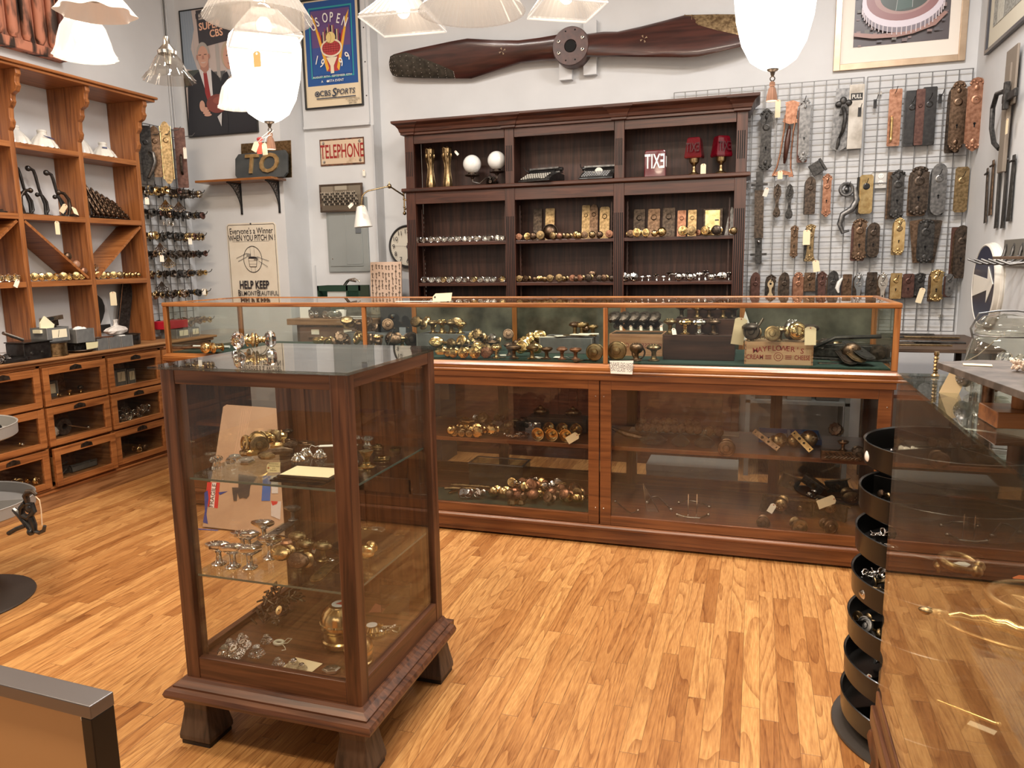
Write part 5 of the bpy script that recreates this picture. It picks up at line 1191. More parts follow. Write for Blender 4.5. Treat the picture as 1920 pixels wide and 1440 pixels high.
P(t,'bracket',M().prism([(0,0),(.22,0),(.06,-.10),(0,-.12)],-.01,.01,0,Matrix.Translation((XR,3.55,1.428))@Matrix.Rotation(PI,4,'Z')),wood('oldwood','Y'))

# ---- table with flat iron in the corner
t=THING('side_table','dark low table in the back right corner stacked with flat ironware','table',(1.0,4.95,0),world=True)
P(t,'top',M().box((.66,4.60,.925),(1.275,5.45,.948)),wood('oldwood','X'),bevel=.003)
for x in(.69,1.22):
    for y in(4.63,5.40):P(t,'leg',M().box((x,y,0),(x+.035,y+.035,.925)),wood('oldwood','Z'))
P(t,'lower_shelf',M().box((.70,4.64,.66),(1.24,5.42,.68)),wood('mahogany','X'))
for i,(z,y,x,l,d_,mt)in enumerate([(.948,4.75,.90,.30,.05,'aged'),(.948,4.90,1.02,.26,.06,'iron'),(.948,5.05,.88,.34,.05,'bronze'),(.948,5.20,.98,.40,.07,'iron'),(.957,4.86,.90,.24,.04,'steel'),(.957,5.12,1.02,.30,.05,'aged'),(.966,5.2,.9,.3,.04,'iron')]):
    o=ONE('flat_bar','%s flat bar, %s, on the dark corner table'%(MN[mt],['nearest on the top','second back on the top','third back on the top','farthest back on the top','upper near','upper middle','highest far'][i]),'metal bar',M().box((-l/2,-d_/2,.0005),(l/2,d_/2,.0085)).lathe([(.008,.0085),(.006,.0095),(0,.0096)],8,0,True,TR((-l/2+.02,0,0))),MATN[mt],(x,y,z),(0,0,random.uniform(-.08,.08)),bevel=.001,group='flat iron bars on the corner table')

# ================================================================ LEFT WALL: PIGEONHOLES
OPAL=flat((.74,.72,.66),.12,0,'milk_glass',.5)
def scallop_shade(h,r,layers):
    """white ruffled glass shade standing mouth down"""
    t=THING('lampshade','','lampshade')
    n=60;V=[];F=[];prof=[(r,0),(r*.97,h*.10),(r*.88,h*.28),(r*.80,h*.34 if layers else h*.42),(r*.78,h*.42),(r*.60,h*.62),(r*.38,h*.80),(r*.30,h*.88),(r*.31,h)]
    for(rr,z)in prof:
        fl=.045*(1-z/h)
        for i in range(n):a=2*PI*i/n;q=rr*(1+fl*math.cos(14*a));V.append((q*math.cos(a),q*math.sin(a),z+(.004*math.cos(14*a)if z==0 else 0)+.004))
    for j in range(len(prof)-1):
        for i in range(n):k=(i+1)%n;F.append((j*n+i,j*n+k,(j+1)*n+k,(j+1)*n+i))
    P(t,'bowl',M().add(V,F,0,True),OPAL)
    P(t,'fitter_neck',M().lathe([(r*.31,h+.002),(r*.33,h+.004),(r*.33,h+.012),(r*.29,h+.016),(r*.29,h)],28),OPAL)
    return t
for i,(y,hh,rr,lab)in enumerate([(3.638,.10,.083,'white ruffled glass shade, left one in the top middle pigeonhole'),(3.825,.10,.088,'wide white glass shade with blue brush mark, top middle pigeonhole'),(4.11,.115,.075,'tall white fluted glass shade, left one in the top right pigeonhole'),(4.295,.09,.085,'low white glass shade with small blue mark, top right pigeonhole')]):
    o=put(scallop_shade,(hh,rr,i%2),(-4.312,y,2.2015),lab)
    if i in(1,3):P(o,'painted_mark',M().tube([(rr*.62,-rr*.42,hh*.74),(rr*.70,0,hh*.66),(rr*.72,rr*.35,hh*.60)]if i==1 else[(rr*.45,-rr*.5,hh*.74),(rr*.62,-rr*.2,hh*.72)],[.002,.004,.002]if i==1 else[.004,.006],6),flat((.03,.04,.14),.4))
def coat_hook(h):
    t=THING('coat_hook','','coat hook')
    P(t,'mounting_plate',M().lathe([(.0,0),(.030,0),(.030,.006),(.02,.010),(0,.011)],16,sq=(1.7,.8)),BLACKI)
    P(t,'tall_prong',M().tube([(.0,0,.008),(.0,0,h*.25),(.0,-.03,h*.55),(0,-.045,h*.82),(0,-.055,h*.93),(0,-.085,h*.97)],[.010,.009,.009,.010,.010,.011],10).sphere(.018,(0,-.09,h*.96),0,12),BLACKI)
    P(t,'short_prong',M().tube([(.0,0,.008),(.0,.02,h*.12),(0,.015,h*.3),(.0,-.01,h*.42),(0,-.045,h*.44)],[.009,.008,.008,.008,.009],10).sphere(.014,(0,-.047,h*.435),0,10),BLACKI)
    return t
for i,(y,x,h,rz,lab)in enumerate([(3.70,-4.33,.30,0,'tall black double coat hook, back left in the middle pigeonhole'),(3.78,-4.30,.295,0,'tall black double coat hook, second in the middle pigeonhole'),(3.87,-4.26,.275,0,'tall black double coat hook, third and nearest in the middle pigeonhole')]):
    put(coat_hook,(h,),(x,y,1.786),lab,rot=(0,0,rz))
def single_hook():
    t=THING('coat_hook','','coat hook')
    P(t,'prong',M().tube([(.0,.06,.012),(.0,.02,.012),(.0,.035,.06),(0,.03,.11),(0,.0,.145),(0,-.035,.15)],[.012,.012,.012,.011,.010,.010],10).sphere(.016,(0,-.04,.149),0,10),DBRONZE)
    P(t,'mounting_plate',M().box((-.02,-.03,0),(.02,.08,.012)),DBRONZE,bevel=.003);return t
for x,y,rz,lab in((-4.27,3.42,0,'dark single coat hook in the pigeonhole at the photo edge'),(-4.29,3.66,PI,'low black curved hook leaning at the left of the coat hooks'),(-4.25,3.905,0,'dark bronze curved hook at the right of the coat hooks')):
    put(single_hook,(),(x,y-.02,1.7865),lab,rot=(0,0,rz))
p=at(121,385,x=-4.19)
put(paper_tag,(.035,.06),(-4.215,3.86,1.86),'white tag with red string on the black coat hooks',rot=(.3,.5,PI/2));put(paper_tag,(.036,.06),(-4.205,3.905,1.845),'cream tag lying below the other on the coat hooks',rot=(-.6,.3,PI/2))
p=at(108,414,x=-4.19);put(paper_tag,(.033,.082),(-4.1975,p.y,1.7505),'cream tag dangling from the shelf over the diagonal board',rot=(0,0,PI/2))
def scroll_bracket(h,dp):
    t=THING('ornate_bracket','','bracket')
    m=M()
    m.tube([(dp*.5,0,.006),(0,0,.006),(-dp*.5,0,.006)],.007,8)
    P(t,'foot_bar',m,MATN['dbronze'])
    pts=[(dp*.45-dp*.9*k/10,0,.02+(h-.03)*(1-(1-k/10)**1.3)if False else.02+(h-.03)*(k/10)**1.25)for k in range(11)]
    m=M().tube(pts,[.009+.004*(k%2)for k in range(11)],8)
    for k in(2,4,6,8):m.tube([(pts[k][0]+.016*math.cos(a),0,pts[k][2]+.016*math.sin(a))for a in[j*PI/5 for j in range(9)]],[.007-.0005*j for j in range(9)],6)
    m.tube([(-dp*.45,0,.01),(-dp*.45,0,h)],[.009,.007],8)
    P(t,'scrollwork',m,BRONZE)
    m=M()
    for k in range(4):m.sphere(.012,(-dp*.3+.02*k,0,h*.35-.02*k),0,8,(1,.5,1))
    P(t,'rosettes',m,BRONZE);return t
for i,y in enumerate((4.13,4.175,4.22,4.262,4.304,4.346,4.39)):
    put(scroll_bracket,(.20,.15),(-4.305,y,1.7885),'%s bronze scrolled bracket of the seven in the right pigeonhole'%nth(i,7),group='bronze brackets in the right pigeonhole',s=(1,1,1.25-.09*i))
for i,(y,lab)in enumerate(((4.055,'tall dark rod-shaped bolt standing at the left of the brackets'),(4.093,'second tall dark bolt standing beside the bronze brackets'))):
    t=THING('door_bolt',lab,'bolt',(-4.28,y,1.786),(0,-.12,0))
    P(t,'rod',M().tube([(0,0,0),(0,0,.30)],.009,8),DBRONZE);P(t,'finial',M().sphere(.014,(0,0,.305),0,10).sphere(.011,(0,0,.27),0,10),DBRONZE);P(t,'guide_plate',M().box((-.004,-.013,.02),(.010,.013,.14)),BRONZE)
# knobs in the third row, faces toward +x
def lknob(style,head,y,z,label,s=1,x=-4.235,group=None,yaw=0,pitch=0):
    r=(max(q[0]for q in KPROF[style])+.0008)*s
    put(doorknob,(style,head,'brass' if head in('crystal','brass','amber')else 'aged'),(x-.055*s+.02,y,z+r),label,rot=(0,PI/2+pitch,yaw),group=group,s=s)
G3=['bottom left pigeonhole','middle pigeonhole of the third row','right pigeonhole of the third row']
for i,y in enumerate((3.33,3.385,3.44,3.485)):lknob('octagon','crystal',y,1.3812,'%s large glass knob at the photo edge of the third row'%nth(i,4),.95,group='glass knobs at the edge of the third row',yaw=-.5)
for i,(y,st)in enumerate(zip((3.555,3.605,3.655,3.708,3.762,3.812,3.862,3.91,3.95),('disc','disc','fluted','disc','octagon','disc','octagon','disc','disc'))):
    lknob(st,'amber' if st=='octagon' else 'brass',y,1.3812,'%s knob under the left diagonal board, %s'%(nth(i,9),'amber glass' if st=='octagon' else 'brass'),.90,group=None,yaw=-.5)
for i,(y,st)in enumerate(zip((4.085,4.125,4.165,4.215,4.27,4.33,4.385,4.44),('disc','disc','ball','disc','mushroom','gem','gem','gem'))):
    lknob(st,'brass' if i!=4 else 'aged',y,1.3812,'%s knob right of the rising diagonal board, %s'%(nth(i,8),'brass' if i!=4 else 'wide dull brass'),.88,group=None,yaw=-.5)
for i,(y,z,mt)in enumerate(((3.835,1.500,'bronze'),(3.895,1.448,'terracotta'),(3.945,1.405,'copper'))):
    lknob('ball',mt,y,z+.008,['dark small knob, highest on the left diagonal board','round brown pottery knob, middle on the left diagonal board','reddish knob, lowest on the left diagonal board'][i],.92,group=None)
lknob('octagon','crystal',4.045,1.405+.03,'glass knob resting at the foot of the right diagonal board',.9)
p=at(34,524,x=-4.18);put(paper_tag,(.028,.05),(p.x,p.y,p.z),'white tag hanging from the glass knobs at the photo edge',rot=(0,.5,PI/2))
# things on the counter in front of the pigeonholes
def grey_box(y0,y1,z0,h,label,lid=False,tag=False,x1=-4.075,dp=.13):
    t=THING('cardboard_box',label,'box',(x1-dp/2,(y0+y1)/2,z0));w_=y1-y0
    a,b_=dp/2,w_/2;m=M()
    m.box((-a,-b_,0),(a,b_,.004)).box((-a,-b_,.004),(-a+.003,b_,h)).box((a-.003,-b_,.004),(a,b_,h)).box((-a+.003,-b_,.004),(a-.003,-b_+.003,h)).box((-a+.003,b_-.003,.004),(a-.003,b_,h))
    P(t,'tray',m,GREYBOX)
    for s1 in(-1,1):
        for s2 in(-1,1):P(t,'metal_corner',M().box((s1*a,s2*b_-s2*.006,0),(s1*(a+.0008),s2*b_,h)),flat((.42,.42,.41),.4,.6))
    if tag:P(t,'label_card',M().box((a+.0009,-b_*.55,h*.25),(a+.0018,b_*.75,h*.85)),flat((.78,.72,.54),.8));P(t,'pen_stroke',M().prism([(-.006,h*.3),(-.003,h*.3),(.008,h*.8),(.005,h*.8)],-.0005,0,0,TR((a+.002,.0,0),(0,0,PI/2))),INK)
    return t
LZ=.9255
def yl(px,py,x=-4.075):return at(px,py,x=x).y
y0,y1=yl(107,640),yl(142,636)
# round tin with box on it
t=THING('round_tin','wide round gold-coloured tin under the grey labelled box','tin',(-4.135,(yl(78,660)+yl(140,652))/2,LZ));t.location.x=-4.112;r_=.074
P(t,'body',M().lathe([(r_,0),(r_+.004,.002),(r_+.004,.006),(r_,.008),(r_,.075),(r_+.003,.077),(r_+.003,.08),(0,.08)],36),BRASS_AGED);P(t,'lid',M().lathe([(r_+.006,.081),(r_+.008,.083),(r_+.008,.089),(0,.09)],36),BLACK)
ty=t.location.y
grey_box(ty-.075,ty+.085,LZ+.0905,.085,'grey cardboard box with cream label stacked on the round tin',tag=True,x1=-4.068,dp=.13)
ONE('paper_bundle','crumpled yellow and white papers poking out of the labelled grey box','paper',M().prism([(-.05,0),(.03,0),(.045,.05),(-.01,.10),(-.045,.06)],-.01,.0).prism([(0,0),(.05,0),(.065,.045),(.03,.06)],.005,.01).box((-.07,-.03,0),(.06,.03,.02)),flat((.80,.76,.55),.8),(-4.13,ty-.02,LZ+.096+.05),(0,0,PI/2))
t=THING('lock_face_plate','pale metal lock strip lying on the papers of the grey box','lock part',(-4.15,ty+.04,LZ+.225),(0,-.08,PI/2))
P(t,'strip',M().box((-.085,-.003,-.014),(.085,.003,.014)),NICKEL,bevel=.002);P(t,'slot',M().lathe([(.011,0),(0,.0005)],12,0,False,TR((0,-.0032,0),(PI/2,0,0),(1.6,1,1))),HOLE);P(t,'lock_case',M().box((-.06,.004,-.05),(.05,.02,-.012)),DBRONZE,bevel=.002)
y2=ty+.16
t=THING('dark_dish','dark round dish with odd parts under the second grey box','dish',(-4.13,y2+.04,LZ))
P(t,'plate',M().lathe([(.05,0),(.075,.006),(.085,.014),(.082,.018),(.05,.012),(0,.012)],30),DBRONZE);P(t,'metal_parts',M().box((-.04,-.06,.016),(.03,.02,.062)).box((-.03,.03,.016),(.03,.06,.062)),IRON,bevel=.004)
ONE('memo_slip','pale yellow paper slip between the dark dish and the second grey box','paper',M().prism([(-.045,0),(.04,.003),(.045,.042),(-.05,.045)],0,.001),flat((.78,.76,.48),.8),(-4.052,y2+.07,LZ+.018),(0.1,0,PI/2))
grey_box(y2-.035,y2+.105,LZ+.0645,.085,'grey cardboard box without label, second from the left on the counter',x1=-4.062,dp=.13)
ONE('crumpled_paper','small crumpled white paper lying in the second grey box','paper',M().sphere(.03,(0,0,.02),0,8,(1,1.3,.8)).sphere(.02,(.01,.03,.018),0,6),WHITE,(-4.13,y2+.05,LZ+.12))
for i,(a,b_)in enumerate(((y2+.125,y2+.215),(y2+.219,y2+.315),(y2+.319,y2+.42))):
    grey_box(a,b_,LZ,.075,'grey cardboard box in the row of three, the %s one'%['left','middle','right'][i],x1=-4.065,dp=.128)
    ONE('brown_plate','brown flat metal piece filling the %s box of the row of three'%['left','middle','right'][i],'plate',M().box((-.055,-.036,0),(.055,.036,.012)).box((-.03,-.03,.012),(.04,.02,.018)),[BRONZE,COPPER,WHITE][i],(-4.135,(a+b_)/2,LZ+.060),bevel=.002)
# house number, bag, tag in the lower right pigeonhole
t=THING('house_number','large black and white numeral 2 standing in the bottom right pigeonhole','house number',(-4.36,4.16,1.0),(-.12,0,PI/2))
P(t,'numeral',M().text('2',.36,TR((0,0,.13)),0,.05,.02,1.0),BLACK);P(t,'white_backing',M().box((-.10,.012,-.02),(.12,.018,.26)),flat((.62,.62,.62),.5))
t=THING('dark_board','dark slanting board standing behind the plastic bag','board',(-4.35,4.33,.93),(0,.25,PI/2));P(t,'panel',M().box((-.05,-.006,0),(.05,.006,.42)),IRON);P(t,'edge_strip',M().box((-.052,-.008,0),(-.046,-.006,.42)),NICKEL)
p=at(208,547,x=-4.22);put(paper_tag,(.055,.095),(-4.215,p.y+.01,p.z),'white tag with a key drawn in ink, in the bottom right pigeonhole',rot=(0,0,PI/2))
ONE('key_picture','black inked key shape on the white tag in the pigeonhole','print',M().box((-.006,-.0005,-.03),(.006,0,.02)).box((-.012,-.0005,-.03),(.012,0,-.02)),INK,(-4.2125,p.y+.01,p.z-.045),(0,0,PI/2))if False else None
bag=M();V=[];F=[];random.seed(3)
for j in range(9):
    for i in range(16):
        a=2*PI*i/16;rr=[.001,.05,.07,.075,.06,.035,.015,.014,.018][j]*(1+random.uniform(-.14,.14));V.append((rr*.6*math.cos(a),rr*1.3*math.sin(a),[0,.003,.02,.045,.07,.085,.10,.13,.16][j]))
for j in range(8):
    for i in range(16):k=(i+1)%16;F.append((j*16+i,j*16+k,(j+1)*16+k,(j+1)*16+i))
PLAST=flat((.72,.68,.64),.25,0,'plastic_film')
ONE('plastic_bag','twisted translucent plastic bag lying on the row of grey boxes','bag',bag.add([(a[0]*1.25,a[1]*1.25,a[2]*.62)for a in V],F,0,False),PLAST,(-4.16,y2+.38,LZ+.082),(0,0,.4))
t=THING('metal_box','black open metal box at the left end of the pine counter','box',(-4.118,3.40,LZ));P(t,'case',M().box((-.07,-.09,0),(.07,.09,.10)),BLACKI,bevel=.004);P(t,'lid',M().box((-.075,-.095,.101),(.08,.10,.108)),BLACKI,bevel=.002)
for i,yy in enumerate((-.04,.03)):P(t,'screw_boss',M().lathe([(.010,0),(.008,.004),(0,.005)],12,0,True,TR((.07,yy,.04),(0,PI/2,0))),IRON)
t=THING('black_tray','flat glossy black tray at the photo edge of the pine counter','tray',(-4.10,3.26,LZ));P(t,'base',M().box((-.06,-.08,0),(.06,.065,.022)),BLACKI,bevel=.004);P(t,'rim',M().frame(-.06,.06,-.08,.065,0,.006,.006,0,Matrix.Translation((0,0,.022))@Matrix.Rotation(PI/2,4,'X')@Matrix.Diagonal((1,1,1,1))),BLACKI)
ONE('metal_rod','pale metal arm lying slanted on the black metal box','metal part',M().tube([(0,-.12,.06),(0,.0,.008)],.010,8),NICKEL,(-4.13,3.38,LZ+.1085))
for k,yy in enumerate((3.17,3.21)):ONE('glass_knob_cluster','clear faceted glass piece, %s of two at the photo edge of the counter'%['left','right'][k],'glassware',M().lathe(KPROF['octagon'],8,0,False),CLEAR,(-4.11,yy,LZ+.03),(0,PI/2,0))
grey_box(4.60,4.74,LZ,.07,'grey cardboard box with cream label under the red lid',tag=True,x1=-4.10,dp=.14)
grey_box(4.75,4.85,LZ,.07,'small grey cardboard box with label at the counter end',tag=True,x1=-4.10,dp=.14)
ONE('red_box','bright red flat box on the grey boxes at the counter end','box',M().box((-.06,-.13,0),(.06,.11,.06)),flat((.45,.015,.03),.4),(-4.21,4.68,LZ+.0715),bevel=.004)
t=THING('dark_tin','dark rounded tin at the counter end beside the grey box row','tin',(-4.15,y2+.50,LZ));P(t,'body',M().lathe([(.052,0),(.055,.004),(.055,.058),(.05,.064)],24,sq=(1,1)),BLACKI);P(t,'lid',M().lathe([(.057,.065),(.057,.074),(.03,.078),(0,.078)],24),DBRONZE)

# ---- wire panel with prongs of knobs on the left wall
t=THING('gridwall','grey wire grid panel on the left wall carrying rows of small hardware','wire grid',(XL+.03,4.85,.95),world=True)
m=M()
for k in range(9):m.box((XL+.022,4.535+k*.076,.95),(XL+.027,4.54+k*.076,2.52))
P(t,'upright_wires',m,GM)['kind']='stuff'
m=M()
for k in range(22):m.box((XL+.0272,4.53,.95+k*.0745),(XL+.032,5.15,.955+k*.0745))
P(t,'cross_wires',m,GM)['kind']='stuff'
for z in(1.1,2.45):P(t,'wall_clip',M().box((XL+.001,4.83,z),(XL+.022,4.85,z+.02)),NICKEL)
def rosette(style,mat):
    t=THING('knob_rose','','hardware')
    if style=='ring':m=M().lathe([(.012,0),(.026,0),(.028,.004),(.024,.008),(.014,.010),(.012,.010),(.012,0)],18)
    elif style=='cog':m=M().lathe([(.010,0),(.024,0),(.026,.005),(.020,.010),(.010,.010),(.010,0)],32,flute=.14,nf=8)
    elif style=='cup':m=M().lathe([(.007,0),(.012,0),(.024,.012),(.026,.016),(.022,.018),(.010,.006),(.007,.006),(.007,0)],18)
    else:m=M().lathe([(.006,0),(.014,0),(.016,.012),(.013,.03),(.018,.034),(.018,.04),(.006,.042),(.006,0)],14)
    P(t,'ring',m,MATN[mat]);return t
rowz=[2.03,1.865,1.70,1.565,1.415,1.262,1.04]
styles=['ring','cog','cup','spool'];mts=['dbronze','bronze','aged','iron','brass','nickel','maroon','steel']
random.seed(11);nrod=0
rown=['topmost','second','third','fourth','fifth','sixth','lowest']
for ri,z in enumerate(rowz):
    ys=[4.60,4.73,4.86,4.99,5.10]
    for k,y in enumerate(ys):
        ln=.19+.012*((k+ri)%3)-(.0 if k<4 else 0)
        tp=THING('display_prong','%s black prong in the %s hardware row on the left wall'%(nth(k,5),rown[ri]),'display prong',(XL+.033,y,z),group='prongs on the left wall grid')
        P(tp,'rod',M().tube([(0,0,0),(ln,0,-.004),(ln+.02,0,.004),(ln+.03,0,.02)],.003,6),BLACK);P(tp,'clip',M().box((.0,-.009,-.05),(.004,.009,.012)),BLACK)
        xx=.012;base=random.choice(mts[:5]);j=0
        while xx<ln-.012:
            st='cog' if ri in(0,2)and k>2 else random.choice(styles);mt=base if random.random()<.5 else random.choice(mts)
            th={'ring':.0105,'cog':.0105,'cup':.019,'spool':.043}[st]
            if xx+th>ln:break
            s_=random.uniform(.85,1.15);bore={'ring':.012,'cog':.010,'cup':.007,'spool':.006}[st]*s_
            put(rosette,(st,mt),(XL+.033+xx,y,z-.001-bore+.0005),'%s %s, %s out along the %s prong of the %s row'%(MN[mt],{'ring':'ring fitting','cog':'cog-edged fitting','cup':'cup fitting','spool':'spool fitting'}[st],(['first']+ORD[1:])[j],nth(k,5).replace(' from the left',''),rown[ri]),rot=(0,PI/2,0),group='small fittings on the left wall prongs',s=s_)
            xx+=th*s_+.0008;j+=1
# keyhole covers and keys dangling
for i,(px,py)in enumerate(((312,418),(319,420))):
    p=at(px,py,x=-4.20);put(escutcheon,('waist','nickel',.045,.05,0,1,None,0),p,['pale keyhole cover dangling below the second hardware row, rear one','pale keyhole cover dangling below the second hardware row, front one'][i],rot=(0,PI/2,.4))
for i,(px,py,ml)in enumerate(((310,375,'brass'),(300,455,'nickel'),(335,378,'bronze'),(303,528,'dbronze'),(316,482,'aged'))):
    p=at(px,py,x=-4.21);m=M()
    for k in range(6):a=-PI/2+(k-2.5)*.28;m.tube([(0,0,.0),(math.cos(a)*.05,-.004*k,math.sin(a)*.06)],.004,6).tube([(math.cos(a)*.06+.010*math.cos(b_),-.004*k,math.sin(a)*.07+.010*math.sin(b_))for b_ in[q*PI/4 for q in range(8)]],.0025,5,0,None,True)
    ONE('key_bunch','%s bunch of keys hanging from the left wall rows, %s'%(MN[ml],['upper','middle height','upper right','low left','middle'][i]),'keys',m,MATN[ml],p,(0,0,.6))
for i,(px,py)in enumerate(((356,446),(303,478),(382,541),(275,370))):
    p=at(px,py,x=-4.19);put(paper_tag,(.028,.05),p,'white tag on the left wall hardware, %s'%['by the third row right end','by the fourth row','tall one at the sixth row end','beside the shelf edge'][i],rot=(0,0,.6))
# long plates above the rows
for i,(px0,px1,yt,yb,mt,x_,lab)in enumerate([(262,284,236,340,'iron',-4.30,'dark iron long plate with ring, partly behind the shelf side'),(274,306,236,332,'bronze',-4.26,'dark brown arched door plate beside the pine shelves'),(296,326,228,345,'aged',-4.20,'polished brass door plate with reeded edges on the left wall'),(322,354,240,352,'maroon',-4.22,'reddish brown plate with a grip handle, rightmost on the left wall')]):
    a,b_=at((px0+px1)/2,yt,x=x_),at((px0+px1)/2+4,yb,x=x_);y_=(a.y+b_.y)/2
    o=put(escutcheon,(['rect','arch','round','rect'][i],mt,.078,round(a.z-b_.z,3),1 if i<3 else 0,0,None,0),(x_,y_,(a.z+b_.z)/2),lab,rot=(0,0,.62))
    if i==2:
        for s_ in(-1,1):P(o,'reeded_edge',M().tube([(s_*.036,-.005,-.19),(s_*.036,-.005,.19)],.005,8),BRASS)
    if i==3:P(o,'grip',M().tube([(.0,-.005,.02),(.0,-.045,.0),(.0,-.05,-.05),(.0,-.04,-.10),(0,-.005,-.12)],.009,8),DBRONZE)
    if i==0:P(o,'twisted_ring',M().tube([(.02,-.02,.02),(.05,-.04,-.0),(.055,-.04,-.06),(.03,-.03,-.12),(.0,-.02,-.17)],[.010,.012,.014,.012,.008],8),STEEL)
    tp=THING('display_prong','upper prong holding the %s'%lab.split(' on the')[0].split(' beside')[0].split(',')[0],'display prong',(XL+.033,y_+.04,a.z-.06));P(tp,'rod',M().tube([(0,0,0),(x_-XL+.05,0,0),(x_-XL+.075,0,.02)],.0028,6),GM)
p=at(346,276,x=-4.17);put(paper_tag,(.024,.085),p,'long white tag hanging over the reddish brown plate',rot=(0,0,.6))

# ---- things in the glass-fronted drawers
def in_drawer(ci,ri,items):
    ya,yb=[(1.98,2.40),(2.44,2.90),(2.926,3.392),(3.414,3.88),(3.902,4.368),(4.39,4.90)][ci];z0=ROWS[ri][0]+.0225
    for it in items:
        it(lambda f,dx=.06:(LF-dx,ya+.05+f*(yb-ya-.10),z0))
DN={2:'left',3:'middle',4:'right',5:'far right'};RN=['top','middle','bottom']
def dbox(f,w_,h,lab,ci,ri,dx=.07):
    def g(q):
        x,y,z=q(f,dx);grey_box(y-w_/2,y+w_/2,z,h,lab,tag=True,x1=x,dp=.12)
    in_drawer(ci,ri,[g])
dbox(.10,.085,.10,'grey box, left of three in the top right drawer',4,0);dbox(.36,.10,.11,'grey box with label, middle of three in the top right drawer',4,0);dbox(.62,.07,.10,'grey box, right of three in the top right drawer',4,0)
dbox(.25,.17,.10,'grey box at the back of the top middle drawer',3,0,.13);dbox(.26,.14,.09,'grey box in the left top drawer at the photo edge',2,0)
def dk(ci,ri,f,style,mat,s,lab,dx=.07,rz=0,lie=True):
    def g(q):
        x,y,z=q(f,dx);r=(max(a[0]for a in KPROF[style])+.001)*s
        put(doorknob,(style,mat,'brass' if mat!='crystal' else 'nickel'),(x-.03,y,z+(r*1.0 if lie else 0)),lab,rot=(0,PI/2,rz)if lie else(0,0,rz),s=s)
    in_drawer(ci,ri,[g])
random.seed(5)
for i in range(14):
    st=['octagon','gem'][i%2]
    def g(q,i=i,st=st):
        x,y,z=q(.08+.062*i,.045+.06*(i%2));put(doorknob,(st,'crystal','chrome'),(x-.03,y,z+.03+(.035 if i in(5,7,10,12)else 0)),'%s sparkling glass knob heaped in the middle right drawer'%ORD[i],rot=(0,PI/2,random.uniform(-.6,.6)),group='glass knobs heaped in the middle right drawer')
    in_drawer(4,1,[g])
for i in range(9):
    st=['disc','disc','mushroom'][i%3]
    dk(2,2,.12+.10*i,st,'brass',1.15,'%s brass knob in the bottom left drawer'%ORD[i],.05+.05*(i%2),random.uniform(-.5,.5))
dk(4,2,.58,'ball','brass',.9,'brass knob, left of the pair in the bottom right drawer');dk(4,2,.74,'ball','bronze',.9,'brown knob, right of the pair in the bottom right drawer');dk(4,2,.2,'disc','aged',.7,'small dull knob at the left in the bottom right drawer')
dk(3,0,.62,'gem','brass',.7,'small knob standing right of the box in the top middle drawer',lie=False);dk(3,0,.40,'gem','aged',.5,'tiny knob near the glass in the top middle drawer');dk(3,0,.86,'ball','dbronze',.7,'dark small knob at the right of the top middle drawer',lie=False)
dk(2,1,.93,'gem','nickel',.5,'tiny bright knob in the left middle drawer')
def g(q):
    x,y,z=q(.14);V2=[(p[0]*.9,p[1]*.7,p[2]*.85+.002)for p in V]
    ONE('plastic_bag','clear plastic bag of fittings in the middle drawer of the middle row','bag',M().add(V2,F,0,False),PLAST,(x-.05,y,z))
    x,y,z=q(.42);ONE('wound_strap','rolled grey strap standing in the middle drawer of the middle row','strap',M().lathe([(.02,-.015),(.052,-.015),(.056,0),(.052,.015),(.02,.015),(.016,0),(.02,-.015)],28,0,True,TR((0,0,.057),(0,PI/2,0))),STEEL,(x-.04,y,z))
    x,y,z=q(.72);ONE('metal_lever','slanted metal lever in the middle drawer of the middle row','lever',M().tube([(0,-.08,.06),(0,.06,.012)],.006,8).sphere(.012,(0,.07,.013),0,8),NICKEL,(x-.03,y,z))
in_drawer(3,1,[g])
def g(q):
    x,y,z=q(.70);ONE('long_tray','grey narrow metal tray in the open bottom middle drawer','tray',M().box((-.03,-.10,0),(.03,.10,.004)).frame(-.10,.10,0,.045,-.03,-.027,.004,0,Matrix.Rotation(PI/2,4,'Z')).box((.027,-.10,0),(.03,.10,.035)).box((-.03,-.10,0),(-.027,.10,.035)).box((-.03,-.10,0),(.03,-.097,.035)).box((-.03,.097,0),(.03,.10,.035)),GREYBOX,(x-.04,y,z))
    x,y,z=q(.32);ONE('metal_scraps','heap of dark locks and clips in the open bottom middle drawer','metal scraps',M().box((-.03,-.05,0),(.03,.03,.05)).box((-.02,.04,0),(.03,.07,.03)).tube([(.03,-.09,.0),(.02,-.04,.06),(.03,.02,.07)],.006).tube([(.04,-.05,0),(.04,0,.03)],.008),IRON,(x-.05,y,z+.006))
in_drawer(3,2,[g])
def g(q):
    x,y,z=q(.85);ONE('brass_chain','short pale chain lying in the far right top drawer','chain',M().tube([(0,-.08,.008),(.01,-.03,.012),(0,.02,.02),(-.02,.06,.05)],.008),BRASS_AGED,(x-.03,y-.1,z))
in_drawer(5,0,[g])

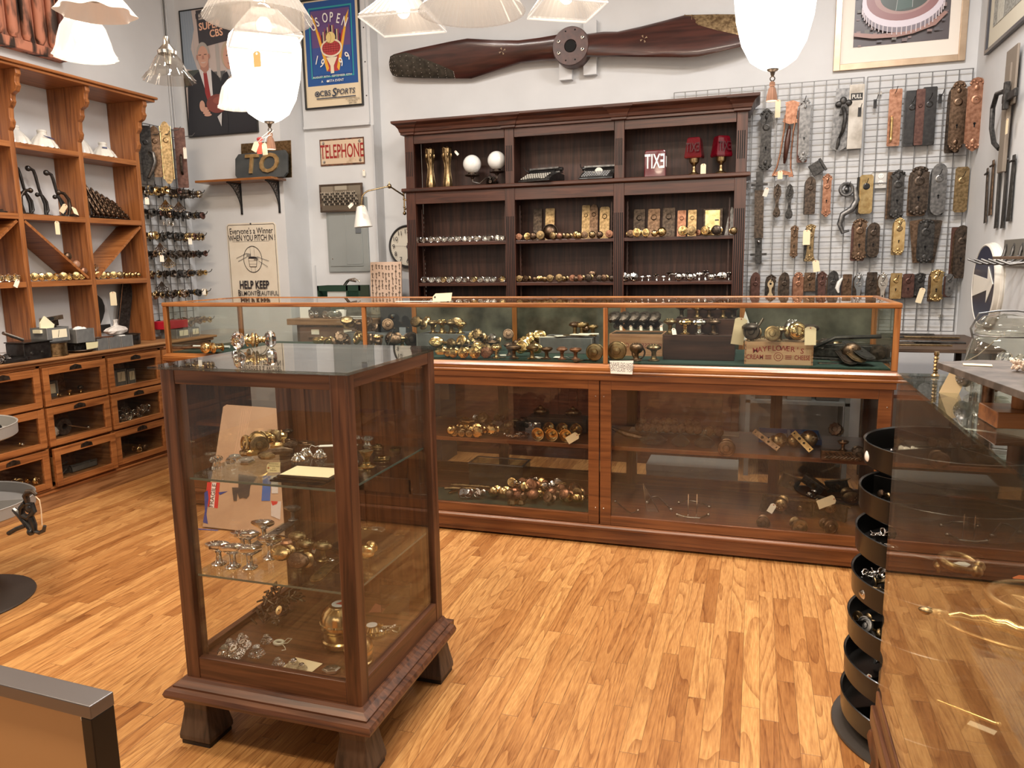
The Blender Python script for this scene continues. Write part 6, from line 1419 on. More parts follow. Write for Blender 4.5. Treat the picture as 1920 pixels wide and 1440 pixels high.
# ================================================================ WORK TABLE BEHIND THE COUNTER
fl,fr_=at(537,598,y=4.85),at(694,602,y=4.85);TZ=fl.z
t=THING('work_table','old drawer cabinet with butcher block top behind the counter','work table',((fl.x+fr_.x)/2,5.2,0),world=True)
BW=wood('butcher','X');DR=mottled('worn_drawer',(.14,.075,.05),(.20,.12,.085),.6,0,6,0)
P(t,'top',M().box((fl.x,4.85,TZ-.045),(fr_.x,5.55,TZ)),BW,bevel=.004)
P(t,'carcass',M().box((fl.x+.06,4.89,.05),(fr_.x-.03,5.5,TZ-.0455)),wood('oldwood','Z'))
for k in range(4):
    z1=TZ-.06-k*.20;d=P(t,'drawer',M().box((fl.x+.09,4.875,z1-.17),(fr_.x-.06,4.89,z1)),DR,bevel=.003)
    for fx in(.25,.75):
        xx=fl.x+.09+fx*(fr_.x-fl.x-.15)
        SP(d,'label_card',M().box((xx-.035,4.873,z1-.055),(xx+.03,4.875,z1-.018)),PAPER);SP(d,'pull',M().box((xx-.06,4.862,z1-.078),(xx+.05,4.875,z1-.070)),DR)
def txy(px,y):return(at(px,590,y=y).x,y,TZ)
# key board, green box, jars
a,b_=at(692,540,y=5.42),at(750,540,y=5.42);z1=at(720,491,y=5.42).z
t=THING('key_board','cream display board covered with rows of old keys leaning on the table','display board',((a.x+b_.x)/2,5.44,TZ),(-.06,0,0));w_=b_.x-a.x;h_=z1-TZ
P(t,'board',M().box((-w_/2,-.006,0),(w_/2,.006,h_)),flat((.62,.45,.34),.7));random.seed(2)
for r in range(7):
    for c in range(9):
        x=-w_/2+.022+c*(w_-.04)/8+random.uniform(-.004,.004);z=.05+r*(h_-.08)/6+random.uniform(-.01,.01);l=random.uniform(.022,.045)
        P(t,'key',M().tube([(x+.006*math.cos(q),-.009,z+.006*math.sin(q))for q in[k*PI/4 for k in range(8)]],.0018,5,0,None,True).tube([(x,-.009,z-.006),(x,-.009,z-l)],.0018,5).box((x,-.0105,z-l),(x+.006,-.0085,z-l+.007)),DBRONZE)
a,b_=at(605,545,y=5.35),at(684,545,y=5.35);w_=b_.x-a.x;zt=at(645,535,y=5.35).z
t=THING('tool_caddy','dark green open wooden caddy with metal parts on the work table','caddy',((a.x+b_.x)/2,5.35,TZ));h_=zt-TZ;GR=flat((.012,.04,.024),.5)
P(t,'crate',M().box((-w_/2,-.08,0),(w_/2,.08,.006)).box((-w_/2,-.08,0),(-w_/2+.012,.08,h_)).box((w_/2-.012,-.08,0),(w_/2,.08,h_)).box((-w_/2,.07,0),(w_/2,.08,h_)).box((-w_/2,-.08,0),(w_/2,-.07,h_*.30)).box((-w_/2,-.08,h_-.04),(w_/2,-.07,h_)).box((w_*.18,-.08,0),(w_*.22,-.07,h_)),GR)
P(t,'photo_card',M().box((-w_*.28,-.068,h_*.3),(w_*.17,-.066,h_-.045)),flat((.5,.52,.5),.5))
t2=ONE('fanned_brackets','fanned bright metal strips sticking up out of the green caddy','metal parts',M().tube([(0,0,0),(.03,0,.035),(.08,0,.05),(.11,0,.035)],.006).tube([(.0,.01,0),(.04,.01,.045),(.10,.01,.055),(.14,.01,.03)],.006).tube([(.02,-.01,0),(.06,-.01,.04),(.12,-.01,.03)],.006),NICKEL,(t.location.x-.01,5.37,TZ+h_-.002))
for i,(px,nm,lab,m,mt)in enumerate([(600,'black_lens_tube','black cylinder on its side among parts on the work table',M().tube([(-.07,0,.045),(.07,0,.045)],.044,20),BLACKI),(578,'white_carton','plain white carton at the left of the work table',M().box((-.045,-.04,0),(.045,.04,.11)),WHITE),(640,'white_cup','white porcelain cup beside the black cylinder',M().lathe([(.02,0),(.035,.01),(.04,.06),(.037,.06),(.02,.01)],20),PORC)]):
    ONE(nm,lab,nm.split('_')[-1],m,mt,(at(px,590,y=4.98).x,4.98,TZ+.0006))
for i,px in enumerate((594,618,626,634)):p=txy(px,4.93);put(doorknob,('disc','nickel','chrome'),(p[0],p[1],TZ+.031),'%s bright knob in front of the black cylinder'%ORD[i]if i else 'first bright knob in front of the black cylinder',rot=(PI/2,0,.3*i-.4))
t=THING('plastic_bin','clear plastic tub with a lid at the right of the work table','container',(at(700,590,y=5.10).x,5.10,TZ));
P(t,'tub',M().box((-.19,-.09,0),(.17,.09,.003)).box((-.19,-.09,.003),(-.187,.09,.10)).box((.167,-.09,.003),(.17,.09,.10)).box((-.19,-.09,.003),(.17,-.087,.10)).box((-.19,.087,.003),(.17,.09,.10)),pane('plastic_clear',(.75,.78,.75),.8,.5));P(t,'lid',M().frame(-.195,.175,-.095,.095,-.002,.008,.02,0,Matrix.Translation((0,0,.105))@Matrix.Rotation(PI/2,4,'X')),WHITE)
ONE('phone_tray','flat white tray with dark inside on the front of the work table','tray',M().box((-.10,-.03,0),(.08,.03,.004)).frame(-.10,.08,0,.022,-.03,-.027,.006),WHITE,(at(672,590,y=4.90).x,4.90,TZ+.0006))
t=THING('filing_cabinet','dark metal cabinet with a chrome latch beside the work table','cabinet',(at(770,590,y=5.0).x,5.05,0),world=True);xx=t.location.x
P(t,'case',M().box((fr_.x+.03,4.95,0),(-2.14,5.25,1.15)),flat((.028,.03,.034),.45),bevel=.004);P(t,'latch',M().lathe([(.016,0),(.014,.012),(0,.014)],14,0,True,TR((fr_.x+.13,4.95,1.08),(PI/2,0,0))),CHROME);P(t,'card',M().box((fr_.x+.18,4.946,.86),(fr_.x+.23,4.949,1.0)),flat((.3,.33,.36),.6))

# ================================================================ COUNTER TOP CASE
FZ=.9505
def on(px,py,z):return at(px,py,z=z)
def scatter(n,box,z,styles,mats,label,group,s=(.8,1.2),lie=.8,up=.0):
    x0,x1,y0,y1=box
    for i in range(n):
        x=x0+(x1-x0)*(i+random.uniform(.2,.8))/n;y=random.uniform(y0,y1);st=random.choice(styles);mt=random.choice(mats);s_=random.uniform(*s)
        r=(max(q[0]for q in KPROF[st])*(1.15 if st=='oval' else 1.45 if st=='hex' else 1)+.0012)*s_;L_=random.random()<lie
        put(doorknob,(st,mt,mt),(x,y,z+(r if L_ else 0)+up*random.random()),'%s %s %s knob %s'%(nth(i,n),MN.get(mt,mt),st.replace('disc','flat').replace('gem','faceted'),label),rot=(PI/2-random.uniform(0,.5),0,random.uniform(-.9,.9))if L_ else(0,0,0),s=s_,group=group)
def stand(style,mat,px,py,label,z=FZ,s=1.0,shank=None,rot=(0,0,0),group=None):
    p=at(px,py,z=z);p.z=z
    return put(doorknob,(style,mat,shank or mat),p,label,rot=rot,s=s,group=group)
def face(style,mat,px,py,label,z=FZ,s=1.0,shank=None,yaw=0,pitch=0,group=None):
    """lying with its face to the room; px, py is where it touches the support"""
    p=at(px,py,z=z);r=(max(q[0]for q in KPROF[style])*(1.15 if style=='oval' else 1.4 if style=='hex' else 1)+.001)*s
    return put(doorknob,(style,mat,shank or mat),(p.x,p.y+.03,z+r),label,rot=(PI/2+pitch,0,yaw),s=s,group=group)
k_=lambda x:740+x/3.84
for x,y,st,mt,s_,kind,lab in[
    (345,500,'hex','brass',.9,'f','pale six-sided brass knob, first at the left of the counter case front'),(395,500,'octagon','brass',1.0,'f','pale six-sided brass knob, second at the left of the counter case front'),(430,503,'octagon','brass',1.05,'f','eight-sided pale brass knob beside the two six-sided ones'),
    (505,505,'fluted','brass',1.1,'f','shell-fluted bright brass knob, left of two'),(590,506,'fluted','brass',1.2,'f','shell-fluted bright brass knob, right of two'),(668,505,'fluted','copper',1.1,'f','flower-shaped coppery knob right of the shell-fluted ones'),
    (733,507,'ball','brass',1.1,'s','round bright brass knob standing beside a cup pull'),(858,510,'oval','bronze',1.25,'s','wide bronze knob standing left of a patterned one'),(990,512,'mushroom','aged',1.2,'s','patterned mushroom knob standing before the second grey box'),(1095,512,'disc','bronze',1.1,'s','flat drum-shaped bronze knob standing in the counter case'),(1205,515,'mushroom','copper',1.05,'s','domed coppery knob standing in the counter case front row'),(1302,517,'disc','copper',1.1,'s','drum-shaped coppery knob standing right of the domed one'),
    (1452,520,'disc','aged',1.55,'f','large round knob with relief face turned to the glass'),(1560,510,'ball','dbronze',1.0,'s','dark knob just behind the counter front post'),(1612,515,'disc','aged',1.7,'f','large pierced round knob right of the front post'),(1740,525,'ball','bronze',1.3,'s','plain bronze ball knob with a ring leaning on it'),(1865,525,'mushroom','aged',1.35,'s','wide dull brass knob left of the stepped stand'),
    (930,440,'disc','copper',1.2,'f','round copper knob in the pile left of the second grey box'),(975,430,'disc','bronze',1.2,'f','round bronze knob at the top of the pile by the grey box'),(1000,455,'disc','bronze',1.2,'f','round bronze knob at the right of the pile by the grey box'),(885,440,'ball','bronze',1.0,'f','dark ball knob at the left of the pile by the grey box')]:
    (face if kind=='f' else stand)(st,mt,k_(x),540+y/3.84,lab,s=s_)
p=at(k_(760),540+470/3.84,z=FZ)
t=THING('ring_pull','bronze ring pull leaning on the plain ball knob','pull',at(k_(1720),540+520/3.84,z=FZ)+Vector((.02,.03,.035)),(PI/2,0,.3));P(t,'ring',M().tube([(.032*math.cos(a),.032*math.sin(a),0)for a in[k*PI/10 for k in range(20)]],.0045,8,0,None,True),BRONZE);P(t,'mount',M().sphere(.010,(0,.034,0),0,8),BRONZE)
# loose plates and cards on the felt
def flatbar(px,py,z,l,w_,mat,label,rz=0,nm='lock_face_plate',cat='lock part',th=.003,lift=0):
    p=at(px,py,z=z);t=THING(nm,label,cat,(p.x,p.y,z+.0004+lift),(0,0,rz))
    P(t,'strip',M().box((-l/2,-w_/2,0),(l/2,w_/2,th)),mat,bevel=.0008)
    for s_ in(-1,1):P(t,'screw_hole',M().lathe([(.0035,th+.0002),(0,th+.0004)],8,0,False,TR((s_*(l/2-.01),0,0))),HOLE)
    P(t,'latch_slot',M().box((-.016,-w_*.25,th),(.012,w_*.25,th+.0006)),HOLE);return t
for i,(x,y,l,w_,mt,rz,lab)in enumerate([(720,505,.12,.02,BRASS_AGED,.5,'thin brass strip lying before the round bright knob'),(1375,520,.16,.022,BRASS_AGED,1.0,'slanted brass strip lying left of the relief-faced knob'),(1030,505,.07,.02,STEEL,-.4,'small steel strip under the mushroom knobs'),(1240,500,.08,.02,STEEL,.2,'small steel strip between the domed and drum knobs')]):flatbar(k_(x),540+y/3.84,FZ,l,w_,mt,lab,rz)
for i,(px,py,rz)in enumerate(((k_(790),540+490/3.84,.5),(k_(1180),540+505/3.84,-.2),(k_(1030),540+508/3.84,-.5))):
    p=at(px,py,z=FZ);ONE('price_tag',['curled cream tag beside the round bright knob','white tag lying between the coppery knobs','cream tag lying before the patterned mushroom knob'][i],'price tag',M().box((-.025,-.014,0),(.025,.014,.0008)).tube([(.025,0,.001),(.045,.008,.002),(.06,-.004,.001)],.0008,5),PAPER,(p.x,p.y,FZ+.005),(.15,0,rz))
# grey boxes with knobs heaped on them
def cbox(px0,px1,py1,depth,h,label,tag=False):
    a,b_=at(px0,py1,z=FZ),at(px1,py1,z=FZ);y=min(a.y,b_.y);y=min(max(y,CF+.12),CB-.06-depth);a=at(px0,py1,y=y);b_=at(px1,py1,y=y)
    t=THING('cardboard_box',label,'box',((a.x+b_.x)/2,y+depth/2,FZ+.0003));w_=b_.x-a.x
    P(t,'carton',M().box((-w_/2,-depth/2,0),(w_/2,depth/2,h)),GREYBOX,bevel=.0015)
    for s_ in(-1,1):P(t,'metal_corner',M().box((s_*w_/2-.006,-depth/2-.0008,0),(s_*w_/2+.0008,-depth/2+.004,h)),flat((.35,.35,.34),.4,.6))
    return t,(t.location.x-w_/2,t.location.x+w_/2,y,y+depth,FZ+.0005+h)
def heap(box,n,styles,mats,label,group,s=(1,1.3),up=0,lie=.75):
    x0,x1,y0,y1,z=box;w_=x1-x0;sp=w_/max(1,n/2);k=0
    for i in range(n):
        row=i%2;x=x0+.03+(w_-.06)*(i/max(1,n-1));y=y0+.035+row*min(.08,(y1-y0)-.07);st=random.choice(styles);mt=random.choice(mats);s_=random.uniform(*s)
        r=(max(q[0]for q in KPROF[st])*(1.15 if st=='oval' else 1)+.001)*s_
        if random.random()<lie:put(doorknob,(st,mt,mt),(x,y,z+r),'%s knob %s, %s'%(nth(i,n),label,MN.get(mt,mt)),rot=(PI/2-random.uniform(.1,.7),0,random.uniform(-.6,.6)),s=s_,group=group)
        else:put(doorknob,(st,mt,mt),(x,y,z),'%s knob %s, %s, upright'%(nth(i,n),label,MN.get(mt,mt)),rot=(0,0,0),s=s_,group=group)
random.seed(21)
t,b1=cbox(783,869,650,.20,.085,'grey cardboard box carrying oval brass knobs, left in the counter case');heap(b1,9,['oval','mushroom'],['aged','aged','brass'],'on the left grey box','knobs on the left grey box',(1.2,1.5))
t,b2=cbox(1013,1110,662,.20,.085,'grey cardboard box covered with plates, second in the counter case')
for i,(fx,rz,mt)in enumerate(((.12,.4,PAPER),(.3,-.3,STEEL),(.45,.6,PAPER),(.6,.3,BRASS_AGED),(.75,-.2,PAPER),(.9,.2,PAPER))):
    x=b2[0]+fx*(b2[1]-b2[0]);ONE('card_strip' if mt is PAPER else 'flat_plate','%s %s on the second grey box in the counter case'%(nth(i,6),'white card' if mt is PAPER else 'metal plate'),'card' if mt is PAPER else 'plate',M().box((-.055,-.022,0),(.055,.022,.003)),mt,(x,b2[2]+.04+.012*(i%2),b2[4]+.0004+.0035*i),(0,0,rz))
for i,(fx,st,h)in enumerate(((.58,'mushroom',1.25),(.72,'disc',1.35),(.80,'gem',1.0),(.93,'disc',1.1))):
    put(doorknob,(st,'bronze' if i%2==0 else 'aged','aged'),(b2[0]+fx*(b2[1]-b2[0]),b2[2]+.12,b2[4]+.001),['broad bronze knob, tallest left one standing on the second grey box','flat-topped knob standing on the second grey box','small pointed knob standing on the second grey box','light flat-topped knob at the right of the second grey box'][i],s=h)
t,b3=cbox(640,688,640,.12,.075,'small grey box with key-shaped handles, by the counter front post');heap(b3,4,['oval','disc'],['aged','bronze'],'on the small grey box near the post','knobs on the small grey box',(1.1,1.3))
t,b4=cbox(690,724,640,.12,.07,'small grey box with a ring handle, right of the counter front post');heap(b4,2,['disc'],['bronze'],'on the grey box right of the post','knobs on the box right of the post',(1.3,1.4))
face('ball','bronze',742,648,'large round bronze knob alone between the grey boxes',s=1.6);face('disc','dbronze',762,650,'dark disc knob leaning beside the large round one',s=1.6,yaw=.7)
for i,px in enumerate((598,615,628)):face('oval','brass',px,648,'%s low brass knob showing above the cabinet glass top'%['left','middle','right'][i],s=1.0)
for i,(px,rz)in enumerate(((390,.1),(412,-.5))):face('mushroom','brass',px,662,'%s bright brass knob at the left end of the counter case'%['left','right'][i],s=1.15,yaw=rz)
for i,(px,py,l,rz,mt)in enumerate(((350,655,.30,.15,COPPER),(368,650,.32,.3,BRONZE),(385,655,.26,.05,WHITE))):
    p=at(px,py,z=FZ);p.y=max(p.y,CF+.1+.06*i);ONE('long_rod',['reddish long rod lying at the left end of the counter case','brown long rod lying at the left end of the counter case','pale long rod lying at the left end of the counter case'][i],'rod',M().tube([(-l/2,0,.010),(0,0,.0085),(l/2,0,.010)],.008,10),mt,(p.x,p.y,FZ+.0008),(0,0,rz))
for i,(px,py)in enumerate(((598,638),(672,640),(706,640))):ONE('knob_spindle','%s bent dark spindle with white tags near the counter posts'%ORD[i],'spindle',M().tube([(0,0,0),(.02,0,.05),(.05,.01,.06),(.06,.01,.02)],.004,6),DBRONZE,(at(px,py,z=FZ).x,CF+.32,FZ+.004))if i!=0 else None
stk=at(724,640,y=CF+.3);ONE('steel_rod','thin steel rod slanting up beside the round bronze knob','rod',M().tube([(0,0,0),(.05,0,.12)],.003,6),STEEL,(stk.x,CF+.3,FZ+.003))
# middle of the case: oval handles behind, pile between b1 and post
for i,(px,st,mt,s_)in enumerate([(875,'disc','brass',1.2),(890,'fluted','brass',1.3),(905,'fluted','aged',1.2),(920,'disc','brass',1.1),(935,'oval','nickel',1.1),(948,'disc','bronze',1.1),(983,'fluted','brass',1.2),(1000,'fluted','brass',1.2),(1012,'oval','brass',1.2)]):
    p=at(px,640,y=4.10);put(doorknob,(st,mt,'aged'),(p.x,4.10+.03*(i%2),FZ+.035+.02*(i%3)),'%s knob of the loose row at the back of the counter case'%nth(i,9),rot=(PI/2-.4,0,random.uniform(-.7,.7)),s=s_,group='knobs at the back of the counter case')
for i,px in enumerate((872,886,902)):
    p=at(px,650,y=3.95);ONE('curved_pull','%s dark curved handle lying between the knobs and the grey box'%['left','middle','right'][i],'handle',M().tube([(-.04,0,.01),(-.02,0,.04),(.02,0,.045),(.05,0,.01)],.009,8),DBRONZE,(p.x,3.95,FZ+.0005),(0,0,.5*i))
# brown wooden box with spiral knobs, and the mirrored lettering on it
WB=wood('box','X')
def wbox(px0,px1,y,depth,h,label,mat,nm='wooden_crate'):
    a,b_=at(px0,650,y=y),at(px1,650,y=y);t=THING(nm,label,'crate',((a.x+b_.x)/2,y+depth/2,FZ+.0003));w_=b_.x-a.x
    m=M().box((-w_/2,-depth/2,0),(w_/2,-depth/2+.008,h)).box((-w_/2,depth/2-.008,0),(w_/2,depth/2,h)).box((-w_/2,-depth/2+.008,0),(-w_/2+.008,depth/2-.008,h)).box((w_/2-.008,-depth/2+.008,0),(w_/2,depth/2-.008,h)).box((-w_/2+.008,-depth/2+.008,0),(w_/2-.008,depth/2-.008,.006))
    P(t,'boards',m,mat);return t,(t.location.x-w_/2,t.location.x+w_/2,y,y+depth,FZ+.0003+h),w_
t,b5,w5=wbox(1142,1242,3.98,.20,.115,'brown wooden crate with faint red lettering behind the round knobs',wood('box','X'))
P(t,'lettering',M().text('CREAM',.032,TR((-w5*.3,-.1006,.055),(0,0,0),(-1,1,1)),0,0,.004).text('CHEESE',.032,TR((w5*.3,-.1006,.055),(0,0,0),(-1,1,1)),0,0,.004),flat((.22,.05,.04),.7))
P(t,'packed_filling',M().box((-w5/2+.01,-.09,.006),(w5/2-.01,.09,.11)),DBRONZE)
z5=FZ+.1165
for i in range(5):
    s_=1.35;x=b5[0]+.04+i*(w5-.07)/4;put(doorknob,('fluted','dbronze','dbronze'),(x,b5[2]+.06,z5+.045-.006),'%s spiral-fluted dark knob leaning on the brown crate'%nth(i,5),rot=(.75,0,-.4),s=s_,group='spiral knobs on the brown crate')
    put(paper_tag,(.014,.03),(x+.02,b5[2]+.01,z5+.045),'%s small white tag under the spiral knobs'%nth(i,5),rot=(-.5,0,.3),group='tags under the spiral knobs')
# stepped stand
a,b_=at(1243,682,y=3.86),at(1376,682,y=3.86);w6=b_.x-a.x
t=THING('stepped_stand','dark wooden stepped display stand in the counter case','display stand',((a.x+b_.x)/2,4.0,FZ+.0003));DW=wood('mahogany_inner','X')
STEP=[(3.86,.125),(3.95,.20),(4.04,.245)]
for k,(y,h)in enumerate(STEP):P(t,'step',M().box((-w6/2+(.05*k if k else 0),y-4.0,0),(w6/2,y-4.0+.09,h)),DW,bevel=.002)
xs=t.location.x-w6/2
for r,(xsq,ysz)in enumerate([((.08,.30,.50,.70),0),((.22,.45,.62,.82,.95),1),((.40,.60,.80),2)]):
    for i,f in enumerate(xsq):
        st=[['mushroom','fluted','fluted','mushroom'],['mushroom','disc','oval','mushroom','disc'],['disc','oval','mushroom']][r][i];mt=[['aged','brass','nickel','bronze'],['dbronze','aged','bronze','aged','dbronze'],['nickel','aged','bronze']][r][i]
        put(doorknob,(st,mt,mt),(xs+f*w6,STEP[r][0]+.045,FZ+.0008+STEP[r][1]),'%s knob on the %s step of the dark wooden stand, %s'%(nth(i,len(xsq)),['lowest','middle','top'][r],MN[mt]),s=[1.25,1.1,.5][r]if r<2 else.5,group=None)
put(paper_tag,(.022,.035),(xs+.05,3.85,FZ+.16),'white tag with string on the lowest step edge',rot=(-.5,0,.5))
ONE('crumpled_paper','torn pale paper standing beside the stepped stand','paper',M().prism([(0,0),(.05,.01),(.045,.10),(.02,.07),(-.02,.15),(-.03,.04)],0,.002),WHITE,(xs+w6+.05,3.93,FZ+.09),(0,.1,.3))
# cheese box
a,b_=at(1395,685,y=3.76),at(1524,685,y=3.76);w7=b_.x-a.x;h7=.108
t=THING('wooden_cheese_box','pale wooden box printed MAYFLOWER CREAM CHEESE in red','box',((a.x+b_.x)/2,3.83,FZ+.0003));PLW=wood('plywood','X')
P(t,'front_board',M().box((-w7/2+.008,-.07,0),(w7/2-.008,-.062,h7)),PLW);P(t,'box_body',M().box((-w7/2,-.062,0),(-w7/2+.008,.07,h7)).box((w7/2-.008,-.062,0),(w7/2,.07,h7)).box((-w7/2+.008,.062,0),(w7/2-.008,.07,h7)).box((-w7/2+.008,-.062,0),(w7/2-.008,.062,.006)),PLW)
m=M()
for k in range(6):
    for s_ in(-1,1):m.box((s_*(w7/2-.008),-.0703,k*h7/6),(s_*w7/2,-.062,k*h7/6+h7/12))
P(t,'finger_joints',m,wood('box','Z'))
RI=flat((.26,.025,.018),.7,0,'red_print');m=M()
for i,ch in enumerate("MAYFLOWER'S"):
    u=(i-5)/5.0;m.text(ch,.034,TR((u*w7*.34,-.0706,h7*.72-.012*u*u),(0,u*.10,0)),0,0,.012)
m.text('CREAM',.031,TR((-w7*.345,-.0706,h7*.32)),0,0,.012,.78).text('CHEESE',.031,TR((w7*.345,-.0706,h7*.32)),0,0,.012,.66)
for s_ in(-1,1):
    for k in range(3):m.box((s_*w7*.10,-.0708,h7*(.25+.07*k)),(s_*w7*.19,-.0702,h7*(.25+.07*k)+.003))
m.tube([(.020*math.cos(a),-.0704,h7*.36+.020*math.sin(a))for a in[k*PI/10 for k in range(20)]],.0012,4,0,None,True).tube([(.010*math.cos(a),-.0704,h7*.36+.010*math.sin(a))for a in[k*PI/5 for k in range(10)]],.0012,4,0,None,True)
P(t,'printing',m,RI)
P(t,'packed_filling',M().box((-w7/2+.009,-.061,.006),(w7/2-.009,.061,h7-.012)),DBRONZE)
z7=FZ+h7-.010;xc=t.location.x
for i,(f,st,mt,s_,lie,up,lab)in enumerate([(-.42,'mushroom','dbronze',1.5,0,.02,'dark mushroom knob at the upper left of the cheese box'),(-.34,'disc','dbronze',1.4,1,0,'dark disc knob lying at the left of the cheese box'),(-.10,'disc','aged',1.3,1,0,'dull disc knob lying in the middle of the cheese box'),(.18,'ball','brass',1.6,1,0,'large pierced gilt ball knob on the cheese box'),(.42,'oval','dbronze',1.5,0,.045,'dark oval knob raised over a tag on the cheese box'),(.02,'mushroom','aged',1.2,0,.03,'dull mushroom knob standing at the back of the cheese box')]):
    s2=s_;r=(max(q[0]for q in KPROF[st])*(1.15 if st=='oval' else 1)+.001)*s2
    put(doorknob,(st,mt,'aged'),(xc+f*w7,3.80+.05*(i%2),z7+(r if lie else 0)+.0005),lab,rot=(PI/2-.2,0,.3*i-.6)if lie else(0,0,0),s=s2)
put(paper_tag,(.05,.085),(xc+.44*w7,3.745,z7+.085),'white tag with writing leaning on the cheese box',rot=(-.15,0,.1));put(paper_tag,(.06,.13),(xc-.56*w7,3.80,z7+.12),'big white torn tag at the left of the cheese box',rot=(0,.15,.3))
ONE('branched_ornament','pale branching metal piece behind the cheese box knobs','handle',M().tube([(0,0,0),(.02,0,.06),(.06,0,.10)],.008).tube([(.02,0,.06),(-.02,0,.11),(-.01,0,.17)],.007).tube([(-.01,0,.12),(.03,0,.19)],.006),NICKEL,(xc-.1,4.05,FZ+.008))
for i,(px,s_,lab)in enumerate(((1450,1.3,'bronze cup-shaped knob reflected near the case back, left'),(1484,1.5,'tall silvery knob near the case back above the cheese box'))):put(doorknob,('mushroom' if i else 'disc','bronze' if i==0 else 'nickel','aged'),(at(px,640,y=4.2).x,4.20,FZ),lab,s=(s_,s_,s_*1.9))
# right end: old bell set, knobs, plates
a=at(1590,655,y=3.95)
t=THING('wall_bell_unit','dark long iron bell mechanism at the right of the counter case','bell mechanism',(a.x,4.02,FZ+.0003),(0,0,-.12))
P(t,'base_plate',M().box((-.22,-.05,0),(.22,.05,.012)),IRON,bevel=.003);P(t,'housing',M().box((-.15,-.035,.012),(.17,.035,.075)),IRON,bevel=.006);P(t,'lever',M().tube([(-.20,-.04,.03),(-.05,-.045,.11),(.15,-.03,.12)],.010,8),BLACKI)
for s_ in(-1,1):P(t,'gear',M().lathe([(.035,-.006),(.038,0),(.035,.006),(.012,.008),(0,.010)],24,0,True,TR((s_*.16-.02,-.045,.045),(PI/2,0,0))),DBRONZE)
face('ball','bronze',1552,668,'bronze ball knob beside the twisted handle',s=1.4);face('ball','bronze',1594,676,'dark patterned ball knob right of the twisted handle',s=1.65)
ONE('door_lever','curved bronze lever handle between the two ball knobs','handle',M().tube([(-.06,0,.035),(-.02,0,.028),(.02,.0,.03),(.05,0,.045),(.065,0,.06)],[.009,.010,.012,.009,.005],8),BRONZE,(at(1570,668,z=FZ).x,at(1570,668,z=FZ).y+.03,FZ),(0,0,.2))
for i,(px,py,mt,l,rz)in enumerate(((1560,680,'aged',.20,.12),(1582,680,'dbronze',.18,.10))):
    pass
flatbar(1568,682,FZ,.16,.05,NICKEL,'pale strike plate lying at the front right of the counter case',.1);flatbar(1590,677,FZ,.16,.04,DBRONZE,'dark strip under the pale strike plate',-.05,lift=.0)
for i,(px,mt,dy)in enumerate(((1628,'dbronze',.10),(1645,'aged',.06),(1650,'iron',.02))):
    p=at(px,688,z=FZ);put(escutcheon,('round',mt,.07,.36,1,1,None,0),(CX1-.20+.03*i,3.93,FZ+.034+.012*i),['dark long door plate leaning at the right end of the counter case','greenish long door plate, middle of the leaning three','iron long door plate, nearest of the leaning three'][i],rot=(-PI/2+.14,0,.10+.06*i))
for i,(px,s_)in enumerate(((1530,.8),(1545,.9),(1560,.8),(1575,.8))):put(doorknob,('gem','brass' if i%2 else 'nickel','brass'),(at(px,630,y=4.25).x,4.25,FZ),'%s tiny bright knob along the back of the counter case right'%ORD[i],s=s_,group='tiny knobs at the back right')
scatter(9,(at(1420,640,y=4.1).x,at(1590,640,y=4.1).x,4.05,4.24),FZ,['mushroom','disc','ball'],['bronze','aged','dbronze','nickel'],'behind the cheese box','knobs behind the cheese box',(1.1,1.6),.5)
scatter(10,(at(800,655,y=3.86).x,at(1010,655,y=3.86).x,3.83,3.98),FZ,['disc','oval','octagon','mushroom'],['brass','aged','bronze'],'in the second row of the case','second-row knobs of the counter case',(1.0,1.35),.7)
scatter(9,(at(620,640,y=4.1).x,at(765,640,y=4.1).x,4.02,4.2),FZ,['oval','disc','fluted'],['aged','bronze','brass'],'near the work table end','knobs near the work table end',(1.2,1.5),.7)
# note taped to the ledge, tag and plate on the top glass
a,b_=at(1143,675,y=CF-.016),at(1188,702,y=CF-.016)
t=THING('handwritten_note','white handwritten note taped to the counter ledge','note',((a.x+b_.x)/2,CF-.0175,(a.z+b_.z)/2));w_,h_=(b_.x-a.x)/2,(a.z-b_.z)/2
P(t,'card',M().prism([(-w_,h_*.9),(-w_*.9,-h_*.95),(w_*.9,-h_),(w_*.98,h_),(0,h_*.94)],-.001,.0),flat((.86,.83,.78),.7))
P(t,'handwriting',M().text('PLEASE DO NOT',.022,TR((0,-.0014,h_*.42),(0,.03,0)),0,0,0,.72).text('PLACE HARDWARE',.022,TR((0,-.0014,0),(0,.03,0)),0,0,0,.66).text('ON GLASS TOP',.022,TR((0,-.0014,-h_*.45),(0,.03,0)),0,0,0,.72),flat((.08,.09,.10),.7))
p=at(838,565,z=1.2462)
t=THING('price_tag','large cream tag standing on the counter top beside a white strip','price tag',(p.x,CF+.06,1.2465),(-.2,0,0));P(t,'card',M().prism([(-.05,0),(.055,.006),(.06,.05),(-.035,.046),(-.05,.03)],0,.001),TAG);P(t,'eyelet',M().lathe([(.006,0),(0,.0003)],10,0,False,TR((-.038,-.0003,.026),(PI/2,0,0))),INK)
ONE('white_strip','thin white strip lying on the counter glass top','strip',M().box((-.16,-.012,0),(.13,.012,.003)),WHITE,(p.x-.12,CF+.10,1.2465),(0,0,.05))

